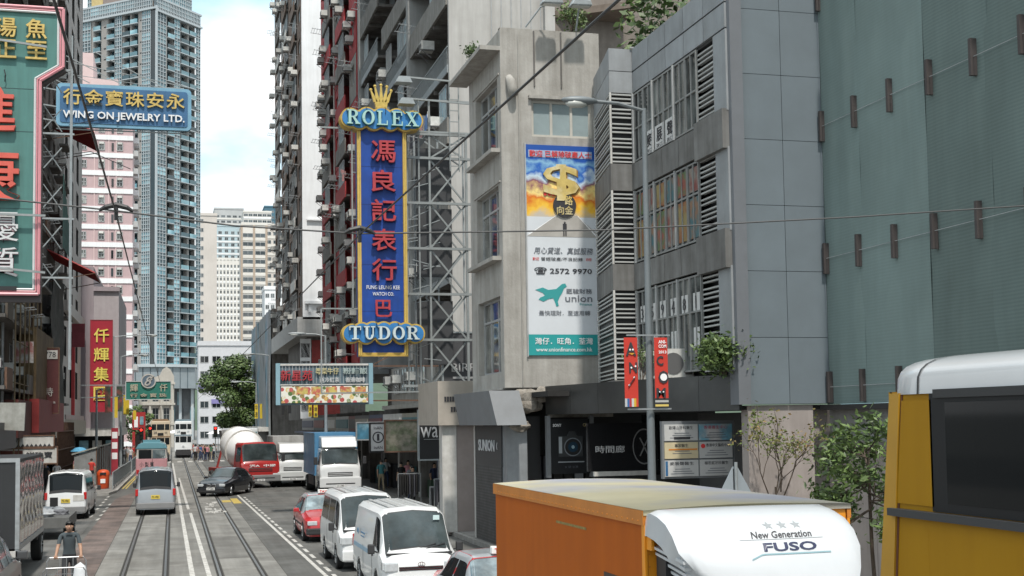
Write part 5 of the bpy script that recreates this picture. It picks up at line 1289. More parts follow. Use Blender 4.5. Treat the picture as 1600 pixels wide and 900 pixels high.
# ---- restaurant sign
o=empty('restaurant_sign',(6.28,55,4.72),0,'long restaurant sign with neon characters above a strip of food pictures','sign')
MB().box(-2.02,2.02,0,.35,-.05,1.72).build('board',[mat('slate_blue_board',(.10,.15,.18),.6,var=.2,scale=2)],o)
for x in (-1.98,1.98): MB().box(x-.09,x+.09,-.08,0,-.05,1.72).build('edge_post',[mat('pale_blue_edge',(.22,.36,.42),.5)],o)
MB().box(-1.88,1.88,-.06,-.001,1.62,1.70).build('top_tube',[offwhite],o); MB().box(-1.88,1.88,-.06,-.001,.78,.83).build('mid_tube',[offwhite],o)
text('新星苑',.46,redd,o,(-1.2,-.10,1.2),width=1.35,fat=.05,ext=.05); text('粵菜牛仔',.27,mat('pale_yellow_letter',(.5,.45,.25)),o,(.1,-.08,1.38),width=1.0,fat=.03,ext=.03); text('粉麵飯',.27,mat('pale_green2',(.38,.46,.44)),o,(1.3,-.08,1.38),width=1.05,fat=.03,ext=.03)
text('西冷紅茶',.22,neonw,o,(.2,-.08,1.0),width=.85,fat=.03,ext=.02); text('香滑咖啡',.22,neonw,o,(1.3,-.08,1.0),width=.85,fat=.03,ext=.02)
b=MB()
for k in range(26): x=-1.8+k*.144; b.box(x,x+.012,-.045,-.035,.86,1.6)
b.build('neon_wires',[neonw],o)['kind']='stuff'
def food_mat():
    m=bpy.data.materials.new('food_print'); m.use_nodes=True; nt=m.node_tree; N=nt.nodes.new; L=nt.links.new
    bs=nt.nodes['Principled BSDF']; tc=N('ShaderNodeTexCoord'); v=N('ShaderNodeTexVoronoi'); v.inputs['Scale'].default_value=5.5; L(tc.outputs['Object'],v.inputs['Vector'])
    nz=N('ShaderNodeTexNoise'); nz.inputs['Scale'].default_value=14; nz.inputs['Detail'].default_value=5; L(tc.outputs['Object'],nz.inputs['Vector'])
    sp=N('ShaderNodeSeparateColor'); L(v.outputs['Color'],sp.inputs[0]); ad=N('ShaderNodeMath'); ad.operation='MULTIPLY_ADD'; L(nz.outputs['Fac'],ad.inputs[0]); ad.inputs[1].default_value=.5; L(sp.outputs[0],ad.inputs[2])
    c1=N('ShaderNodeValToRGB'); L(ad.outputs[0],c1.inputs[0]); e=c1.color_ramp.elements; e[0].position=.15; e[0].color=(.35,.05,.04,1); e[1].position=1.3; e[1].color=(.08,.14,.04,1)
    for p,c in ((.4,(.45,.10,.10,1)),(.55,(.6,.45,.12,1)),(.7,(.62,.60,.55,1)),(.85,(.12,.18,.05,1)),(.95,(.4,.2,.08,1))): q=e.new(p); q.color=c
    mr=N('ShaderNodeMapRange'); L(v.outputs['Distance'],mr.inputs[0]); mr.inputs[1].default_value=.52; mr.inputs[2].default_value=.60
    mx=N('ShaderNodeMixRGB'); L(mr.outputs[0],mx.inputs[0]); L(c1.outputs[0],mx.inputs[1]); mx.inputs[2].default_value=(.66,.64,.56,1); L(mx.outputs[0],bs.inputs['Base Color']); return m
ps_=MB().box(-1.85,1.85,-.05,-.001,.03,.74).build('picture_strip',[food_mat()],o)
for k in range(5): MB().box(-1.2+k*.62,-.72+k*.62,-.054,-.05,.40,.70).build('yellow_label',[mat('label_yellow',(.6,.48,.14),.5,var=.3,scale=9,c2=(.55,.15,.1))],ps_)
b=MB(); b.bar((2.0,.2,1.6),(5.3,.3,1.6),.06); b.bar((2.0,.2,.1),(5.3,.3,.1),.06); b.bar((2.0,.2,1.6),(4.5,.3,2.9),.04); b.build('wall_beams',[rust],o)
# ---- green arch sign with round emblem
o=empty('green_bank_sign',(XA(231,110),110,ZA(624,231,110)),0,'green sign with round emblem and pale characters hung over the tram track','sign')
wv_=XA(267,110)-XA(195,110)
MB().box(-wv_/2,wv_/2,0,.25,0,1.45).build('board',[mat('jade_board',(.03,.19,.15),.5,var=.15)],o)
b=MB()
for z in (-.05,1.45): b.box(-wv_/2,wv_/2,-.05,.2,z,z+.06)
for x in (-wv_/2,wv_/2-.06): b.box(x,x+.06,-.05,.25,0,1.45)
b.build('edge_trim',[neonw],o)
for t,x,z,h in (('輝',-1.15,.95,.62),('仟',1.2,.95,.62)): text(t,h,mat('pale_gold',(.5,.47,.36)),o,(x,-.04,z),fat=.03,ext=.03,name='character')
text('行金寶珠',.32,mat('pale_gold',(.5,.47,.36)),o,(0,-.04,.33),width=2.9,fat=.03,ext=.03,spacing=1.5)
b=MB()
n=24
for ro,ri,mt_ in ((.6,.5,0),): 
    for i in range(n):
        a0,a1=2*math.pi*i/n,2*math.pi*(i+1)/n
        b.face([(ro*math.cos(a0),-.12,1.5+ro*math.sin(a0)),(ro*math.cos(a1),-.12,1.5+ro*math.sin(a1)),(ri*math.cos(a1),-.12,1.5+ri*math.sin(a1)),(ri*math.cos(a0),-.12,1.5+ri*math.sin(a0))])
b.build('ring',[offwhite],o); MB().tube([(0,-.1,1.5),(0,0,1.5)],.5,24).build('disc',[mat('dusk_blue',(.12,.17,.22))],o); text('8',.8,offwhite,o,(0,-.14,1.5),italic=.4,fat=.01); MB().bar((-.1,-.15,1.45),(.45,-.15,1.95),.06).build('emblem_stroke',[offwhite],o)
MB().bar((-wv_/2,.1,1.2),(-wv_/2-3.5,.1,1.2),.08).build('arm',[steel],o); MB().bar((-wv_/2,.1,.2),(-wv_/2-3.5,.1,.2),.08).build('arm',[steel],o)
# ---- smaller left signs
o=hang('phone_sign',(-7.05,78,4.7),1.35,3.7,mat('maroon_sign',(.09,.02,.02),.6,var=.2),'dark maroon spa sign with a white number panel at its top',frame=rust)
MB().box(-.6,.62,-.04,-.001,3.1,3.6).build('number_panel',[offwhite],o); text('0778',.32,ink,o,(.12,-.05,3.35),width=.8); text('時',.5,offwhite,o,(.15,-.04,1.2)); text('ty  Spa',.22,offwhite,o,(.05,-.04,.6),width=.95)
for k in range(3): MB().box(-.55,-.25,-.03,-.001,2.0+k*.33,2.2+k*.33).build('pale_mark',[offwhite],o)
o=hang('fabric_sign',(-7.4,70,7.2),.9,1.1,mat('faded_red_sign',(.40,.16,.15),.7,var=.5,scale=4,c2=(.5,.5,.48)),'faded red and white sign on the corner of the shabby building')
o=empty('white_banner_board',(-7.6,56,3.75),0,'long dirty white banner board over the dark truck','banner')
MB().prism([(-1.0,.15),(1.7,.0),(1.75,1.15),(-1.0,1.2)],0,.2).build('board',[mat('dirty_vinyl',(.38,.38,.35),.7,var=.35,streak=.3)],o)
for z,h,w_,t,n in ((2.95,.55,2.6,'','flower_board'),(2.2,.75,2.9,'祥珠寶','jewel_board')):
    o=hang(n,(-6.9,66,z-.05),w_,h,offwhite,'dirty white sign board %s behind the dark truck'%('with a red picture and three characters' if t else 'with a toothed lower edge, upper one'),frame=rust)
    if t: text(t,.3,ink,o,(.65,-.02,.4),width=1.2,fat=.01); MB().box(-1.3,-.1,-.03,-.001,.12,.62).build('red_picture',[mat('red_picture',(.2,.06,.04),.6,var=.5)],o)
    else:
        for k in range(12): MB().prism([(-1.2+k*.2,.05),(-1.1+k*.2,.2),(-1.0+k*.2,.05)],-.02,-.001).build('tooth',[ink],o)
o=hang('red_round_sign',(-6.6,97,9.6),.9,1.7,mat('wine_sign',(.3,.05,.07),.6,var=.3),'wine red sign hanging edge on beside the pale slit window building')
# ---- street poles, lamps and banners
def lamp(loc,h,arm,label,ax=1,head=.7,group='street lamps',r0=.11,mt=steel_paint):
    o=empty('street_lamp',loc,0,label,'street lamp',group)
    MB().tube([(0,0,0),(0,0,h*.25),(0,0,h)],[r0*1.15,r0,r0*.62],10).build('pole',[mt],o,smooth=40)
    MB().tube([(0,0,h-.05),(ax*arm*.5,0,h+.08),(ax*arm,0,h+.1)],.04,8).build('arm',[mt],o,smooth=40)
    b=MB(); b.ball((ax*(arm+head*.35),0,h+.1),(head*.55,.13,.09),12); b.build('lamp_head',[mt],o,smooth=True)
    b=MB(); b.ball((ax*(arm+head*.45),0,h+.03),(head*.33,.12,.09),10); b.build('lamp_glass',[mat('lamp_glass',(.45,.46,.43),.3,var=0)],o,smooth=True); return o
dpole=mat('dark_lamp_pole',(.17,.19,.20),.5,metal=.2,var=.15)
L1=lamp((9.55,24.9,.13),10.25,1.15,'tall grey lamp post with red event banners on the right kerb',ax=-1,head=.75,r0=.085,mt=dpole)
lamp((-5.45,99.5,.13),6.4,.3,'plain grey post carrying a patterned banner beside the covered hoarding',ax=1,head=.2)
lamp((-5.0,117,.13),11.6,2.8,'lamp post with a long arm in front of the crimson sign',ax=1,head=1.1)
lamp((-4.2,112,.13),9.6,1.5,'thinner lamp post just right of the crimson sign',ax=1,head=.9)
lamp((7.95+.9,77,.13),9.0,1.3,'lamp post behind the restaurant sign',ax=-1,head=1.1)
lamp((10.2,165,.13),9.0,1.9,'lamp post in front of the round green tree',ax=-1,head=1.4)
lamp((9.2,128,.13),10.5,1.5,'lamp post at the blue tarpaulin hoarding',ax=-1,head=1.3)
for k,(x0,label) in enumerate(((-.33,'left red event banner with black letters on the tall lamp post'),(.33,'right red event banner with black letters on the tall lamp post'))):
    o=empty('event_banner',(9.4+x0,24.7,4.13),0,label,'banner','event banners on the tall lamp post'); w_=.29; Hh=1.42
    rb_=mat('banner_red',(.52,.035,.02),.6,var=.08)
    MB().box(-w_/2,w_/2,0,.01,.17,Hh).build('cloth',[rb_],o)
    cs=[(.45,.45,.45),(.03,.12,.3),(.4,.03,.05),(.5,.5,.48),(.55,.35,.03),(.5,.05,.02)] if k==0 else [(.03,.03,.03),(.4,.4,.38),(.03,.03,.03),(.6,.45,.12)]
    for q,c in enumerate(cs):
        mt_=mat('stripe_%d_%d'%(k,q),c,.6,var=0)
        if k==0: MB().box(-w_/2+q*w_/6,-w_/2+(q+1)*w_/6,0,.01,0,.17).build('stripe',[mt_],o)
        else: MB().box(-w_/2,w_/2,0,.01,.17-(q+1)*.0425,.17-q*.0425).build('stripe',[mt_],o)
    if k==0:
        text('A',.28,ink,o,(.0,-.012,1.18),width=.22,fat=.05); text('N',.22,ink,o,(.04,-.012,.80),width=.17,fat=.05); MB().bar((-.07,-.01,.42),(.08,-.01,.62),.07,.004).build('stroke',[ink],o)
        for x,z in ((-.02,1.17),(.04,1.17),(-.05,.44),(.06,.6),(.0,.8),(.09,.83)): MB().tube([(x,-.02,z),(x,-.014,z)],.02,8).build('dot',[wi],o)
        MB().prism([(-.06,1.1),(.08,1.1),(.02,1.06)],-.02,-.014).build('beak',[mat('beak_orange',(.6,.3,.03))],o)
    else:
        text('ANI-',.07,wi,o,(.03,-.012,1.33),width=.17,fat=.02); text('COM',.07,wi,o,(.03,-.012,1.24),width=.17,fat=.02); text('2013',.06,wi,o,(.03,-.012,1.12),width=.17,fat=.02)
        text('C',.2,ink,o,(-.03,-.012,.94),width=.15,fat=.05); text('O',.27,ink,o,(.04,-.012,.6),width=.22,fat=.06); MB().tube([(.04,-.025,.6),(.04,-.02,.6)],.075,14).build('white_disc',[wi],o); text('M',.2,ink,o,(-.02,-.012,.28),width=.2,fat=.05)
        for x in (-.05,.03): MB().tube([(x,-.02,.3),(x,-.014,.3)],.016,8).build('dot',[wi],o)
b=MB()
for z in (4.08,5.6): b.bar((9.0,24.75,z),(9.95,24.75,z),.03)
ob=b.build('banner_rods',[steel],None); ob.parent=L1; ob.location=(-9.55,-24.9,-.13)
yb=mat('yellow_banner',(.62,.45,.03),.6,var=.1); gb_=mat('patterned_green_banner',(.05,.09,.06),.6,var=.5,scale=3,c2=(.3,.07,.06))
def pban(px0,px1,py0,py1,Y,mt,label,t=None):
    x0,x1=XA(px0,Y),XA(px1,Y); z0=ZA(py1,px0,Y); z1=ZA(py0,px0,Y)
    o=empty('pole_banner',((x0+x1)/2,Y,z0),0,label,'banner','banners on the street poles'); w_=x1-x0
    MB().box(-w_/2,w_/2,0,.02,0,z1-z0).build('cloth',[mt],o)
    MB().bar((-w_/2-.1,0,z1-z0+.03),(w_/2+.1,0,z1-z0+.03),.05).build('rod',[steel],o)
    if t:
        hh=(z1-z0)/len(t)*.7
        vtext(t,hh,(z1-z0)/len(t),ink,o,(0,-.02,(z1-z0)*(1-.5/len(t))),width=min(w_*.7,hh))
pban(163,172,604,645,99.4,gb_,'dark patterned banner left on the near grey post'); pban(181,190,604,643,110,gb_,'dark patterned banner between the two left posts'); pban(192,201,617,648,111.5,yb,'bright yellow banner on the left lamp post'); pban(207,212,641,656,140,yb,'small yellow banner far down the left side'); pban(178,183,620,653,109,yb,'thin yellow banner hanging left of the patterned banner')
pban(397,402,631,654,164,yb,'left yellow banner on the post by the round tree','中環'); pban(405,411,631,654,164,yb,'right yellow banner on the post by the round tree')
pban(481,486,627,651,72,yb,'left narrow yellow banner under the restaurant sign','中環銀'); pban(489,495,627,652,72,yb,'right narrow yellow banner under the restaurant sign','中環廣')
pban(439,443,627,648,73,black,'thin black banner with white marks under the restaurant sign'); pban(449,454,627,646,73,black,'second thin black banner under the restaurant sign')
# ---- overhead wires
tag(MB().tube([(2.0,-8,5.86),(2.0,5.5,5.84),(1.85,13,5.82),(1.9,40,5.85),(1.9,140,5.9)],.0085,6).build('trolley_wire',[black]),'thick black trolley wire running over the right hand tram track','wire')
tag(MB().tube([(-.62,-8,6.0),(-.54,13,5.97),(-.6,40,6),(-.6,140,6)],.0085,6).build('trolley_wire',[black]),'black trolley wire running over the left hand tram track','wire')
sw_=MB(); pts=[(-8,13,6.35),(-1.6,13,6.09),(-.54,13,6.0),(.6,13,5.88),(1.85,13,5.83),(4.5,13,5.93),(7.5,13,6.15),(14.5,13,6.75)]
sw_.tube(pts,.009,5)
tag(sw_.build('span_wire',[mat('twisted_cable',(.06,.06,.06),.6)]),'thin twisted span wire crossing the whole street above the vehicles','wire')
for x,z,lab in ((-.54,6.0,'left'),(1.85,5.83,'right')):
    o=empty('wire_hanger',(x,13,z),0,'dark curved wire hanger clamp on the span wire over the %s hand track'%lab,'wire clamp')
    MB().tube([(-.16,0,0),(-.10,0,.035),(0,0,.06),(.10,0,.035),(.16,0,0)],[.014,.024,.028,.024,.014],8).build('clamp_arms',[black],o); MB().tube([(0,0,.05),(0,0,-.09)],.02,8).build('clamp_bolt',[black],o)
tag(MB().tube([(-8,58,15.0),(-3,50,14.2),(-1.5,48,13.2)],.015,4).build('thin_cable',[black]),'thin slack cable between the green sign and the left buildings','cable')
# ================================================================ vehicles  (front towards local -y, origin on the ground under the middle)
def paint(key,c,**k): return mat(key,c,rough=.35,coat=.6,var=.06,scale=1.5,**k)
autog=mat('vehicle_glass',(.012,.015,.017),.05,var=0,spec=.2); autog2=mat('pale_vehicle_glass',(.10,.14,.16),.06,var=.5,scale=2.5,spec=1.0,c2=(.32,.40,.43))
lens=mat('headlight_lens',(.55,.58,.6),.08,var=.2,scale=12,coat=1); redlens=mat('tail_lens',(.45,.01,.01),.2,var=.1,coat=.6); amber=mat('amber_lens',(.7,.25,.02),.2,var=0)
plast=mat('black_plastic',(.03,.03,.032),.6,var=.1); platew=mat('plate_white2',(.7,.7,.68),.5,var=0); platey=mat('plate_yellow',(.65,.48,.05),.5,var=0); bumperg=mat('grey_bumper',(.2,.2,.2),.6,var=.1)
wsg=mat('windscreen_glass',(.03,.042,.045),.06,var=.5,scale=1.3,spec=.45,bump=.12,c2=(.075,.095,.10))  # pale patches in the glass colour stand in for reflections
def lerpt(tab,y):
    if y<=tab[0][0]: return tab[0][1]
    for (a,va),(b_,vb) in zip(tab,tab[1:]):
        if y<=b_: return va+(vb-va)*(y-a)/(b_-a) if b_>a else vb
    return tab[-1][1]
class Body:
    """lofted body shell; tables give top, belt, half width at belt, half width at roof along y"""
    def __init__(s,L,top,belt,wb,wr,zb,arches=(),crown=.03,round_=.07):
        s.L=L;s.top=top;s.belt=belt;s.wb=wb;s.wr=wr;s.zb=zb;s.ar=arches;s.crown=crown;s.rd=round_
    def zbot(s,y):
        z=lerpt(s.zb,y) if isinstance(s.zb,(list,tuple)) else s.zb
        for (c,r) in s.ar:
            if abs(y-c)<r: z=max(z, .30*0+ r*.0 + (r**2-(y-c)**2)**.5+ (r-.06)*0 + .30)
        return z
    def S(s,y,j):
        """j in 0..12 across the section, right side first"""
        zb=s.zbot(y); t=lerpt(s.top,y); be=min(lerpt(s.belt,y),t-.03); wb=lerpt(s.wb,y); wr=min(lerpt(s.wr,y),wb); rd=min(s.rd,(t-be)*.6)
        zl=max(zb+.02,min(be-.05,lerpt(s.zb,y)+.16) if isinstance(s.zb,(list,tuple)) else min(be-.05,s.zb+.16)); 
        P=[(wb*.90,zb),(wb*.985,zl),(wb,max(zl+.01,be-(be-zl)*.35)),(wb*.985,be),(wr,t-rd),(wr-rd*1.1,t),(0,t+s.crown)]
        k=j if j<=6 else 12-j; i=min(int(k),5); f=k-i
        x=P[i][0]+(P[i+1][0]-P[i][0])*f; z=P[i][1]+(P[i+1][1]-P[i][1])*f
        return Vector((x if j<=6 else -x, y-s.L/2, z))
    def build(s,parent,mt,name='body',ms=None):
        ys=set([0,s.L]); 
        for tb in (s.top,s.belt,s.wb,s.wr): ys|=set(q[0] for q in tb)
        for c,r in s.ar:
            for k in range(9): ys.add(c-r+2*r*k/8)
            ys.add(c-r-.005); ys.add(c+r+.005)
        ys=sorted(y for y in ys if 0<=y<=s.L)
        b=MB(); n=13
        for y in ys:
            for j in range(n): b.v.append(tuple(s.S(y,j)))
        for i in range(len(ys)-1):
            for j in range(n-1): b.f.append((i*n+j,(i+1)*n+j,(i+1)*n+j+1,i*n+j+1)); b.m.append(0)
            b.f.append((i*n,i*n+n-1,(i+1)*n+n-1,(i+1)*n)); b.m.append(1)
        b.f.append(tuple(range(n))); b.m.append(0); e=(len(ys)-1)*n; b.f.append(tuple(range(e+n-1,e-1,-1))); b.m.append(0)
        return b.build(name,[mt,plast],parent,smooth=32)
    def patch(s,parent,name,mt,yb0,yb1,yt0,yt1,j0,j1,off=.006,nu=6,nv=5):
        """yb*: y range at j0 side, yt*: y range at j1 side"""
        pts=[]
        for a in range(nu+1):
            row=[]
            for c in range(nv+1):
                v=c/nv; j=j0+(j1-j0)*v; y0=yb0+(yt0-yb0)*v; y1=yb1+(yt1-yb1)*v; y=y0+(y1-y0)*a/nu
                p=s.S(y,j); e=.01
                du=s.S(min(s.L,y+e),j)-s.S(max(0,y-e),j); dv=s.S(y,min(12,j+.05))-s.S(y,max(0,j-.05))
                nrm=dv.cross(du)
                if nrm.length>1e-9: nrm.normalize()
                cen=Vector((0,y-s.L/2,1.0))
                if nrm.dot(p-cen)<0: nrm=-nrm
                row.append(p+nrm*off)
            pts.append(row)
        b=MB()
        for a in range(nu):
            for c in range(nv): b.face([pts[a][c],pts[a+1][c],pts[a+1][c+1],pts[a][c+1]])
        return b.build(name,[mt],parent,smooth=True)
    def wind(s,parent,y0,y1,mt=autog,name='windscreen',m0=4.25,m1=7.75):
        if name=='windscreen' and mt is autog: mt=wsg
        s.patch(parent,name+'_seal',plast,y0-.02,y1+.02,y0-.02,y1+.02,m0-.1,m1+.1,off=.004,nu=10,nv=12)
        return s.patch(parent,name,mt,y0,y1,y0,y1,m0,m1,off=.009,nu=10,nv=12)
    def side(s,parent,spans,mt=autog,name='side_window',lo=3.12,hi=3.9,both=True):
        for yb0,yb1,yt0,yt1 in spans:
            s.patch(parent,name,mt,yb0,yb1,yt0,yt1,lo,hi)
            if both: s.patch(parent,name,mt,yb0,yb1,yt0,yt1,12-lo,12-hi)
_wm={}
def wheel(parent,x,y,r=.32,w=.2,rimc=None,name='wheel'):
    key=(r,w,rimc.name if rimc else '')
    if key not in _wm:
        t=MB(); n=24
        prof=[(-w/2,r*.64),(-w/2,r*.93),(-w*.38,r),(w*.38,r),(w/2,r*.93),(w/2,r*.64)]
        for i in range(n):
            a0,a1=2*math.pi*i/n,2*math.pi*(i+1)/n
            for (xa,ra),(xb,rb) in zip(prof,prof[1:]): t.face([(xa,ra*math.cos(a0),ra*math.sin(a0)),(xb,rb*math.cos(a0),rb*math.sin(a0)),(xb,rb*math.cos(a1),rb*math.sin(a1)),(xa,ra*math.cos(a1),ra*math.sin(a1))])
        q=MB(); q.tube([(-w*.40,0,0),(w*.40,0,0)],r*.65,20,0); 
        for sx in (-1,1):
            q.tube([(sx*w*.40,0,0),(sx*w*.47,0,0)],r*.2,12,0)
            for k in range(6):
                a=2*math.pi*k/6; q.bar((sx*w*.43,r*.2*math.cos(a),r*.2*math.sin(a)),(sx*w*.43,r*.6*math.cos(a),r*.6*math.sin(a)),r*.14,w*.06,0)
                a+=.52; q.tube([(sx*w*.41,r*.45*math.cos(a),r*.45*math.sin(a)),(sx*w*.415,r*.45*math.cos(a),r*.45*math.sin(a))],r*.1,6,1)
        _wm[key]=(t.mesh('tyre',[rubber],smooth=40),q.mesh('rim',[rimc or steel,black]))
    tm,rm=_wm[key]; o=inst(name,tm,parent,(x,y,r)); inst('rim',rm,o); return o
def bb(parent,name,mt,x0,x1,y0,y1,z0,z1,bev=.02): return MB().box(x0,x1,y0,y1,z0,z1).build(name,[mt],parent,bevel=bev)
def mirror_(parent,x,y,z,w=.18,h=.24,mt=plast):
    o=bb(parent,'mirror',mt,x-w/2,x+w/2,y-.06,y+.06,z-h/2,z+h/2,.03); sx=1 if x>0 else -1
    MB().bar((x-sx*w/2,y,z-.05),(x-sx*(w/2+.12),y+.05,z-.1),.03).build('mirror_arm',[mt],o); return o
def plate(parent,x,y,z,t,mt,rz=0,w=.46,h=.13):
    o=MB().box(-w/2,w/2,-.01,.01,-h/2,h/2).build('number_plate',[mt],parent,(x,y,z),rz); text(t,h*.62,ink,o,(0,-.014,0),width=w*.8,fat=.02,ext=.002); return o

def small_van(loc,rz,label,pt,kind,group=None,rear=False,text_side=None,glassm=autog,H=1.98,windy_front=None):
    o=empty('parked_van' if kind=='p' else 'van',loc,rz,label,'van',group); L,W=4.7,.85; k=H/1.98
    B=Body(L,[(0,.66),(.05,.90),(.12,1.00),(.30,1.10),(.55,1.36*k),(1.02,1.90*k),(1.3,1.96*k),(4.45,1.96*k),(4.56,1.86*k),(4.68,1.10),(4.7,.98)],
        [(0,.60),(.1,.86),(.4,1.02),(1.2,1.08),(4.7,1.08)],[(0,.66),(.05,.76),(.18,.82),(.5,W),(4.5,W),(4.66,.80),(4.7,.74)],[(0,.60),(.25,.74),(1.0,.70),(1.4,.72),(4.4,.72),(4.6,.68),(4.7,.66)],
        .26,((.98,.38),(3.62,.38)),crown=.05,round_=.10)
    B.build(o,pt)
    B.wind(o,.34,.99,glassm); 
    MB().box(-.72,.72,-L/2+.18,-L/2+.30,1.03,1.075).build('cowl',[plast],o)
    for sx in (-1,1): MB().bar((sx*.1,-L/2+.30,1.12),(sx*.1+.5,-L/2+.38,1.24),.02).build('wiper',[plast],o)
    B.side(o,[(.50,1.42,.98,1.42),(1.52,2.75,1.52,2.75),(2.85,4.35,2.85,4.25)],autog) if kind!='panel' else B.side(o,[(.50,1.42,.98,1.42)],autog)
    B.wind(o,4.52,4.66,autog,'rear_window',4.3,7.7)
    for y in (1.47,2.8):
        for sx in (-1,1): MB().box(sx*(W+.002),sx*(W+.006),y-L/2-.006,y-L/2+.006,.45,1.06).build('door_seam',[plast],o)
    for sx in (-1,1):
        bb(o,'headlight',lens,sx*.50,sx*.80,-L/2-.012,-L/2+.14,.70,.90,.03); MB().box(sx*.80,sx*.832,-L/2+.06,-L/2+.28,.74,.9).build('headlight_corner',[lens],o)
        bb(o,'fog_light',lens,sx*.58,sx*.70,-L/2-.03,-L/2+.05,.38,.47,.02)
        bb(o,'tail_light',redlens,sx*.72,sx*.84,L/2-.12,L/2+.012,.85,1.15,.02); mirror_(o,sx*.98,-L/2+.66,1.14,.15,.21,plast); MB().box(sx*(W),sx*(W+.02),1.28-L/2,1.40-L/2,.93,.97).build('door_handle',[plast],o)
    bb(o,'bumper',pt,-.78,.78,-L/2-.05,-L/2+.10,.28,.56,.04); bb(o,'grille',plast,-.48,.48,-L/2-.008,-L/2+.05,.72,.80,.01)
    for z in (.735,.775): MB().box(-.47,.47,-L/2-.016,-L/2-.006,z,z+.012).build('grille_bar',[chrome],o)
    MB().box(-.5,.5,-L/2-.054,-L/2-.03,.34,.46).build('intake',[plast],o)
    b=MB(); 
    for i in range(16):
        a0,a1=2*math.pi*i/16,2*math.pi*(i+1)/16; b.bar((.075*math.cos(a0),-L/2-.02,.845+.05*math.sin(a0)),(.075*math.cos(a1),-L/2-.02,.845+.05*math.sin(a1)),.012)
    for i in range(12):
        a0,a1=2*math.pi*i/12,2*math.pi*(i+1)/12; b.bar((.028*math.cos(a0),-L/2-.02,.85+.045*math.sin(a0)),(.028*math.cos(a1),-L/2-.02,.85+.045*math.sin(a1)),.01)
    b.build('badge',[chrome],o)
    bb(o,'rear_bumper',bumperg if rear else pt,-.8,.8,L/2-.1,L/2+.06,.30,.55,.03); plate(o,0,-L/2-.06,.50,'KC 2745' if not rear else 'HT 318',platew,0); plate(o,.0,L/2+.02,.80,'PG 4961',platey,180,.36,.16)
    for y in (.98,3.62):
        for sx in (-1,1): wheel(o,sx*.74,y-L/2,.33,.19)
    for q in range(5): MB().box(-.5+.22*q,-.44+.22*q,-.9,1.9,1.985*k+.020,1.985*k+.028).build('roof_rib',[pt],o)
    return o
wp=paint('van_white',(.68,.69,.69)); sp_=paint('van_silver',(.36,.38,.40),metal=.5)
v1=small_van((5.15,29.6,0),0,'white panel van with a faint blue side logo, nearest of the two white vans',wp,'panel','white vans in the right hand lane',glassm=autog)
MB().box(-.858,-.853,.1,.75,1.30,1.34).build('side_lettering',[mat('logo_blue',(.10,.22,.36))],v1); MB().box(-.858,-.853,.2,.75,1.22,1.25).build('side_lettering',[mat('logo_blue',(.10,.22,.36))],v1); MB().box(-.858,-.853,-.4,2.0,.92,1.02).build('side_stripe',[mat('logo_pale_blue',(.30,.42,.52))],v1)
for i in range(2): MB().tube([(-.858,1.15+i*.16,1.32),(-.862,1.15+i*.16,1.32)],.08-.02*i,14).build('side_emblem',[mat('logo_blue',(.10,.22,.36))],v1)
MB().box(.42,.56,-1.58,-1.56,1.72,1.82).build('screen_sticker',[mat('sticker_pale',(.6,.75,.75))],v1)
small_van((5.05,36.0,0),0,'white passenger van with tinted side windows, second in the right hand line',wp,'p','white vans in the right hand lane')
small_van((-.72,60.2,0),180,'silver van seen from behind driving on the left tram track',sp_,'p',None,rear=True)
lw=small_van((-4.25,59.2,0),178,'white van seen from behind at the left kerb with sticker on its tail door',wp,'p',None,rear=True)
bb(lw,'tail_sticker',offwhite,-.75,-.30,2.352,2.362,.78,1.03,.005)
bb(lw,'spare_wheel_hole',black,.30,.62,2.352,2.362,.50,.95,.005)

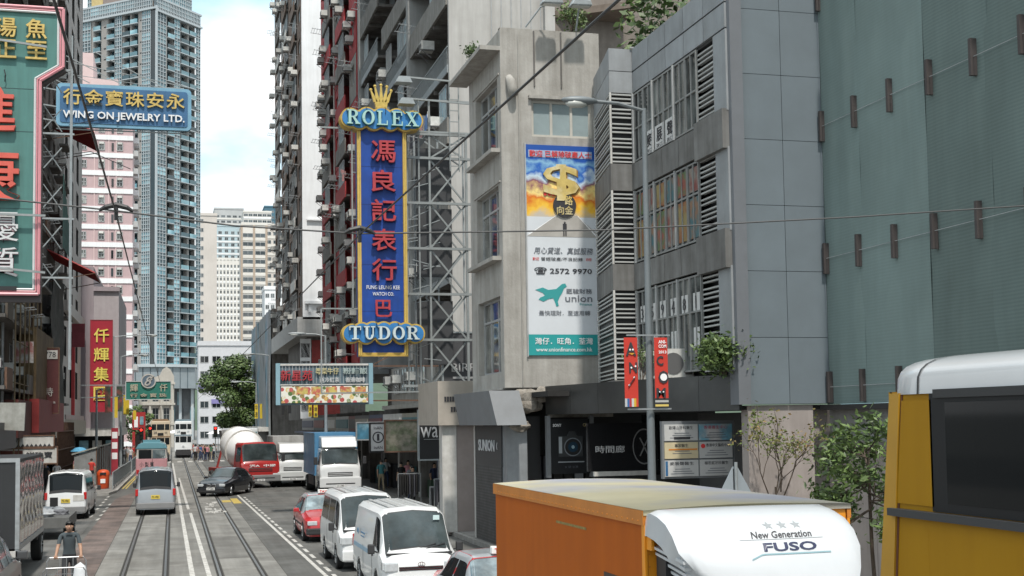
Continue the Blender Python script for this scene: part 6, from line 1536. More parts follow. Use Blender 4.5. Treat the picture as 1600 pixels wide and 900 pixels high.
def saloon(loc,rz,label,cat,pt,roofp,name,taxi=False,L=4.7,W=.85,H=1.47):
    o=empty(name,loc,rz,label,cat)
    B=Body(L,[(0,.60),(.05,.72),(.2,.80),(1.15,.93),(1.25,.96),(2.0,H-.05),(2.2,H),(3.2,H-.01),(3.5,H-.07),(4.05,1.02),(4.15,.99),(4.6,.95),(L-.03,.85),(L,.75)] if L<4.8 else [(0,.58),(.06,.70),(.3,.80),(1.35,.95),(1.45,.97),(2.3,H-.05),(2.55,H),(3.4,H-.01),(3.8,H-.09),(4.5,1.06),(4.6,1.03),(L-.1,.97),(L,.78)],
        [(0,.56),(.1,.68),(1.2,.86),(4.0,.92),(L,.76)],[(0,.66),(.06,.76),(.3,.82),(.8,W),(L-.7,W),(L-.1,.80),(L,.72)],[(0,.6),(.3,.74),(1.2,.76),(2.1,.60),(3.3,.60),(4.1,.72),(L-.1,.74),(L,.66)],
        .20,((.88,.35),(L-1.05,.35)),crown=.03,round_=.06)
    B.build(o,pt)
    c=(1.28,1.98,3.42,4.02) if L<4.8 else (1.5,2.26,3.74,4.48)
    B.wind(o,c[0],c[1],autog2 if taxi else autog); B.wind(o,c[2]+.06,c[3],autog,'rear_window')
    m_=(c[1]+c[2])/2+.02
    B.side(o,[(c[0]+.32,m_-.04,c[1]+.08,m_-.04),(m_+.04,c[3]-.28,m_+.04,c[2]-.02)],autog,lo=3.15,hi=3.88)
    if taxi:
        B.patch(o,'roof_panel',roofp,c[0]-.02,c[3]+.03,c[0]-.02,c[3]+.03,3.06,8.94,off=.0025,nu=24,nv=24)
        t=bb(o,'taxi_sign',mat('taxi_sign_white',(.75,.75,.72),.5,var=0),-.19,.19,-.32,-.16,H+.02,H+.15,.02); text('TAXI',.08,redi,t,(0,-.325,H+.085),width=.28,fat=.03)
    for sx in (-1,1):
        bb(o,'headlight',lens,sx*.44,sx*.76,-L/2-.015,-L/2+.12,.56,.70,.03); bb(o,'tail_light',redlens,sx*.5,sx*.8,L/2-.10,L/2+.012,.66,.82,.02); mirror_(o,sx*.96,c[0]+.42-L/2,.98,.18,.13,pt); MB().box(sx*W,sx*(W+.02),m_-.28-L/2,m_-.12-L/2,.79,.82).build('door_handle',[chrome],o)
        MB().box(sx*(W+.001),sx*(W+.006),m_-.006-L/2,m_+.006-L/2,.32,.88).build('door_seam',[plast],o)
        MB().box(sx*(W+.001),sx*(W+.014),1.3-L/2,L-1.6-L/2,.5,.55).build('side_moulding',[plast],o)
    bb(o,'bumper',plast if taxi else pt,-.80,.80,-L/2-.06,-L/2+.1,.26,.47,.04); bb(o,'rear_bumper',plast if taxi else pt,-.8,.8,L/2-.08,L/2+.06,.3,.5,.03)
    if taxi: MB().box(-.78,.78,-L/2-.066,-L/2-.05,.40,.44).build('bumper_trim',[chrome],o)
    if taxi: 
        bb(o,'grille',chrome,-.36,.36,-L/2-.02,-L/2+.04,.54,.69,.01)
        for k in range(5): MB().box(-.33,.33,-L/2-.024,-L/2-.015,.56+k*.025,.57+k*.025).build('grille_bar',[plast],o)
    else:
        for sx in (-1,1):
            g=bb(o,'kidney_grille',chrome,sx*.03,sx*.26,-L/2-.03,-L/2+.05,.52,.70,.03); MB().box(sx*.05,sx*.24,-L/2-.036,-L/2-.028,.54,.68).build('grille_mesh',[plast],g)
        MB().box(-.6,.6,-L/2-.066,-L/2-.04,.28,.36).build('intake',[plast],o)
    plate(o,0,-L/2-.07,.40 if taxi else .44,'LK 6047' if taxi else 'NT 5501',platew)
    for y in (.88,L-1.05):
        for sx in (-1,1): wheel(o,sx*.75,y-L/2,.32 if taxi else .34,.2,chrome if not taxi else steel)
    return o
tred=paint('taxi_red',(.42,.018,.022)); tsil=paint('taxi_roof_silver',(.42,.45,.47),metal=.4)
saloon((5.0,44.6,0),0,'red taxi with a silver roof waiting behind the white vans','taxi',tred,tsil,'taxi',taxi=True)
saloon((5.75,22.9,0),0,'red taxi with grey roof mostly hidden beside the orange truck at the bottom edge','taxi',tred,tsil,'taxi',taxi=True)
bmw=saloon((2.9,73.4,0),-21,'black saloon car turning across the tram tracks','car',paint('car_black',(.012,.013,.016)),None,'saloon_car',L=5.05,W=.92,H=1.46)

# ---- box trucks
def truck(loc,rz,label,pt,boxm,bw,bl,bh,ch=2.55,name='box_truck',cw=1.05,cl=1.7,deflector=None,box=True,bz=1.0,front_text=None,plate_t='LV 1382',glassm=autog,boxtop=None):
    o=empty(name,loc,rz,label,'truck'); yf=0; L=cl
    B=Body(L,[(0,1.40),(.04,1.56),(.10,1.62),(.34,ch-.12),(.50,ch),(L,ch)],[(0,1.3),(.1,1.52),(L,1.5)],[(0,cw*.93),(.06,cw*.98),(.2,cw),(L,cw)],[(0,cw*.88),(.3,cw*.88),(.5,cw*.87),(L,cw*.9)],.62,((.75+.15,.50),) if False else (),crown=.04,round_=.10)
    g=MB().box(-.01,.01,0,.01,.5,.51).build('cab_frame',[plast],o,(0,yf+L/2,0))
    c=B.build(g,pt,'cab'); B.wind(g,.12,.36,glassm,m0=4.12,m1=7.88); B.side(g,[(.30,1.2,.42,1.2)],autog,lo=3.1,hi=3.85)
    for sx in (-1,1):
        bb(g,'headlight',lens,sx*cw*.62,sx*cw*.93,-L/2-.03,-L/2+.1,.70,.88,.03); bb(g,'indicator',amber,sx*cw*.93,sx*cw*.99,-L/2-.0,-L/2+.12,.74,.88,.02)
        mirror_(g,sx*(cw+.20),-L/2+.05,1.85,.2,.42); MB().box(sx*(cw+.001),sx*(cw+.007),1.25-L/2,1.262-L/2,.8,1.5).build('door_seam',[plast],g); MB().box(sx*cw,sx*(cw+.02),1.05-L/2,1.18-L/2,1.25,1.3).build('door_handle',[plast],g)
        MB().bar((sx*.1,-L/2+.115,1.64),(sx*.1+.55,-L/2+.13,1.70),.02).build('wiper',[plast],g)
    bb(g,'grille',plast,-cw*.6,cw*.6,-L/2-.02,-L/2+.04,1.0,1.22,.02); 
    for z in (1.05,1.13): MB().box(-cw*.58,cw*.58,-L/2-.03,-L/2-.015,z,z+.03).build('grille_bar',[pt],g)
    bb(g,'bumper',pt if deflector!='mix' else bumperg,-cw,cw,-L/2-.1,-L/2+.1,.40,.95 if deflector!='mix' else .8,.05); plate(g,.0,-L/2-.115,.5,plate_t,platew)
    MB().box(-cw*.7,cw*.7,-L/2-.108,-L/2-.09,.58,.64).build('intake',[plast],g)
    if deflector in ('std',):
        b=MB(); b.prismx([(.25,ch),(.55,ch+.55),(L+.1,ch+.62),(L+.1,ch)],-cw*.86,cw*.86); b.build('wind_deflector',[pt],o,bevel=.07)
    tail=bl+L+.15
    MB().box(-.42,.42,.3,tail-.1,.55,.85).build('chassis',[plast],o)
    if box:
        y0=L+.18; b=MB(); b.box(-bw,bw,y0,y0+bl,bz,bz+bh); bx=b.build('cargo_box',[boxm],o,bevel=.02)
        for sx in (-1,1):
            for z in (bz,bz+bh-.08): MB().box(sx*bw,sx*(bw+.015),y0,y0+bl,z,z+.08).build('box_rail',[boxtop or boxm],bx)
            for k in range(1,5): MB().box(sx*bw,sx*(bw+.008),y0+bl*k/5-.02,y0+bl*k/5+.02,bz+.08,bz+bh-.08).build('box_rib',[boxm],bx)
            MB().box(sx*(bw-.1),sx*bw,y0+.6,y0+bl*.55,.45,.95).build('side_guard',[plast],o)
        MB().box(-bw,bw,y0-.012,y0,bz,bz+bh).build('box_front',[boxtop or boxm],bx)
    for y,d in ((.95,0),(tail-1.7,1)):
        for sx in (-1,1): wheel(o,sx*(cw-.16),y,.46,.27 if not d else .5)
    MB().box(-cw+.02,cw-.02,.3,1.5,.55,.66).build('wing_floor',[plast],o)
    return o,g
blue_p=mat('truck_box_blue',(.08,.24,.42),.5,var=.2,scale=1,streak=.15)
truck((8.75,69.5,0),0,'blue box truck with white cab parked on the right',paint('truck_white',(.62,.63,.63)),blue_p,1.18,6.2,2.35,2.55,deflector='std',cw=1.12)
truck((7.1,79.5,0),0,'dirty white box truck behind the blue one',paint('truck_white_old',(.55,.56,.55)),mat('dirty_box',(.42,.42,.41),.6,var=.3,scale=1,streak=.3),1.05,5.4,2.1,2.1,deflector='std',cw=.92,plate_t='GX 905')
# cement mixer
mo,mg=truck((5.15,79.2,0),12,'red cement mixer truck with a white drum heading down the street',paint('mixer_red',(.36,.02,.018)),None,1.1,7.2,2.2,2.75,box=False,cw=1.22,deflector='mix',plate_t='HD 927',name='cement_mixer')
text('港A  中國',.16,wi,mg,(.1,-.87,1.36),width=1.6,fat=.01,name='cab_lettering') 
dr=MB(); prof=[(0,.35),(.2,.62),(1.1,1.12),(2.0,1.26),(3.0,1.2),(4.4,.78),(5.0,.50),(5.05,.42)]; pts=[]; rr=[]
for d,r_ in prof: pts.append((0,2.15+d*.97,1.95+d*.20)); rr.append(r_)
dw=mat('drum_white',(.80,.80,.80),.45,var=.06,scale=1,streak=.12); dd=MB().tube(pts,rr,28).build('mixing_drum',[dw],mo,smooth=40)
for k in (1.5,3.4): 
    r_=1.285 if k==1.5 else 1.12; MB().tube([(0,2.15+k*.97-.02,1.95+k*.2),(0,2.15+k*.97+.06,1.95+k*.2+.01)],r_,28).build('drum_band',[offwhite],dd)
MB().box(-1.1,1.1,2.0,8.6,.85,1.08).build('deck',[mat('mixer_frame_red',(.3,.03,.025),.6,var=.3)],mo); b=MB()
for sx in (-.9,.9): b.bar((sx,7.2,1.0),(sx*.5,7.3,2.6),.12); b.bar((sx,2.2,1.0),(sx*.6,2.2,2.0),.12)
b.build('drum_cradle',[mat('mixer_frame_red',(.3,.03,.025))],mo)
b=MB(); b.prism([(-.4,2.7),(.4,2.7),(.55,3.5),(-.55,3.5)],7.4,8.1); b.build('hopper',[mat('hopper_grey',(.3,.3,.3),.6,var=.3)],mo)
for sx in (-1,1): wheel(mo,sx*1.0,6.0,.48,.5); MB().box(sx*1.05,sx*1.15,2.2,5.2,.45,1.0).build('side_tank',[mat('mixer_frame_red',(.3,.03,.025))],mo)
text('中國',.6,redi,dd,(-1.2,4.1,2.7),-75,name='drum_lettering',ext=.003) if False else None

# ---- the near orange truck
orange=mat('box_orange_shaded',(.43,.10,.003),.55,var=.10,scale=.8,streak=.25,spec=.15,grime=(.55,.40,.30)); orange_lit=mat('box_front_orange_lit',(.72,.27,.01),.5,var=.06,scale=.8,streak=.12,grime=(.6,.5,.4))  # one orange: side colour darkened for shade, front colour lightened for sun
roofm=mat('box_roof_worn',(.46,.42,.28),.6,var=.15,scale=.7,c2=(.30,.31,.36))
o=empty('orange_truck',(5.73,10.1,0),0,'orange box truck with a large white roof deflector over the cab','truck')
B=Body(1.7,[(0,1.4),(.05,1.5),(.3,2.05),(.5,2.15),(1.7,2.15)],[(0,1.3),(.2,1.5),(1.7,1.5)],[(0,.95),(.1,1.0),(1.7,1.02)],[(0,.9),(1.7,.95)],.6,(),crown=.03,round_=.1)
cg_=MB().box(-.01,.01,0,.01,.6,.61).build('cab_frame',[plast],o,(0,.85,0)); cabw=paint('cab_white',(.54,.56,.58)); B.build(cg_,cabw,'cab'); B.wind(cg_,.08,.28,autog)
B.side(cg_,[(.3,1.2,.45,1.2)],autog)
for sx in (-1,1): bb(cg_,'headlight',lens,sx*.6,sx*.9,-.88,-.76,.7,.9,.03); mirror_(cg_,sx*1.2,-.8,1.5,.18,.4)
# box body
YB0,YB1,BW,BZ=2.12,8.3,1.13,2.97
b=MB(); b.box(-BW,BW,YB0,YB1,.95,BZ-.02); bx=b.build('cargo_box',[orange],o)
MB().box(-BW+.02,BW-.02,YB0-.014,YB0-.002,.95,BZ-.05).build('box_front',[orange_lit],o)
for sx in (-1,1): MB().box(sx*(BW-.01),sx*(BW+.035),YB0-.03,YB1+.02,BZ-.15,BZ-.004).build('roof_rail',[mat('rail_orange',(.58,.20,.02),.45,var=.2,streak=.2)],bx); MB().box(sx*(BW-.01),sx*(BW+.02),YB0-.03,YB0+.05,.95,BZ-.15).build('corner_post',[orange_lit],bx)
n=10; b=MB()
for i in range(n):
    a=-BW-.03+(2*BW+.06)*i/n; c=-BW-.03+(2*BW+.06)*(i+1)/n; za=BZ+.035*math.cos((a/BW)*1.5); zc=BZ+.035*math.cos((c/BW)*1.5)
    b.face([(a,YB0-.04,za),(c,YB0-.04,zc),(c,YB1+.03,zc),(a,YB1+.03,za)])
b.face([(-BW-.03+(2*BW+.06)*i/n,YB0-.04,BZ+.035*math.cos(((-BW-.03+(2*BW+.06)*i/n)/BW)*1.5)) for i in range(n+1)]+[(BW+.03,YB0-.04,BZ-.05),(-BW-.03,YB0-.04,BZ-.05)])
b.build('box_roof',[roofm],bx,smooth=True)
MB().box(-BW-.02,BW+.02,YB0-.035,YB0+.02,BZ-.045,BZ-.002).build('front_rail',[mat('rail_orange',(.58,.20,.02))],bx)
for k in range(0):
    for sx in (-1,1): MB().box(sx*BW,sx*(BW+.004),YB0+k*1.01-.005,YB0+k*1.01+.005,.95,BZ-.15).build('panel_joint',[mat('joint_brown',(.42,.11,.015),.6)],bx)
MB().box(-.4,.4,.3,7.6,.5,.85).build('chassis',[plast],o)
for y,d in ((.95,0),(6.2,1)):
    for sx in (-1,1): wheel(o,sx*.9,y,.42,.25 if not d else .45)
# roof deflector: a rounded shell swept from the box front down to the cab roof
prof=[(1.03,1.9),(1.02,2.2),(1.07,2.45),(1.16,2.65),(1.29,2.80),(1.46,2.90),(1.66,2.955),(1.86,2.98),(1.98,2.965),(2.03,2.90)]
half=[.80,.83,.90,.95,.96,.96,.96,.96,.95,.92]
b=MB(); NJ=22
for (y,z),w_ in zip(prof,half):
    for j in range(NJ+1):
        t=-1+2*j/NJ; sgn=1 if t>=0 else -1; a=abs(t)
        ex=min(1,a*1.12); x=sgn*w_*ex
        dz=0 if a<.86 else -((a-.86)/.14)**2.0*.26*(.35+.65*min(1,(z-1.8)/1.0)); dy=0 if a<.86 else ((a-.86)/.14)**2*.12
        zf=z+dz+.02*(1-t*t); x*=(1-.5*max(0,min(1,(2.56-zf)/.40))**1.3) if x<0 else 1
        b.v.append((x-.19,y+dy+.05*t*t,zf))
for i in range(len(prof)-1):
    for j in range(NJ): b.f.append((i*(NJ+1)+j,i*(NJ+1)+j+1,(i+1)*(NJ+1)+j+1,(i+1)*(NJ+1)+j)); b.m.append(0)
df=b.build('roof_deflector',[cabw],o,smooth=50)
MB().box(-.78-.15,.78-.15,1.2,1.7,2.40,2.55).build('deflector_base',[plast],o)
for sx in (-1,):
    for k in range(9): MB().prismx([(1.20+k*.05,2.52-k*.065),(2.0,2.60-k*.065),(2.0,2.625-k*.065),(1.20+k*.05,2.55-k*.065)],-1.10+.03*k,-.55).build('gap_louvre',[cabw],o)
    MB().box(-1.06,-.5,1.75,2.0,1.8,2.6).build('louvre_back',[black],o)
MB().box(-1.13,-1.10,1.95,2.10,2.58,2.72).build('hinge_plate',[orange_lit],o)
# lettering on the sloped front of the deflector
PZ=sorted(set((z,y) for y,z in prof[1:8]))
def on_shell(x,z):
    t=max(-1,min(1,(x+.19)/.96)); zz=z-.02*(1-t*t); a=abs(t)*.9
    return lerpt(PZ,zz)+.05*a*a-.006
def conform(me,x0,z0,mt,name,sz=1.0):
    me=me.copy(); me.materials.clear(); me.materials.append(mt)
    for v in me.vertices:
        x=v.co.x+x0; z=v.co.z*sz+z0; v.co=(x,on_shell(x,z)+v.co.y*.2,z)
    return inst(name,me,df)
navy=mat('letter_navy',(.02,.025,.07),.4,var=0); gl_=mat('letter_silver_grey',(.30,.32,.33),.4,var=0)
rv=MB().ball((0,0,0),(.008,.010,.010),6).mesh('rivet',[mat('rail_orange',(.58,.20,.02))])
for k in range(38): inst('rivet',rv,bx,(-BW-.036,YB0+.1+k*.16,BZ-.11))
for k in range(10): inst('rivet',rv,bx,(-BW+.03,YB0-.032,BZ-.2-k*.12))
MB().box(-BW-.005,-BW+.01,YB0+.55,YB0+1.3,1.9,2.22).build('dark_side_panel',[mat('dark_brown_panel',(.06,.03,.02),.6,var=.3)],bx)
MB().box(-BW-.003,-BW+.01,YB0+1.9,YB0+3.1,2.62,2.65).build('paint_scrape',[mat('scrape_olive',(.30,.22,.06),.7,var=.5,scale=12)],bx)
def wtext(t,h,width,x,z,mt,**k):
    m_=text_mesh(t,h,.004,**k).copy(); q=width/m_.get('w',1)
    for v in m_.vertices: v.co.x*=q
    conform(m_,x,z,mt,'lettering')
wtext('FUSO',.078,.56,-.02,2.655,navy,fat=.024,res=3); wtext('New Generation',.062,.64,-.07,2.765,ink,fat=.012,italic=.15,res=2)
for k in range(3):
    st=MB(); p=[]
    for i in range(10):
        a=math.pi/2+i*math.pi/5; q=.055 if i%2==0 else .023; p.append((q*math.cos(a),q*.62*math.sin(a)))
    st.prism(p[::-1],-.003,0); conform(st.mesh('star',[gl_]),-.02+(k-1)*.15,2.845,gl_,'star')
for (xa,xb,z0,w_,mt_,hook) in ((-.52,.36,2.722,.005,gl_,0),(-.44,.40,2.585,.013,mat('line_blue_grey',(.22,.36,.40)),1)):
    b=MB(); n=24
    for i in range(n):
        def Q(t,dz):
            x=xa+(xb-xa)*t; z=z0+dz-(.045*max(0,.14-t)/.14 if hook else 0); return (x,on_shell(x,z),z)
        b.face([Q(i/n,0),Q((i+1)/n,0),Q((i+1)/n,w_),Q(i/n,w_)])
    b.build('painted_line',[mt_],df)

# ---- yellow double decker bus at the right edge
bus=empty('double_decker_bus',(6.0,2.2,0),0,'yellow double decker bus with a white roof at the right edge','bus')
by=mat('bus_yellow',(.35,.18,.006),.5,var=.10,scale=.7,streak=.22,spec=.12,grime=(.55,.42,.30)); byb=mat('bus_yellow_frame',(.43,.225,.010),.5,var=.15); bw_=paint('bus_roof_white',(.42,.43,.44)); YR=5.62; BX=-1.25
wal=MB(); wal.box(-1.25,1.25,-5.4,YR-.12,.35,3.26); wal.build('lower_body',[by],bus)
# upper deck side with window opening
b=MB(); hol=[]; wins=[(.54,2.55),(2.62,4.2),(4.27,5.9),(5.97,7.6),(7.67,9.3)]
for a,c in wins: hol.append((a,c,3.31,3.99))
wallholes(b,.0,11.0,3.22,4.05,[(a-.0,c,3.30,4.0) for a,c in wins],.06)
us=b.build('upper_side',[by],bus,(-1.25,YR,0),-90)
b=MB(); wallholes(b,0,11,3.22,4.05,[(a,c,3.3,4.0) for a,c in wins],.06); b.build('upper_side',[by],bus,(1.25,YR-11,0),90)
gb2=mat('bus_window_glass',(.008,.009,.010),.05,var=0,spec=.12)
for a,c in wins:
    MB().box(a-.06,c+.06,-.012,.03,3.27,4.03).build('window_surround',[mat('window_gasket_black',(.008,.008,.009),.5,var=.1,spec=.25)],us); 
    MB().box(a+.12 if a<1 else a,c,-.018,-.012,3.33,3.97).build('window_pane',[gb2],us)
MB().prism([(-.30,1.9),(-.10,1.9),(.14,4.04),(.02,4.04)],-.02,.05).build('corner_pillar',[byb],us); MB().prism([(.06,3.30),(.50,3.30),(.50,3.99),(.155,3.99)],-.012,.02).build('corner_panel',[by],us); MB().prism([(-.10,1.9),(-.08,1.9),(.16,4.04),(.14,4.04)],-.006,.03).build('panel_seam',[mat('seam_brown',(.12,.04,.02))],us); MB().prism([(-.30,1.9),(.4,1.9),(.4,3.9),(.0,3.9)],-.0005,2.49).build('rear_bulge',[by],us)
MB().box(.0,11,-.055,.01,3.215,3.265).build('rubber_belt',[plast],us)
MB().box(.55,11,-.03,.03,4.0,4.055).build('gutter',[black],us)
MB().box(-1.25,1.25,YR-.02,YR+.02,.4,4.05).build('rear_panel',[by],bus); MB().box(-1.0,1.0,YR+.02,YR+.04,3.35,3.9).build('rear_window',[gb2],bus)
b=MB(); n=16
sec=[]
for j in range(n+1):
    t=math.pi*j/n; cx=math.cos(t); sz=math.sin(t); sec.append((math.copysign(abs(cx)**.35,cx)*1.27,4.03+.27*abs(sz)**.55))
ysec=[(YR+.05,.80,.55),(YR+.02,.93,.85),(YR-.1,.99,.97),(YR-.3,1,1),(-5.4,1,1)]
for y,kx,kz in ysec:
    for x,z in sec: b.v.append((x*kx,y,4.03+(z-4.03)*kz))
for i in range(len(ysec)-1):
    for j in range(n): b.f.append((i*(n+1)+j,i*(n+1)+j+1,(i+1)*(n+1)+j+1,(i+1)*(n+1)+j)); b.m.append(0)
b.f.append(tuple(range(n,-1,-1))); b.m.append(0); rf=b.build('roof',[bw_],bus,smooth=50)
b=MB()
for j in range(n): 
    (xa,za),(xb,zb_)=sec[j],sec[j+1]; b.face([(xa*1.004,YR-.36,4.03+(za-4.03)*1.02),(xb*1.004,YR-.36,4.03+(zb_-4.03)*1.02),(xb*1.004,YR-.38,4.03+(zb_-4.03)*1.02),(xa*1.004,YR-.38,4.03+(za-4.03)*1.02)])
b.build('roof_joint',[plast],bus)
MB().box(-1.18,1.18,-5.3,5.3,2.2,2.3).build('upper_floor',[dark],bus)
for k in range(7):
    for sx in (-.7,.7): MB().box(sx-.4,sx+.4,-4.5+k*1.3,-4.3+k*1.3,2.6,3.45).build('seat_back',[mat('seat_grey',(.06,.06,.07),.8)],bus)
for y in (3.6,-3.2):
    for sx in (-1,1): wheel(bus,sx*1.1,y,.5,.3)

# ---- light bus, trams, left side vehicles
def minibus(loc,rz,label):
    o=empty('minibus',loc,rz,label,'minibus'); pkp=paint('minibus_pink',(.50,.26,.28)); tq=paint('minibus_turquoise',(.12,.30,.36)); H=2.75
    b=MB(); b.box(-1.0,1.0,-3.3,3.3,.4,1.75); b.build('lower_body',[pkp],o,bevel=.08)
    b=MB(); b.prism([(-1.0,1.7),(1.0,1.7),(.92,2.4),(-.92,2.4)],-3.2,3.28); b.build('upper_body',[offwhite],o,bevel=.05)
    b=MB(); b.prism([(-1.0,2.35),(1.0,2.35),(.85,2.65),(.5,2.78),(-.5,2.78),(-.85,2.65)],-3.25,3.32); b.build('roof',[tq],o,bevel=.05); MB().box(-.55,.55,2.6,3.2,2.78,2.95).build('roof_unit',[tq],o)
    bb(o,'rear_window',autog2,-.88,-.08,3.28,3.31,1.72,2.3,.02); bb(o,'rear_window',autog,.0,.82,3.28,3.31,1.72,2.3,.02); MB().box(-.06,-.03,3.3,3.312,.6,2.3).build('door_seam',[plast],o)
    for sx in (-1,1): bb(o,'tail_light',redlens,sx*.78,sx*.95,3.29,3.33,.75,1.0,.01); 
    for sx in (-1,1):
        for k in range(5): MB().box(sx*.99,sx*1.0,-2.6+k*1.15,-1.65+k*1.15,1.78,2.3).build('side_window',[autog],o)
    bb(o,'rear_bumper',bumperg,-1,1,3.25,3.42,.4,.62,.03); text('小 型 賓',.3,ink,o,(.3,3.315,1.35),180,width=.9); plate(o,-.4,3.32,.85,'KF 77',platey,180,.4,.2)
    for y in (-2.2,2.1):
        for sx in (-1,1): wheel(o,sx*.85,y,.38,.25)
    return o
minibus((-1.35,91,0),180,'pink minibus with turquoise roof seen from behind on the left track')
def tram(loc,rz,label,c1,c2,rear=False,sc_=1.0):
    o=empty('tram',loc,rz,label,'tram'); W=.99; L=9
    tb_=MB().box(-W,W,0,L,.75,4.35).build('body',[c1],o,bevel=.12)
    MB().box(-.85,.85,-.25,.2,.35,1.0).build('fender',[plast],o); MB().box(-.9,.9,.3,L-.3,.15,.75).build('truck_frame',[plast],o)
    MB().prism([(-W,4.3),(W,4.3),(.7,4.55),(-.7,4.55)],.05,L-.05).build('roof',[c2],o)
    for z0,z1 in ((1.85,2.55),(3.4,4.0)):
        for x0,x1 in ((-.9,-.45),(-.38,.38),(.45,.9)): bb(o,'front_window',autog,x0,x1,-.03,.0,z0,z1,.015)
        for sx in (-1,1):
            for k in range(7): MB().box(sx*W,sx*(W+.01),.5+k*1.2,1.5+k*1.2,z0,z1).build('side_window',[autog],o)
    MB().box(-W-.02,W+.02,-.02,L+.02,2.62,2.74).build('deck_band',[c2],o); bb(o,'destination_box',black,-.3,.3,-.05,0,2.8,3.08,.01); bb(o,'headlight',lens,-.12,.12,-.08,0,1.3,1.5,.03)
    for x,t in ((-.55,'28'),(.55,'☆')): text(t,.25,c2 if not rear else ink,o,(x,-.02,3.1))
    MB().bar((0,4,4.55),(0,2.5,5.9),.05).build('trolley_pole',[black],o)
    for y in (2.6,6.2):
        for sx in (-1,1): wheel(o,sx*.6,y,.4,.12)
    return o
tram((1.2,156,0),0,'white double deck tram coming down the right hand track',paint('tram_white',(.78,.80,.80)),mat('tram_blue_grey',(.20,.28,.33),.5))
tram((-1.25,141,0),0,'cream and brown double deck tram on the left hand track',paint('tram_cream',(.62,.52,.38)),mat('tram_brown',(.30,.20,.12),.5),rear=True)
co_=empty('coach',(8.3,150,0),8,'white and teal coach waiting beyond the cement mixer','coach')
MB().box(-1.2,1.2,0,10,.5,3.4).build('body',[paint('coach_white',(.6,.62,.62))],co_,bevel=.15); bb(co_,'windscreen',mat('coach_glass',(.12,.2,.22),.1,var=.3,c2=(.3,.4,.4)),-1.1,1.1,-.04,0,1.5,3.0,.05); bb(co_,'bumper',paint('coach_teal',(.05,.25,.28)),-1.2,1.2,-.1,.05,.4,.9,.03)
for sx in (-1,1):
    bb(co_,'headlight',lens,sx*.8,sx*1.1,-.08,0,.95,1.15,.02); wheel(co_,sx*1.05,2.2,.48,.3)
# dark truck with a polished rippled side at the left edge
dt=empty('dark_truck',(-4.78,33.4,0),0,'dark truck with a rippled mirror bright metal side parked at the left kerb','truck')
dkm=mat('dark_truck_body',(.022,.023,.025),.5,var=.25,scale=1.5)
MB().box(-1.15,1.13,0,6.2,.95,3.12).build('cargo_box',[dkm],dt)
b=MB()
nn=60; m2=26
def RP(i,j):
    y=.05+6.1*i/nn; z=1.05+2.0*j/m2
    return (1.15+.009*math.sin(i*.78+.25*math.sin(j*.25))+.016*math.sin(j*.55+.25*math.sin(i*.25)),y,z)
for i in range(nn):
    for j in range(m2): b.face([RP(i,j),RP(i+1,j),RP(i+1,j+1),RP(i,j+1)])
b.build('polished_side_panel',[mat('polished_sheet',(.62,.60,.58),.10,metal=1,var=.1,scale=3)],dt,smooth=True)
MB().box(-1.17,1.18,-.03,.04,3.05,3.15).build('top_rail',[steel],dt); MB().box(1.08,1.17,-.02,6.2,.9,1.03).build('side_rail',[steel],dt); MB().box(1.08,1.18,-.035,.05,.95,3.1).build('corner_post',[steel],dt)
for x0,z0 in ((-.55,1.6),): MB().box(.05,.55,-.03,0,1.45,2.05).build('hatch_frame',[steel],dt); MB().box(.12,.48,-.04,-.02,1.52,1.98).build('hatch',[black],dt)
MB().box(-.45,.45,-.5,7,.5,.9).build('chassis',[plast],dt); MB().box(-1.0,1.0,6.3,7.9,.6,2.7).build('cab',[dkm],dt,bevel=.1)
for y in (1.2,6.9):
    for sx in (-1,1): wheel(dt,sx*.92,y,.46,.28)
MB().box(.95,1.1,-.1,.0,.45,.9).build('mudguard',[offwhite],dt)
# dark people carrier at the bottom left corner
sv=empty('dark_wagon',(-4.12,28.6,0),180,'dark grey wagon with roof rails cut off by the bottom left corner','car')
B=Body(4.6,[(0,.70),(.08,.92),(.25,1.0),(1.1,1.12),(1.25,1.16),(1.9,1.62),(2.2,1.68),(4.1,1.66),(4.35,1.5),(4.55,1.0),(4.6,.9)],[(0,.66),(.2,.86),(1.2,1.02),(4.6,1.0)],[(0,.70),(.1,.82),(.4,.88),(.8,.90),(4.2,.90),(4.55,.82),(4.6,.76)],[(0,.66),(.4,.80),(1.2,.80),(2.0,.68),(4.0,.68),(4.6,.72)],.24,((.9,.38),(3.55,.38)),crown=.04,round_=.08)
sgp=paint('wagon_grey',(.055,.057,.06)); B.build(sv,sgp); B.wind(sv,1.3,1.88,autog); B.wind(sv,4.30,4.52,autog,'rear_window'); B.side(sv,[(1.6,2.5,1.98,2.5),(2.58,3.4,2.58,3.4),(3.48,4.15,3.48,4.0)],autog2,lo=3.12,hi=3.9)
for sx in (-1,1): bb(sv,'headlight',lens,sx*.5,sx*.82,-2.33,-2.15,.74,.9,.03); mirror_(sv,sx*1.02,-.75,1.18,.22,.18,sgp); MB().bar((sx*.62,-.1,1.74),(sx*.62,1.6,1.74),.04).build('roof_rail',[steel],sv); bb(sv,'tail_light',redlens,sx*.6,sx*.84,2.18,2.3,.9,1.2,.02)
bb(sv,'bumper',sgp,-.85,.85,-2.37,-2.2,.3,.6,.04); bb(sv,'grille',plast,-.4,.4,-2.33,-2.25,.7,.84,.01); plate(sv,0,-2.385,.48,'JB 2290',platew)
for y in (.9,3.55):
    for sx in (-1,1): wheel(sv,sx*.79,y-2.3,.34,.21,chrome)
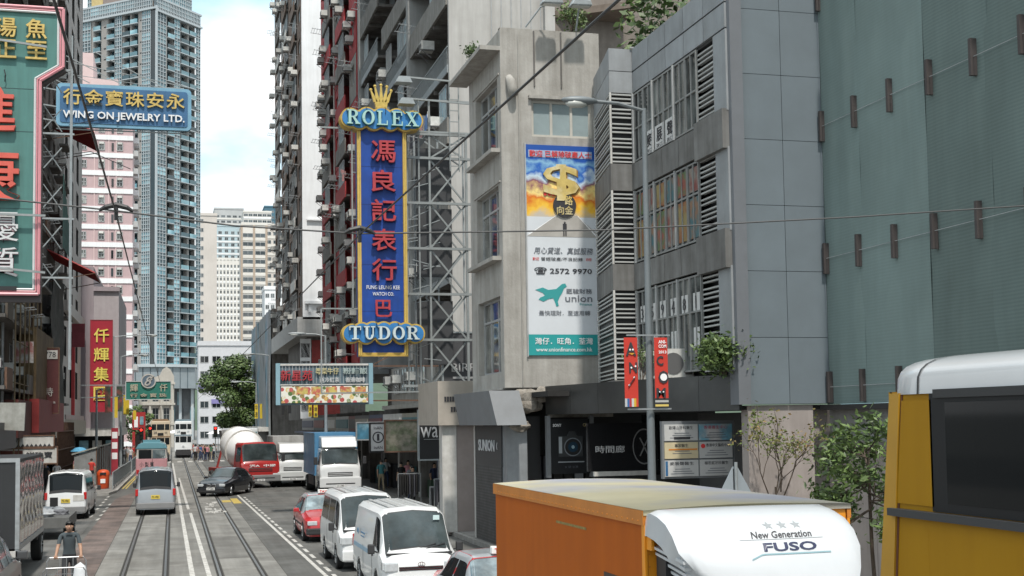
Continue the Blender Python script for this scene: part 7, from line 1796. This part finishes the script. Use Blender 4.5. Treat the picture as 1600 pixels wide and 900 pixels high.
# flat dark pickup between the truck and the white van
fb=empty('flat_cart',(-4.3,48.5,0),180,'low grey flat cart loaded with dark bundles behind the walking man','cart')
MB().box(-.85,.85,-2.0,1.6,.40,.78).build('load_bed',[mat('flatbed_grey',(.13,.13,.125),.6,var=.3,streak=.3)],fb,bevel=.02)
for k in range(9): rock('bundle',(random.uniform(-.5,.5),-1.6+k*.35,.82+random.random()*.12),(.3,.28,.13),random.choice([black,mat('bundle_grey',(.12,.12,.13),.8),mat('bundle_silver',(.3,.31,.32),.4)]),fb,k,2)
for y in (-1.5,.9):
    for sx in (-1,1): wheel(fb,sx*.72,y,.30,.2)
# ================================================================ people
skinm=mat('skin',(.42,.26,.18),.6,var=.08); hairm=mat('hair_black',(.012,.010,.009),.5,var=.1)
def skin_mesh(name, joints, edges, rad, sub=1):
    me=bpy.data.meshes.new(name); me.from_pydata([Vector(j) for j in joints],edges,[])
    o=bpy.data.objects.new(name,me); TS.collection.objects.link(o)
    md=o.modifiers.new('s','SKIN'); md.use_smooth_shade=True
    for i,v in enumerate(me.skin_vertices[0].data):
        r=rad[i]; v.radius=r if isinstance(r,tuple) else (r,r); v.use_root=(i==0)
    if sub: sd=o.modifiers.new('d','SUBSURF'); sd.levels=sub
    out=eval_mesh(o); bpy.data.objects.remove(o)
    for p in out.polygons: p.use_smooth=True
    out.name=name; return out
def figure(pose,H=1.7,sub=1):
    """facing -y. pose: dict with leg swing, arm positions"""
    k=H/1.7; ls,rs=pose.get('legs',((0,0),(0,0))); lean=pose.get('lean',0)
    J=[];Rr=[];E=[]
    def add(p,r,par=None):
        J.append((p[0]*k,p[1]*k,p[2]*k)); Rr.append(tuple(q*k for q in r) if isinstance(r,tuple) else r*k)
        if par is not None: E.append((par,len(J)-1))
        return len(J)-1
    ly=lambda z: -lean*(z-.92)
    pel=add((0,0,.92),(.145,.11)); wst=add((0,ly(1.08),1.08),(.13,.10),pel); ch=add((0,ly(1.28),1.28),(.165,.115),wst); up_=add((0,ly(1.42),1.42),(.12,.09),ch)
    nk=add((0,ly(1.49)-.01,1.49),.056,up_); hd=add((0,ly(1.56)-.03,1.56),(.082,.10),nk); add((0,ly(1.66)-.025,1.655),(.092,.115),hd)
    for sx,(fy,ky) in ((-1,ls),(1,rs)):
        h=add((sx*.09,0,.86),.092,pel); kn=add((sx*.095,ky,.49),.062,h); an=add((sx*.10,fy,.10),.042,kn); add((sx*.105,fy-.13,.045),(.045,.035),an)
    for sx,arm in ((-1,pose.get('la')),(1,pose.get('ra'))):
        s=add((sx*.185,ly(1.40),1.40),.056,up_)
        if arm is None: arm=((sx*.22,ly(1.2)+.03,1.14),(sx*.21,ly(.95)-.06,.90))
        e=add(arm[0],.042,s); w_=add(arm[1],.031,e); d=(Vector(arm[1])-Vector(arm[0])).normalized(); hp=Vector(arm[1])+d*.07; hn=add(tuple(hp),(.036,.02),w_); add(tuple(hp+d*.07),(.028,.014),hn)
    return skin_mesh('body',J,E,Rr,sub)
POSES=[figure({'legs':((.0,-.02),(.02,.0))}),figure({'legs':((-.28,-.18),(.30,.04)),'la':((-.22,.12,1.16),(-.21,.10,.92)),'ra':((.22,-.10,1.16),(.2,-.26,.98))}),
       figure({'legs':((.26,.02),(-.24,-.16)),'lean':.06,'la':((-.23,-.06,1.15),(-.2,-.24,1.02)),'ra':((.22,.08,1.16),(.22,.1,.92))}),figure({'legs':((.0,0),(-.06,-.06)),'ra':((.24,-.05,1.2),(.14,-.26,1.28))})]
def dress(me,shirt,trous,shorts=False,sleeve=.27,k=1.0,skin=None):
    m2=me.copy(); m2.materials.clear()
    bm=bmesh.new(); bm.from_mesh(m2)
    for z_ in (1.475,.97,.09,1.22,.48):
        bmesh.ops.bisect_plane(bm,geom=bm.verts[:]+bm.edges[:]+bm.faces[:],plane_co=(0,0,z_*k),plane_no=(0,0,1),dist=1e-5)
    bm.to_mesh(m2); bm.free()
    for mm in (skin or skinm,shirt,trous,black): m2.materials.append(mm)
    for p in m2.polygons:
        c=p.center/k; ax=abs(c.x); 
        if c.z>1.475: i=0
        elif c.z<.075: i=3
        elif ax>.185 and c.z<1.40-.18: i=0
        elif c.z>.97 or (ax>.17 and c.z>.97): i=1
        elif c.z<(.48 if shorts else .09): i=0
        else: i=2
        p.material_index=i
    return m2
def hair(parent,long=False,k=1.0,lean=0):
    b=MB(); n=10
    for i in range(6):
        t=math.pi*.60*i/5
        for j in range(n):
            u=2*math.pi*j/n; front=(math.sin(u)<-.3); tt=t*(.55 if front else (.95 if math.sin(u)>.3 else .8))
            b.v.append((.088*math.sin(tt)*math.cos(u)*k,(-.02-lean+.102*math.sin(tt)*math.sin(u)+.01)*k,(1.635+.105*math.cos(tt)-(.12 if long and not front and i==5 else 0))*k))
    for i in range(5):
        for j in range(n): b.f.append((i*n+j,(i+1)*n+j,(i+1)*n+(j+1)%n,i*n+(j+1)%n)); b.m.append(0)
    return b.build('hair',[hairm],parent,smooth=True)
CL={n:mat('clothes_'+n,c,.85,var=.12) for n,c in dict(white=(.55,.55,.55),red=(.50,.04,.03),blue=(.05,.12,.30),grey=(.16,.17,.18),black=(.02,.02,.022),pink=(.50,.22,.25),denim=(.05,.07,.13),khaki=(.28,.23,.15),green=(.06,.16,.09),navy=(.02,.03,.07),cream=(.5,.45,.35),teal=(.05,.2,.22)).items()}
_pd={}
def person(x,y,z,rz,p,sh,tr,label,group=None,H=1.0,long=False,shorts=False,bag=None):
    key=(p,sh,tr,shorts)
    if key not in _pd: _pd[key]=dress(POSES[p],CL[sh],CL[tr],shorts)
    o=empty('person',(x,y,z),rz,label,'person',group); o.scale=(H,H,H)
    inst('body',_pd[key],o); hair(o,long)
    if bag: MB().box(-.32,-.18,-.08,.14,.75,1.0).build('bag',[CL[bag]],o,bevel=.03)
    return o
# crowd waiting and crossing at the far end (many alike, counted)
random.seed(77)
G='people at the far crossing'
cols_=['white','red','blue','grey','black','pink','green','cream','teal']
places=['beside the white tram','near the traffic light','by the yellow banner pole','in front of the coach','behind the mixer truck','at the kerb','on the crossing','under the tree','near the shop corner','beside the arcade']
adj=['short','tall','slim','young','bag carrying','hurrying','waiting','strolling','long haired','short haired']
for k in range(30):
    if k<20: x=2.3+ (k%10)*.27+random.uniform(-.1,.1); y=143+random.uniform(-2,8)+(k//10)*2
    else: x=-9+ (k-20)*.62; y=138+random.uniform(-4,6)
    sh=cols_[k%9]; person(x,y,0.0,random.choice([0,180,60,-90]),k%4,sh,random.choice(['denim','black','khaki','navy']),'%s person in a %s top at the far crossing, %s%s'%(adj[k%10],sh,['in the front row','toward the back','on the left corner'][k//10],''),G,H=random.uniform(.92,1.04),long=k%3==0,bag='black' if k%4==1 else None)
# right pavement
rp=[(10.6,58,'black','black','dark clothed person by the rack, nearest on the right pavement'),(11.0,60.5,'grey','denim','person in a grey top walking by the dark shops'),(12.4,62,'navy','black','person in navy close to the shop fronts on the right'),(11.2,64.5,'black','denim','person in black between the shop and the blue truck'),(12.0,67,'pink','black','person in pink on the right pavement'),(10.9,69,'teal','khaki','person in teal on the right pavement'),(11.7,72.5,'white','denim','person in white far along the right pavement'),(10.8,52,'black','navy','person in dark clothes by the cloth rack')]
for k,(x,y,s1,s2,lb) in enumerate(rp): person(x,y,.13,[0,180,20,-160][k%4],(k+1)%4,s1,s2,lb,'people on the right pavement',long=k%2==0,bag='black' if k%3==0 else None)
# left pavement
lp=[(-5.0,86.0,.13,180,1,'red','black','man in a red shirt walking beside the orange litter bin'),(-6.0,88.5,.13,170,2,'white','black','person in white just left of the man in red'),(-6.3,92,.13,0,0,'pink','navy','person in pink under the blue umbrella'),(-6.6,80,.13,190,0,'white','khaki','person in a pale shirt bending behind the white van roof'),(-7.3,80.5,.13,150,3,'blue','black','person in blue behind the white van'),(-7.0,77.5,.13,10,1,'black','black','person in black between the shop and the white van'),(-3.9,128,.13,0,0,'white','denim','person in white at the left railing end'),(-4.6,131,.13,180,2,'grey','black','person in grey at the left railing end'),(-3.6,137,.0,120,1,'black','khaki','person in black near the left traffic light')]
for k,(x,y,z,rz,p,s1,s2,lb) in enumerate(lp): person(x,y,z,rz,p,s1,s2,lb,'people on the left pavement',long=(k in (2,6)))
u=empty('umbrella',(-6.2,93.0,.13),0,'light blue umbrella held open on the left pavement','umbrella')
b=MB(); 
for i in range(8):
    a0,a1=2*math.pi*i/8,2*math.pi*(i+1)/8
    b.face([(0,0,2.35),(.3*math.cos(a0),.3*math.sin(a0),2.3),(.3*math.cos(a1),.3*math.sin(a1),2.3)]); b.face([(.3*math.cos(a0),.3*math.sin(a0),2.3),(.62*math.cos(a0),.62*math.sin(a0),2.05),(.62*math.cos(a1),.62*math.sin(a1),2.05),(.3*math.cos(a1),.3*math.sin(a1),2.3)])
b.build('canopy',[mat('umbrella_blue',(.10,.35,.55),.6,var=.1)],u); MB().tube([(0,0,1.1),(0,0,2.35)],.012,5).build('handle',[steel],u)

# ---- the man pushing a trolley
mx_,my_=-2.30,31.4
hx=[(-.27,-.60,.95),(.27,-.60,.95)]
body=figure({'legs':((-.20,-.22),(.26,.02)),'lean':.14,'la':((-.25,-.18,1.12),(-.27,-.48,.985)),'ra':((.25,-.18,1.12),(.27,-.48,.985))},sub=2)
man=empty('person',(mx_,my_,0),2,'dark haired man in a dark grey shirt pushing a wire trolley along the lane','person')
dark_shirt=mat('shirt_slate',(.055,.07,.078),.85,var=.15,scale=5,bump=.3); dk_tr=mat('trousers_dark',(.025,.026,.03),.85,var=.15)
m2=dress(body,dark_shirt,dk_tr,skin=mat('tanned_skin',(.36,.21,.14),.55,var=.08)); inst('body',m2,man)
# head with features as a child, and hair
h=MB(); hy=-.14*.68-.04
h.ball((0,hy-.093,1.595),(.011,.014,.018),6); 
for sx in (-1,1): h.ball((sx*.078,hy+.01,1.60),(.012,.02,.03),6)
h.build('nose_and_ears',[mat('tanned_skin',(.36,.21,.14))],man,smooth=True)
for sx in (-1,1): MB().ball((sx*.030,hy-.082,1.63),(.012,.006,.006),6).build('eye',[black],man); MB().box(sx*.015,sx*.048,hy-.088,hy-.078,1.645,1.652).build('eyebrow',[hairm],man)
MB().box(-.024,.024,hy-.088,hy-.08,1.552,1.558).build('mouth',[mat('lips',(.25,.10,.08))],man)
hh=hair(man,False,1.0,.14*.68+.015)
MB().box(-.07,.07,-.19,-.17,1.43,1.455).build('collar',[dark_shirt],man)
tskin=mat('tanned_skin',(.36,.21,.14))
for sx in (-1,1):   # fingers closed round the handle bar
    for f in range(4):
        x=sx*.27+(-.033+f*.022); L_=[.9,1,.96,.8][f]
        pts=[(x,-.555,.975),(x,-.60,.985),(x,-.635*1.0,.965),(x,-.632,.93),(x,-.60,.918)]
        MB().tube(pts,[.0105,.0105,.010*L_,.009*L_,.008*L_],6).build('finger',[tskin],man,smooth=True)
    MB().tube([(sx*.27-sx*.045,-.54,.965),(sx*.27-sx*.055,-.58,.945),(sx*.27-sx*.035,-.605,.925)],[.013,.012,.010],6).build('thumb',[tskin],man,smooth=True)
    MB().ball((sx*.27,-.545,.97),(.045,.04,.018),8).build('palm',[tskin],man,smooth=True)
tr=empty('trolley',(mx_,my_-1.1,0),2,'grey wire cage trolley with a white bag pushed by the man','trolley')
wr=mat('trolley_tube',(.30,.31,.32),.4,metal=.5,var=.2)
b=MB(); b.tube([(-.42,.52,.30),(-.42,.52,.86),(-.36,.52,.95),(.36,.52,.95),(.42,.52,.86),(.42,.52,.30)],.016,6); b.build('rear_handle',[wr],tr)
b=MB(); b.tube([(-.44,-.5,.30),(-.44,-.5,.74),(-.38,-.5,.82),(.38,-.5,.82),(.44,-.5,.74),(.44,-.5,.30)],.016,6); b.build('front_rail',[wr],tr)
for y in (-.5,.52):
    for x in (-.14,.0,.14): MB().bar((x,y,.3),(x,y,.82 if y<0 else .94),.014).build('upright_bar',[wr],tr)
    MB().bar((-.43,y,.58),(.43,y,.58),.014).build('cross_bar',[wr],tr)
for sx in (-1,1): MB().bar((sx*.43,-.5,.6),(sx*.43,.52,.6),.016).build('side_bar',[wr],tr)
MB().box(-.45,.45,-.52,.54,.25,.30).build('deck',[wr],tr,bevel=.01)
for x in (-.36,.36):
    for y in (-.42,.42): MB().tube([(x-.03,y,.11),(x+.03,y,.11)],.11,12).build('castor',[rubber],tr); MB().box(x-.04,x+.04,y-.02,y+.02,.18,.26).build('fork',[steel],tr)
bg_=rock('white_bag',(0,0,.2),(.16,.14,.28),mat('plastic_bag_white',(.62,.64,.66),.35,var=.2),None,6); [setattr(p_,'use_smooth',True) for p_ in bg_.data.polygons]; bg_.location=(mx_+.30,my_-.95,.36); tag(bg_,'white plastic bag lying in the wire trolley','bag')

# ================================================================ street clutter
st=empty('covered_hoarding',(-4.75,86,.13),0,'long low hoarding draped in grey canvas along the left railing','hoarding')
cv=mat('grey_canvas',(.25,.26,.26),.75,var=.3,scale=1.2,bump=.4,streak=.2)
b=MB(); n=44
for i in range(n):
    for j in range(5):
        P_=lambda i,j:(.10*math.sin(i*1.7+j*.9)+.05*math.sin(i*3.1)-.05*j,i*.62,.1+j*.44-(.12*abs(math.sin(i*.7)) if j==5 else 0)); b.face([P_(i,j),P_(i+1,j),P_(i+1,j+1),P_(i,j+1)])
b.build('canvas_side',[cv],st,smooth=True)
b=MB(); 
for i in range(8): b.face([(-1.3+i*.165,-.05+.04*math.sin(i*2),.05),(-1.3+(i+1)*.165,-.05+.04*math.sin((i+1)*2),.05),(-1.3+(i+1)*.165,0,1.9+.05*(i+1)),(-1.3+i*.165,0,1.9+.05*i)])
b.build('canvas_end',[cv],st,smooth=True)
MB().prism([(-1.45,1.95),(.08,2.38),(.08,2.46),(-1.45,2.05)],-.1,27.4).build('canvas_top',[mat('canvas_top',(.33,.34,.31),.8,var=.3)],st)
for k in range(10): MB().bar((.05,k*3,0),(.05,k*3,2.4),.05).build('post',[rust],st)
def railing(x0,y0,x1,y1,label):
    o=empty('railing',(x0,y0,.13),0,label,'railing','street railings'); dx,dy=x1-x0,y1-y0; d=math.hypot(dx,dy); n=max(1,int(d/2))
    for k in range(n+1): MB().bar((dx*k/n,dy*k/n,0),(dx*k/n,dy*k/n,1.05),.06).build('post',[steel_paint],o)
    for z in (.2,1.0): MB().bar((0,0,z),(dx,dy,z),.05).build('rail',[steel_paint],o)
    b=MB(); m=int(d/.16)
    for k in range(m): b.bar((dx*k/m,dy*k/m,.2),(dx*k/m,dy*k/m,1.0),.018)
    b.build('bars',[steel_paint],o)['kind']='stuff'
railing(-3.45,80,-3.2,105,'grey pedestrian railing along the left kerb beside the yellow lines'); railing(-3.2,108,-3.2,132,'grey pedestrian railing farther along the left kerb')
railing(9.7+.8,86,9.7+.8,130,'grey pedestrian railing along the far right kerb')
def bin_(x,y,label):
    o=empty('litter_bin',(x,y,.13),0,label,'litter bin','orange litter bins'); om=mat('bin_orange',(.60,.08,.02),.5,var=.12)
    MB().tube([(0,0,0),(0,0,.08),(0,0,.8)],[.30,.34,.36],16).build('bin_body',[om],o,smooth=40); MB().tube([(0,0,.80),(0,0,1.0),(0,0,1.12),(0,0,1.16)],[.37,.36,.25,.05],16).build('bin_hood',[om],o,smooth=40)
    MB().box(-.18,.18,-.38,-.33,.84,.98).build('opening',[black],o); MB().box(-.14,.14,-.375,-.35,.35,.6).build('bin_label',[wi],o)
bin_(-4.05,81.3,'orange litter bin at the corner of the left kerb'); bin_(-3.0,124,'second orange litter bin farther up the left kerb')
def tlight(x,y,h,label,red=True):
    o=empty('traffic_light',(x,y,0),0,label,'traffic light','traffic lights'); MB().tube([(0,0,0),(0,0,h)],.06,8).build('post',[steel_paint],o)
    hb_=MB().box(-.2,.2,-.15,.1,h-.1,h+1.0).build('head',[black],o)
    for k,(c,on) in enumerate((((1,.03,.02),1),((.12,.06,.01),0),((.01,.08,.04),0))):
        MB().tube([(0,-.18,h+.8-k*.35),(0,-.15,h+.8-k*.35)],.11,12).build('lamp_lens',[mat('signal_%d'%k,c,.3,emit=2.0 if on else 0,var=0)],hb_); MB().prism([(-.14,h+.9-k*.35),(.14,h+.9-k*.35),(.14,h+.93-k*.35),(-.14,h+.93-k*.35)],-.34,-.15).build('visor',[black],hb_)
tlight(-2.7,118,2.7,'red traffic light on the left beside the pink minibus'); tlight(4.2,134,2.7,'red traffic light in the middle near the crossing'); tlight(-2.2,134,2.8,'second red traffic light at the left far corner'); 
# round green tree at the end of the street
def tree(loc,label,h,rx,rz_,nl,size,seed,trunk=3.0,lobes=26):
    rnd=random.Random(seed); o=empty('leafy_tree',loc,0,label,'tree'); b=MB(); tips=[]
    b.tube([(0,0,0),(.1,0,trunk*.6),(0,.1,trunk)],[.32,.26,.22],8)
    L_=[]
    for k in range(lobes):
        a=rnd.uniform(0,6.28); q=rnd.random()**.5; zz=rnd.uniform(-.95,1); r_=rx*q*math.sqrt(max(0,1-zz*zz))*1.0
        L_.append((r_*math.cos(a),r_*math.sin(a),h*.58+zz*rz_*.85))
    for c in L_[:14]: b.tube([(0,.1,trunk*.9),(c[0]*.5,c[1]*.5,(trunk+c[2])/2+.3),(c[0]*.9,c[1]*.9,c[2])],[.14,.08,.03],5)
    b.build('trunk',[bark],o)
    lm_=MB()
    for c in L_:
        R_=rnd.uniform(.85,1.5)*rx*.30
        for q in range(nl):
            v=Vector((rnd.gauss(0,1),rnd.gauss(0,1),rnd.gauss(0,1))).normalized()*R_*rnd.uniform(.6,1.08); v.z*=.75; p=Vector(c)+v
            d=Vector((rnd.gauss(0,1),rnd.gauss(0,1),rnd.gauss(0,.5))).normalized(); a_=d.cross((v.normalized()+Vector((0,0,.4))).normalized())
            if a_.length<.1: continue
            a_.normalize(); s=size*rnd.uniform(.6,1.3); lm_.face([p-d*s*.5,p+a_*s*.3,p+d*s*.5,p-a_*s*.3],0 if rnd.random()<.7 else 1)
    inst('crown',lm_.mesh('crown',[leafm,leafd]),o); return o
tree((8.3,180,0),'large round green street tree at the end of the street right of centre',14.0,4.1,5.0,420,.40,3,trunk=3.5,lobes=44)
tree((10.6,186,0),'lower dark tree just right of the round green one',9.5,3.0,3.2,200,.42,5,trunk=2.5,lobes=22)
tree((-4.6,175,0),'small green tree behind the cream and brown tram',7.0,2.4,2.4,160,.36,8,trunk=2.2,lobes=14)
# far street furniture and stalls
for k,(x,y,wd) in enumerate(((-5.6,150,1.8),(5.6,168,1.5))):
    o=empty('parasol',(x if k else .6,y if k else 196,0),0,['white parasol far behind the trams','white parasol by the far right corner'][k],'parasol','white parasols'); b=MB()
    for i in range(10):
        a0,a1=2*math.pi*i/10,2*math.pi*(i+1)/10; b.face([(0,0,3.3),(wd*math.cos(a0),wd*math.sin(a0),2.7),(wd*math.cos(a1),wd*math.sin(a1),2.7)])
    b.build('canopy',[white],o); MB().tube([(0,0,0),(0,0,3.3)],.04,6).build('pole',[steel],o)
o=empty('red_kiosk',(XA(206,150),150,0),0,'red framed kiosk boards on the left beyond the crimson sign','kiosk'); 
MB().box(0,1.4,0,1.0,3.4,5.4).build('upper_board',[mat('kiosk_red',(.42,.03,.03),.6,var=.3)],o); MB().box(0,.3,0,.3,0,3.2).build('leg',[mat('kiosk_red',(.42,.03,.03))],o); MB().box(1.2,1.4,0,.3,0,3.4).build('leg',[mat('kiosk_red',(.42,.03,.03))],o); MB().box(.4,1.2,.3,.5,.8,3.0).build('screen',[dark],o)
for k in range(2): MB().box(.2+k*.6,.6+k*.6,-.05,0,3.7+.3*(k%2),4.9).build('poster',[[wi,glass_b][k]],o)
o=empty('red_pillar_sign',(-4.35,104,.13),0,'slim red and white pillar sign above the covered hoarding','sign'); MB().box(-.25,.25,0,.2,0,3.6).build('pillar',[mat('pillar_red',(.40,.03,.05),.6,var=.3)],o)
for k in range(3): MB().box(-.2,.2,-.02,-.001,1.2+k*.8,1.7+k*.8).build('white_mark',[wi],o)
# clothes racks and display stands on the right pavement
for k,(x,y) in enumerate(((10.2,47.5),(10.4,49.5),(10.0,55.5))):
    o=empty('clothes_rack',(x,y,.13),0,['clothes rack hung with dark garments beside the portico','clothes rack with pale garments under the black sign','clothes rack at the edge of the right pavement'][k],'clothes rack','clothes racks')
    b=MB(); b.bar((-.5,0,0),(-.5,0,1.5),.03); b.bar((.5,0,0),(.5,0,1.5),.03); b.bar((-.5,0,1.5),(.5,0,1.5),.03); b.build('rack_frame',[steel],o)
    for q in range(9): MB().box(-.45+q*.1,-.39+q*.1,-.22,.22,.5+.1*(q%3),1.45).build('garment',[random.choice([clothm[3],clothm[5],clothm[3],clothm[2],dark])],o)
for k in range(5):
    o=empty('newspaper_stand',(10.1+.25*k,50.6-.35*k,.13),0,'slanted white display stand, %s from the kerb'%['first','second','third','fourth','fifth'][k],'display stand','slanted display stands'); b=MB(); b.prismx([(0,0),(.5,0),(.3,1.15),(.18,1.15)],-.12,.12); b.build('board',[offwhite if k%2 else mat('stand_grey',(.25,.25,.25))],o); MB().prismx([(-.01,.4),(.01,.4),(.17,1.1),(.15,1.1)],-.09,.09).build('sheet',[black],o)
o=empty('utility_box',(-7.2,52,.13),0,'grey utility cabinet behind the dark truck','cabinet'); MB().box(0,.8,0,.5,0,1.4).build('cabinet',[steel_paint],o); MB().box(.05,.38,-.02,0,.1,1.3).build('cabinet_door',[steel],o)
# parapet floodlights on the corner building
for k,x in enumerate((10.85,11.75)):
    o=empty('floodlight',(x,36.3,15.7),0,['left floodlight on a bent arm on the corner building parapet','right floodlight beside the roof shrub on the corner building parapet'][k],'floodlight','floodlights on the parapet')
    MB().tube([(-.6 if k==0 else .1,.2,0),(-.2 if k==0 else .1,-.1,.55),(.1,-.4,.62)],.025,6).build('arm',[steel_paint],o)
    b=MB(); b.prism([(-.32,.5),(.35,.52),(.30,.68),(-.2,.72)],-.7,-.35); b.build('lamp_housing',[steel_paint],o,bevel=.03); MB().box(-.24,.28,-.66,-.4,.49,.515).build('lamp_glass',[mat('lamp_glass',(.45,.46,.43))],o)

bpy.data.scenes.remove(TS)
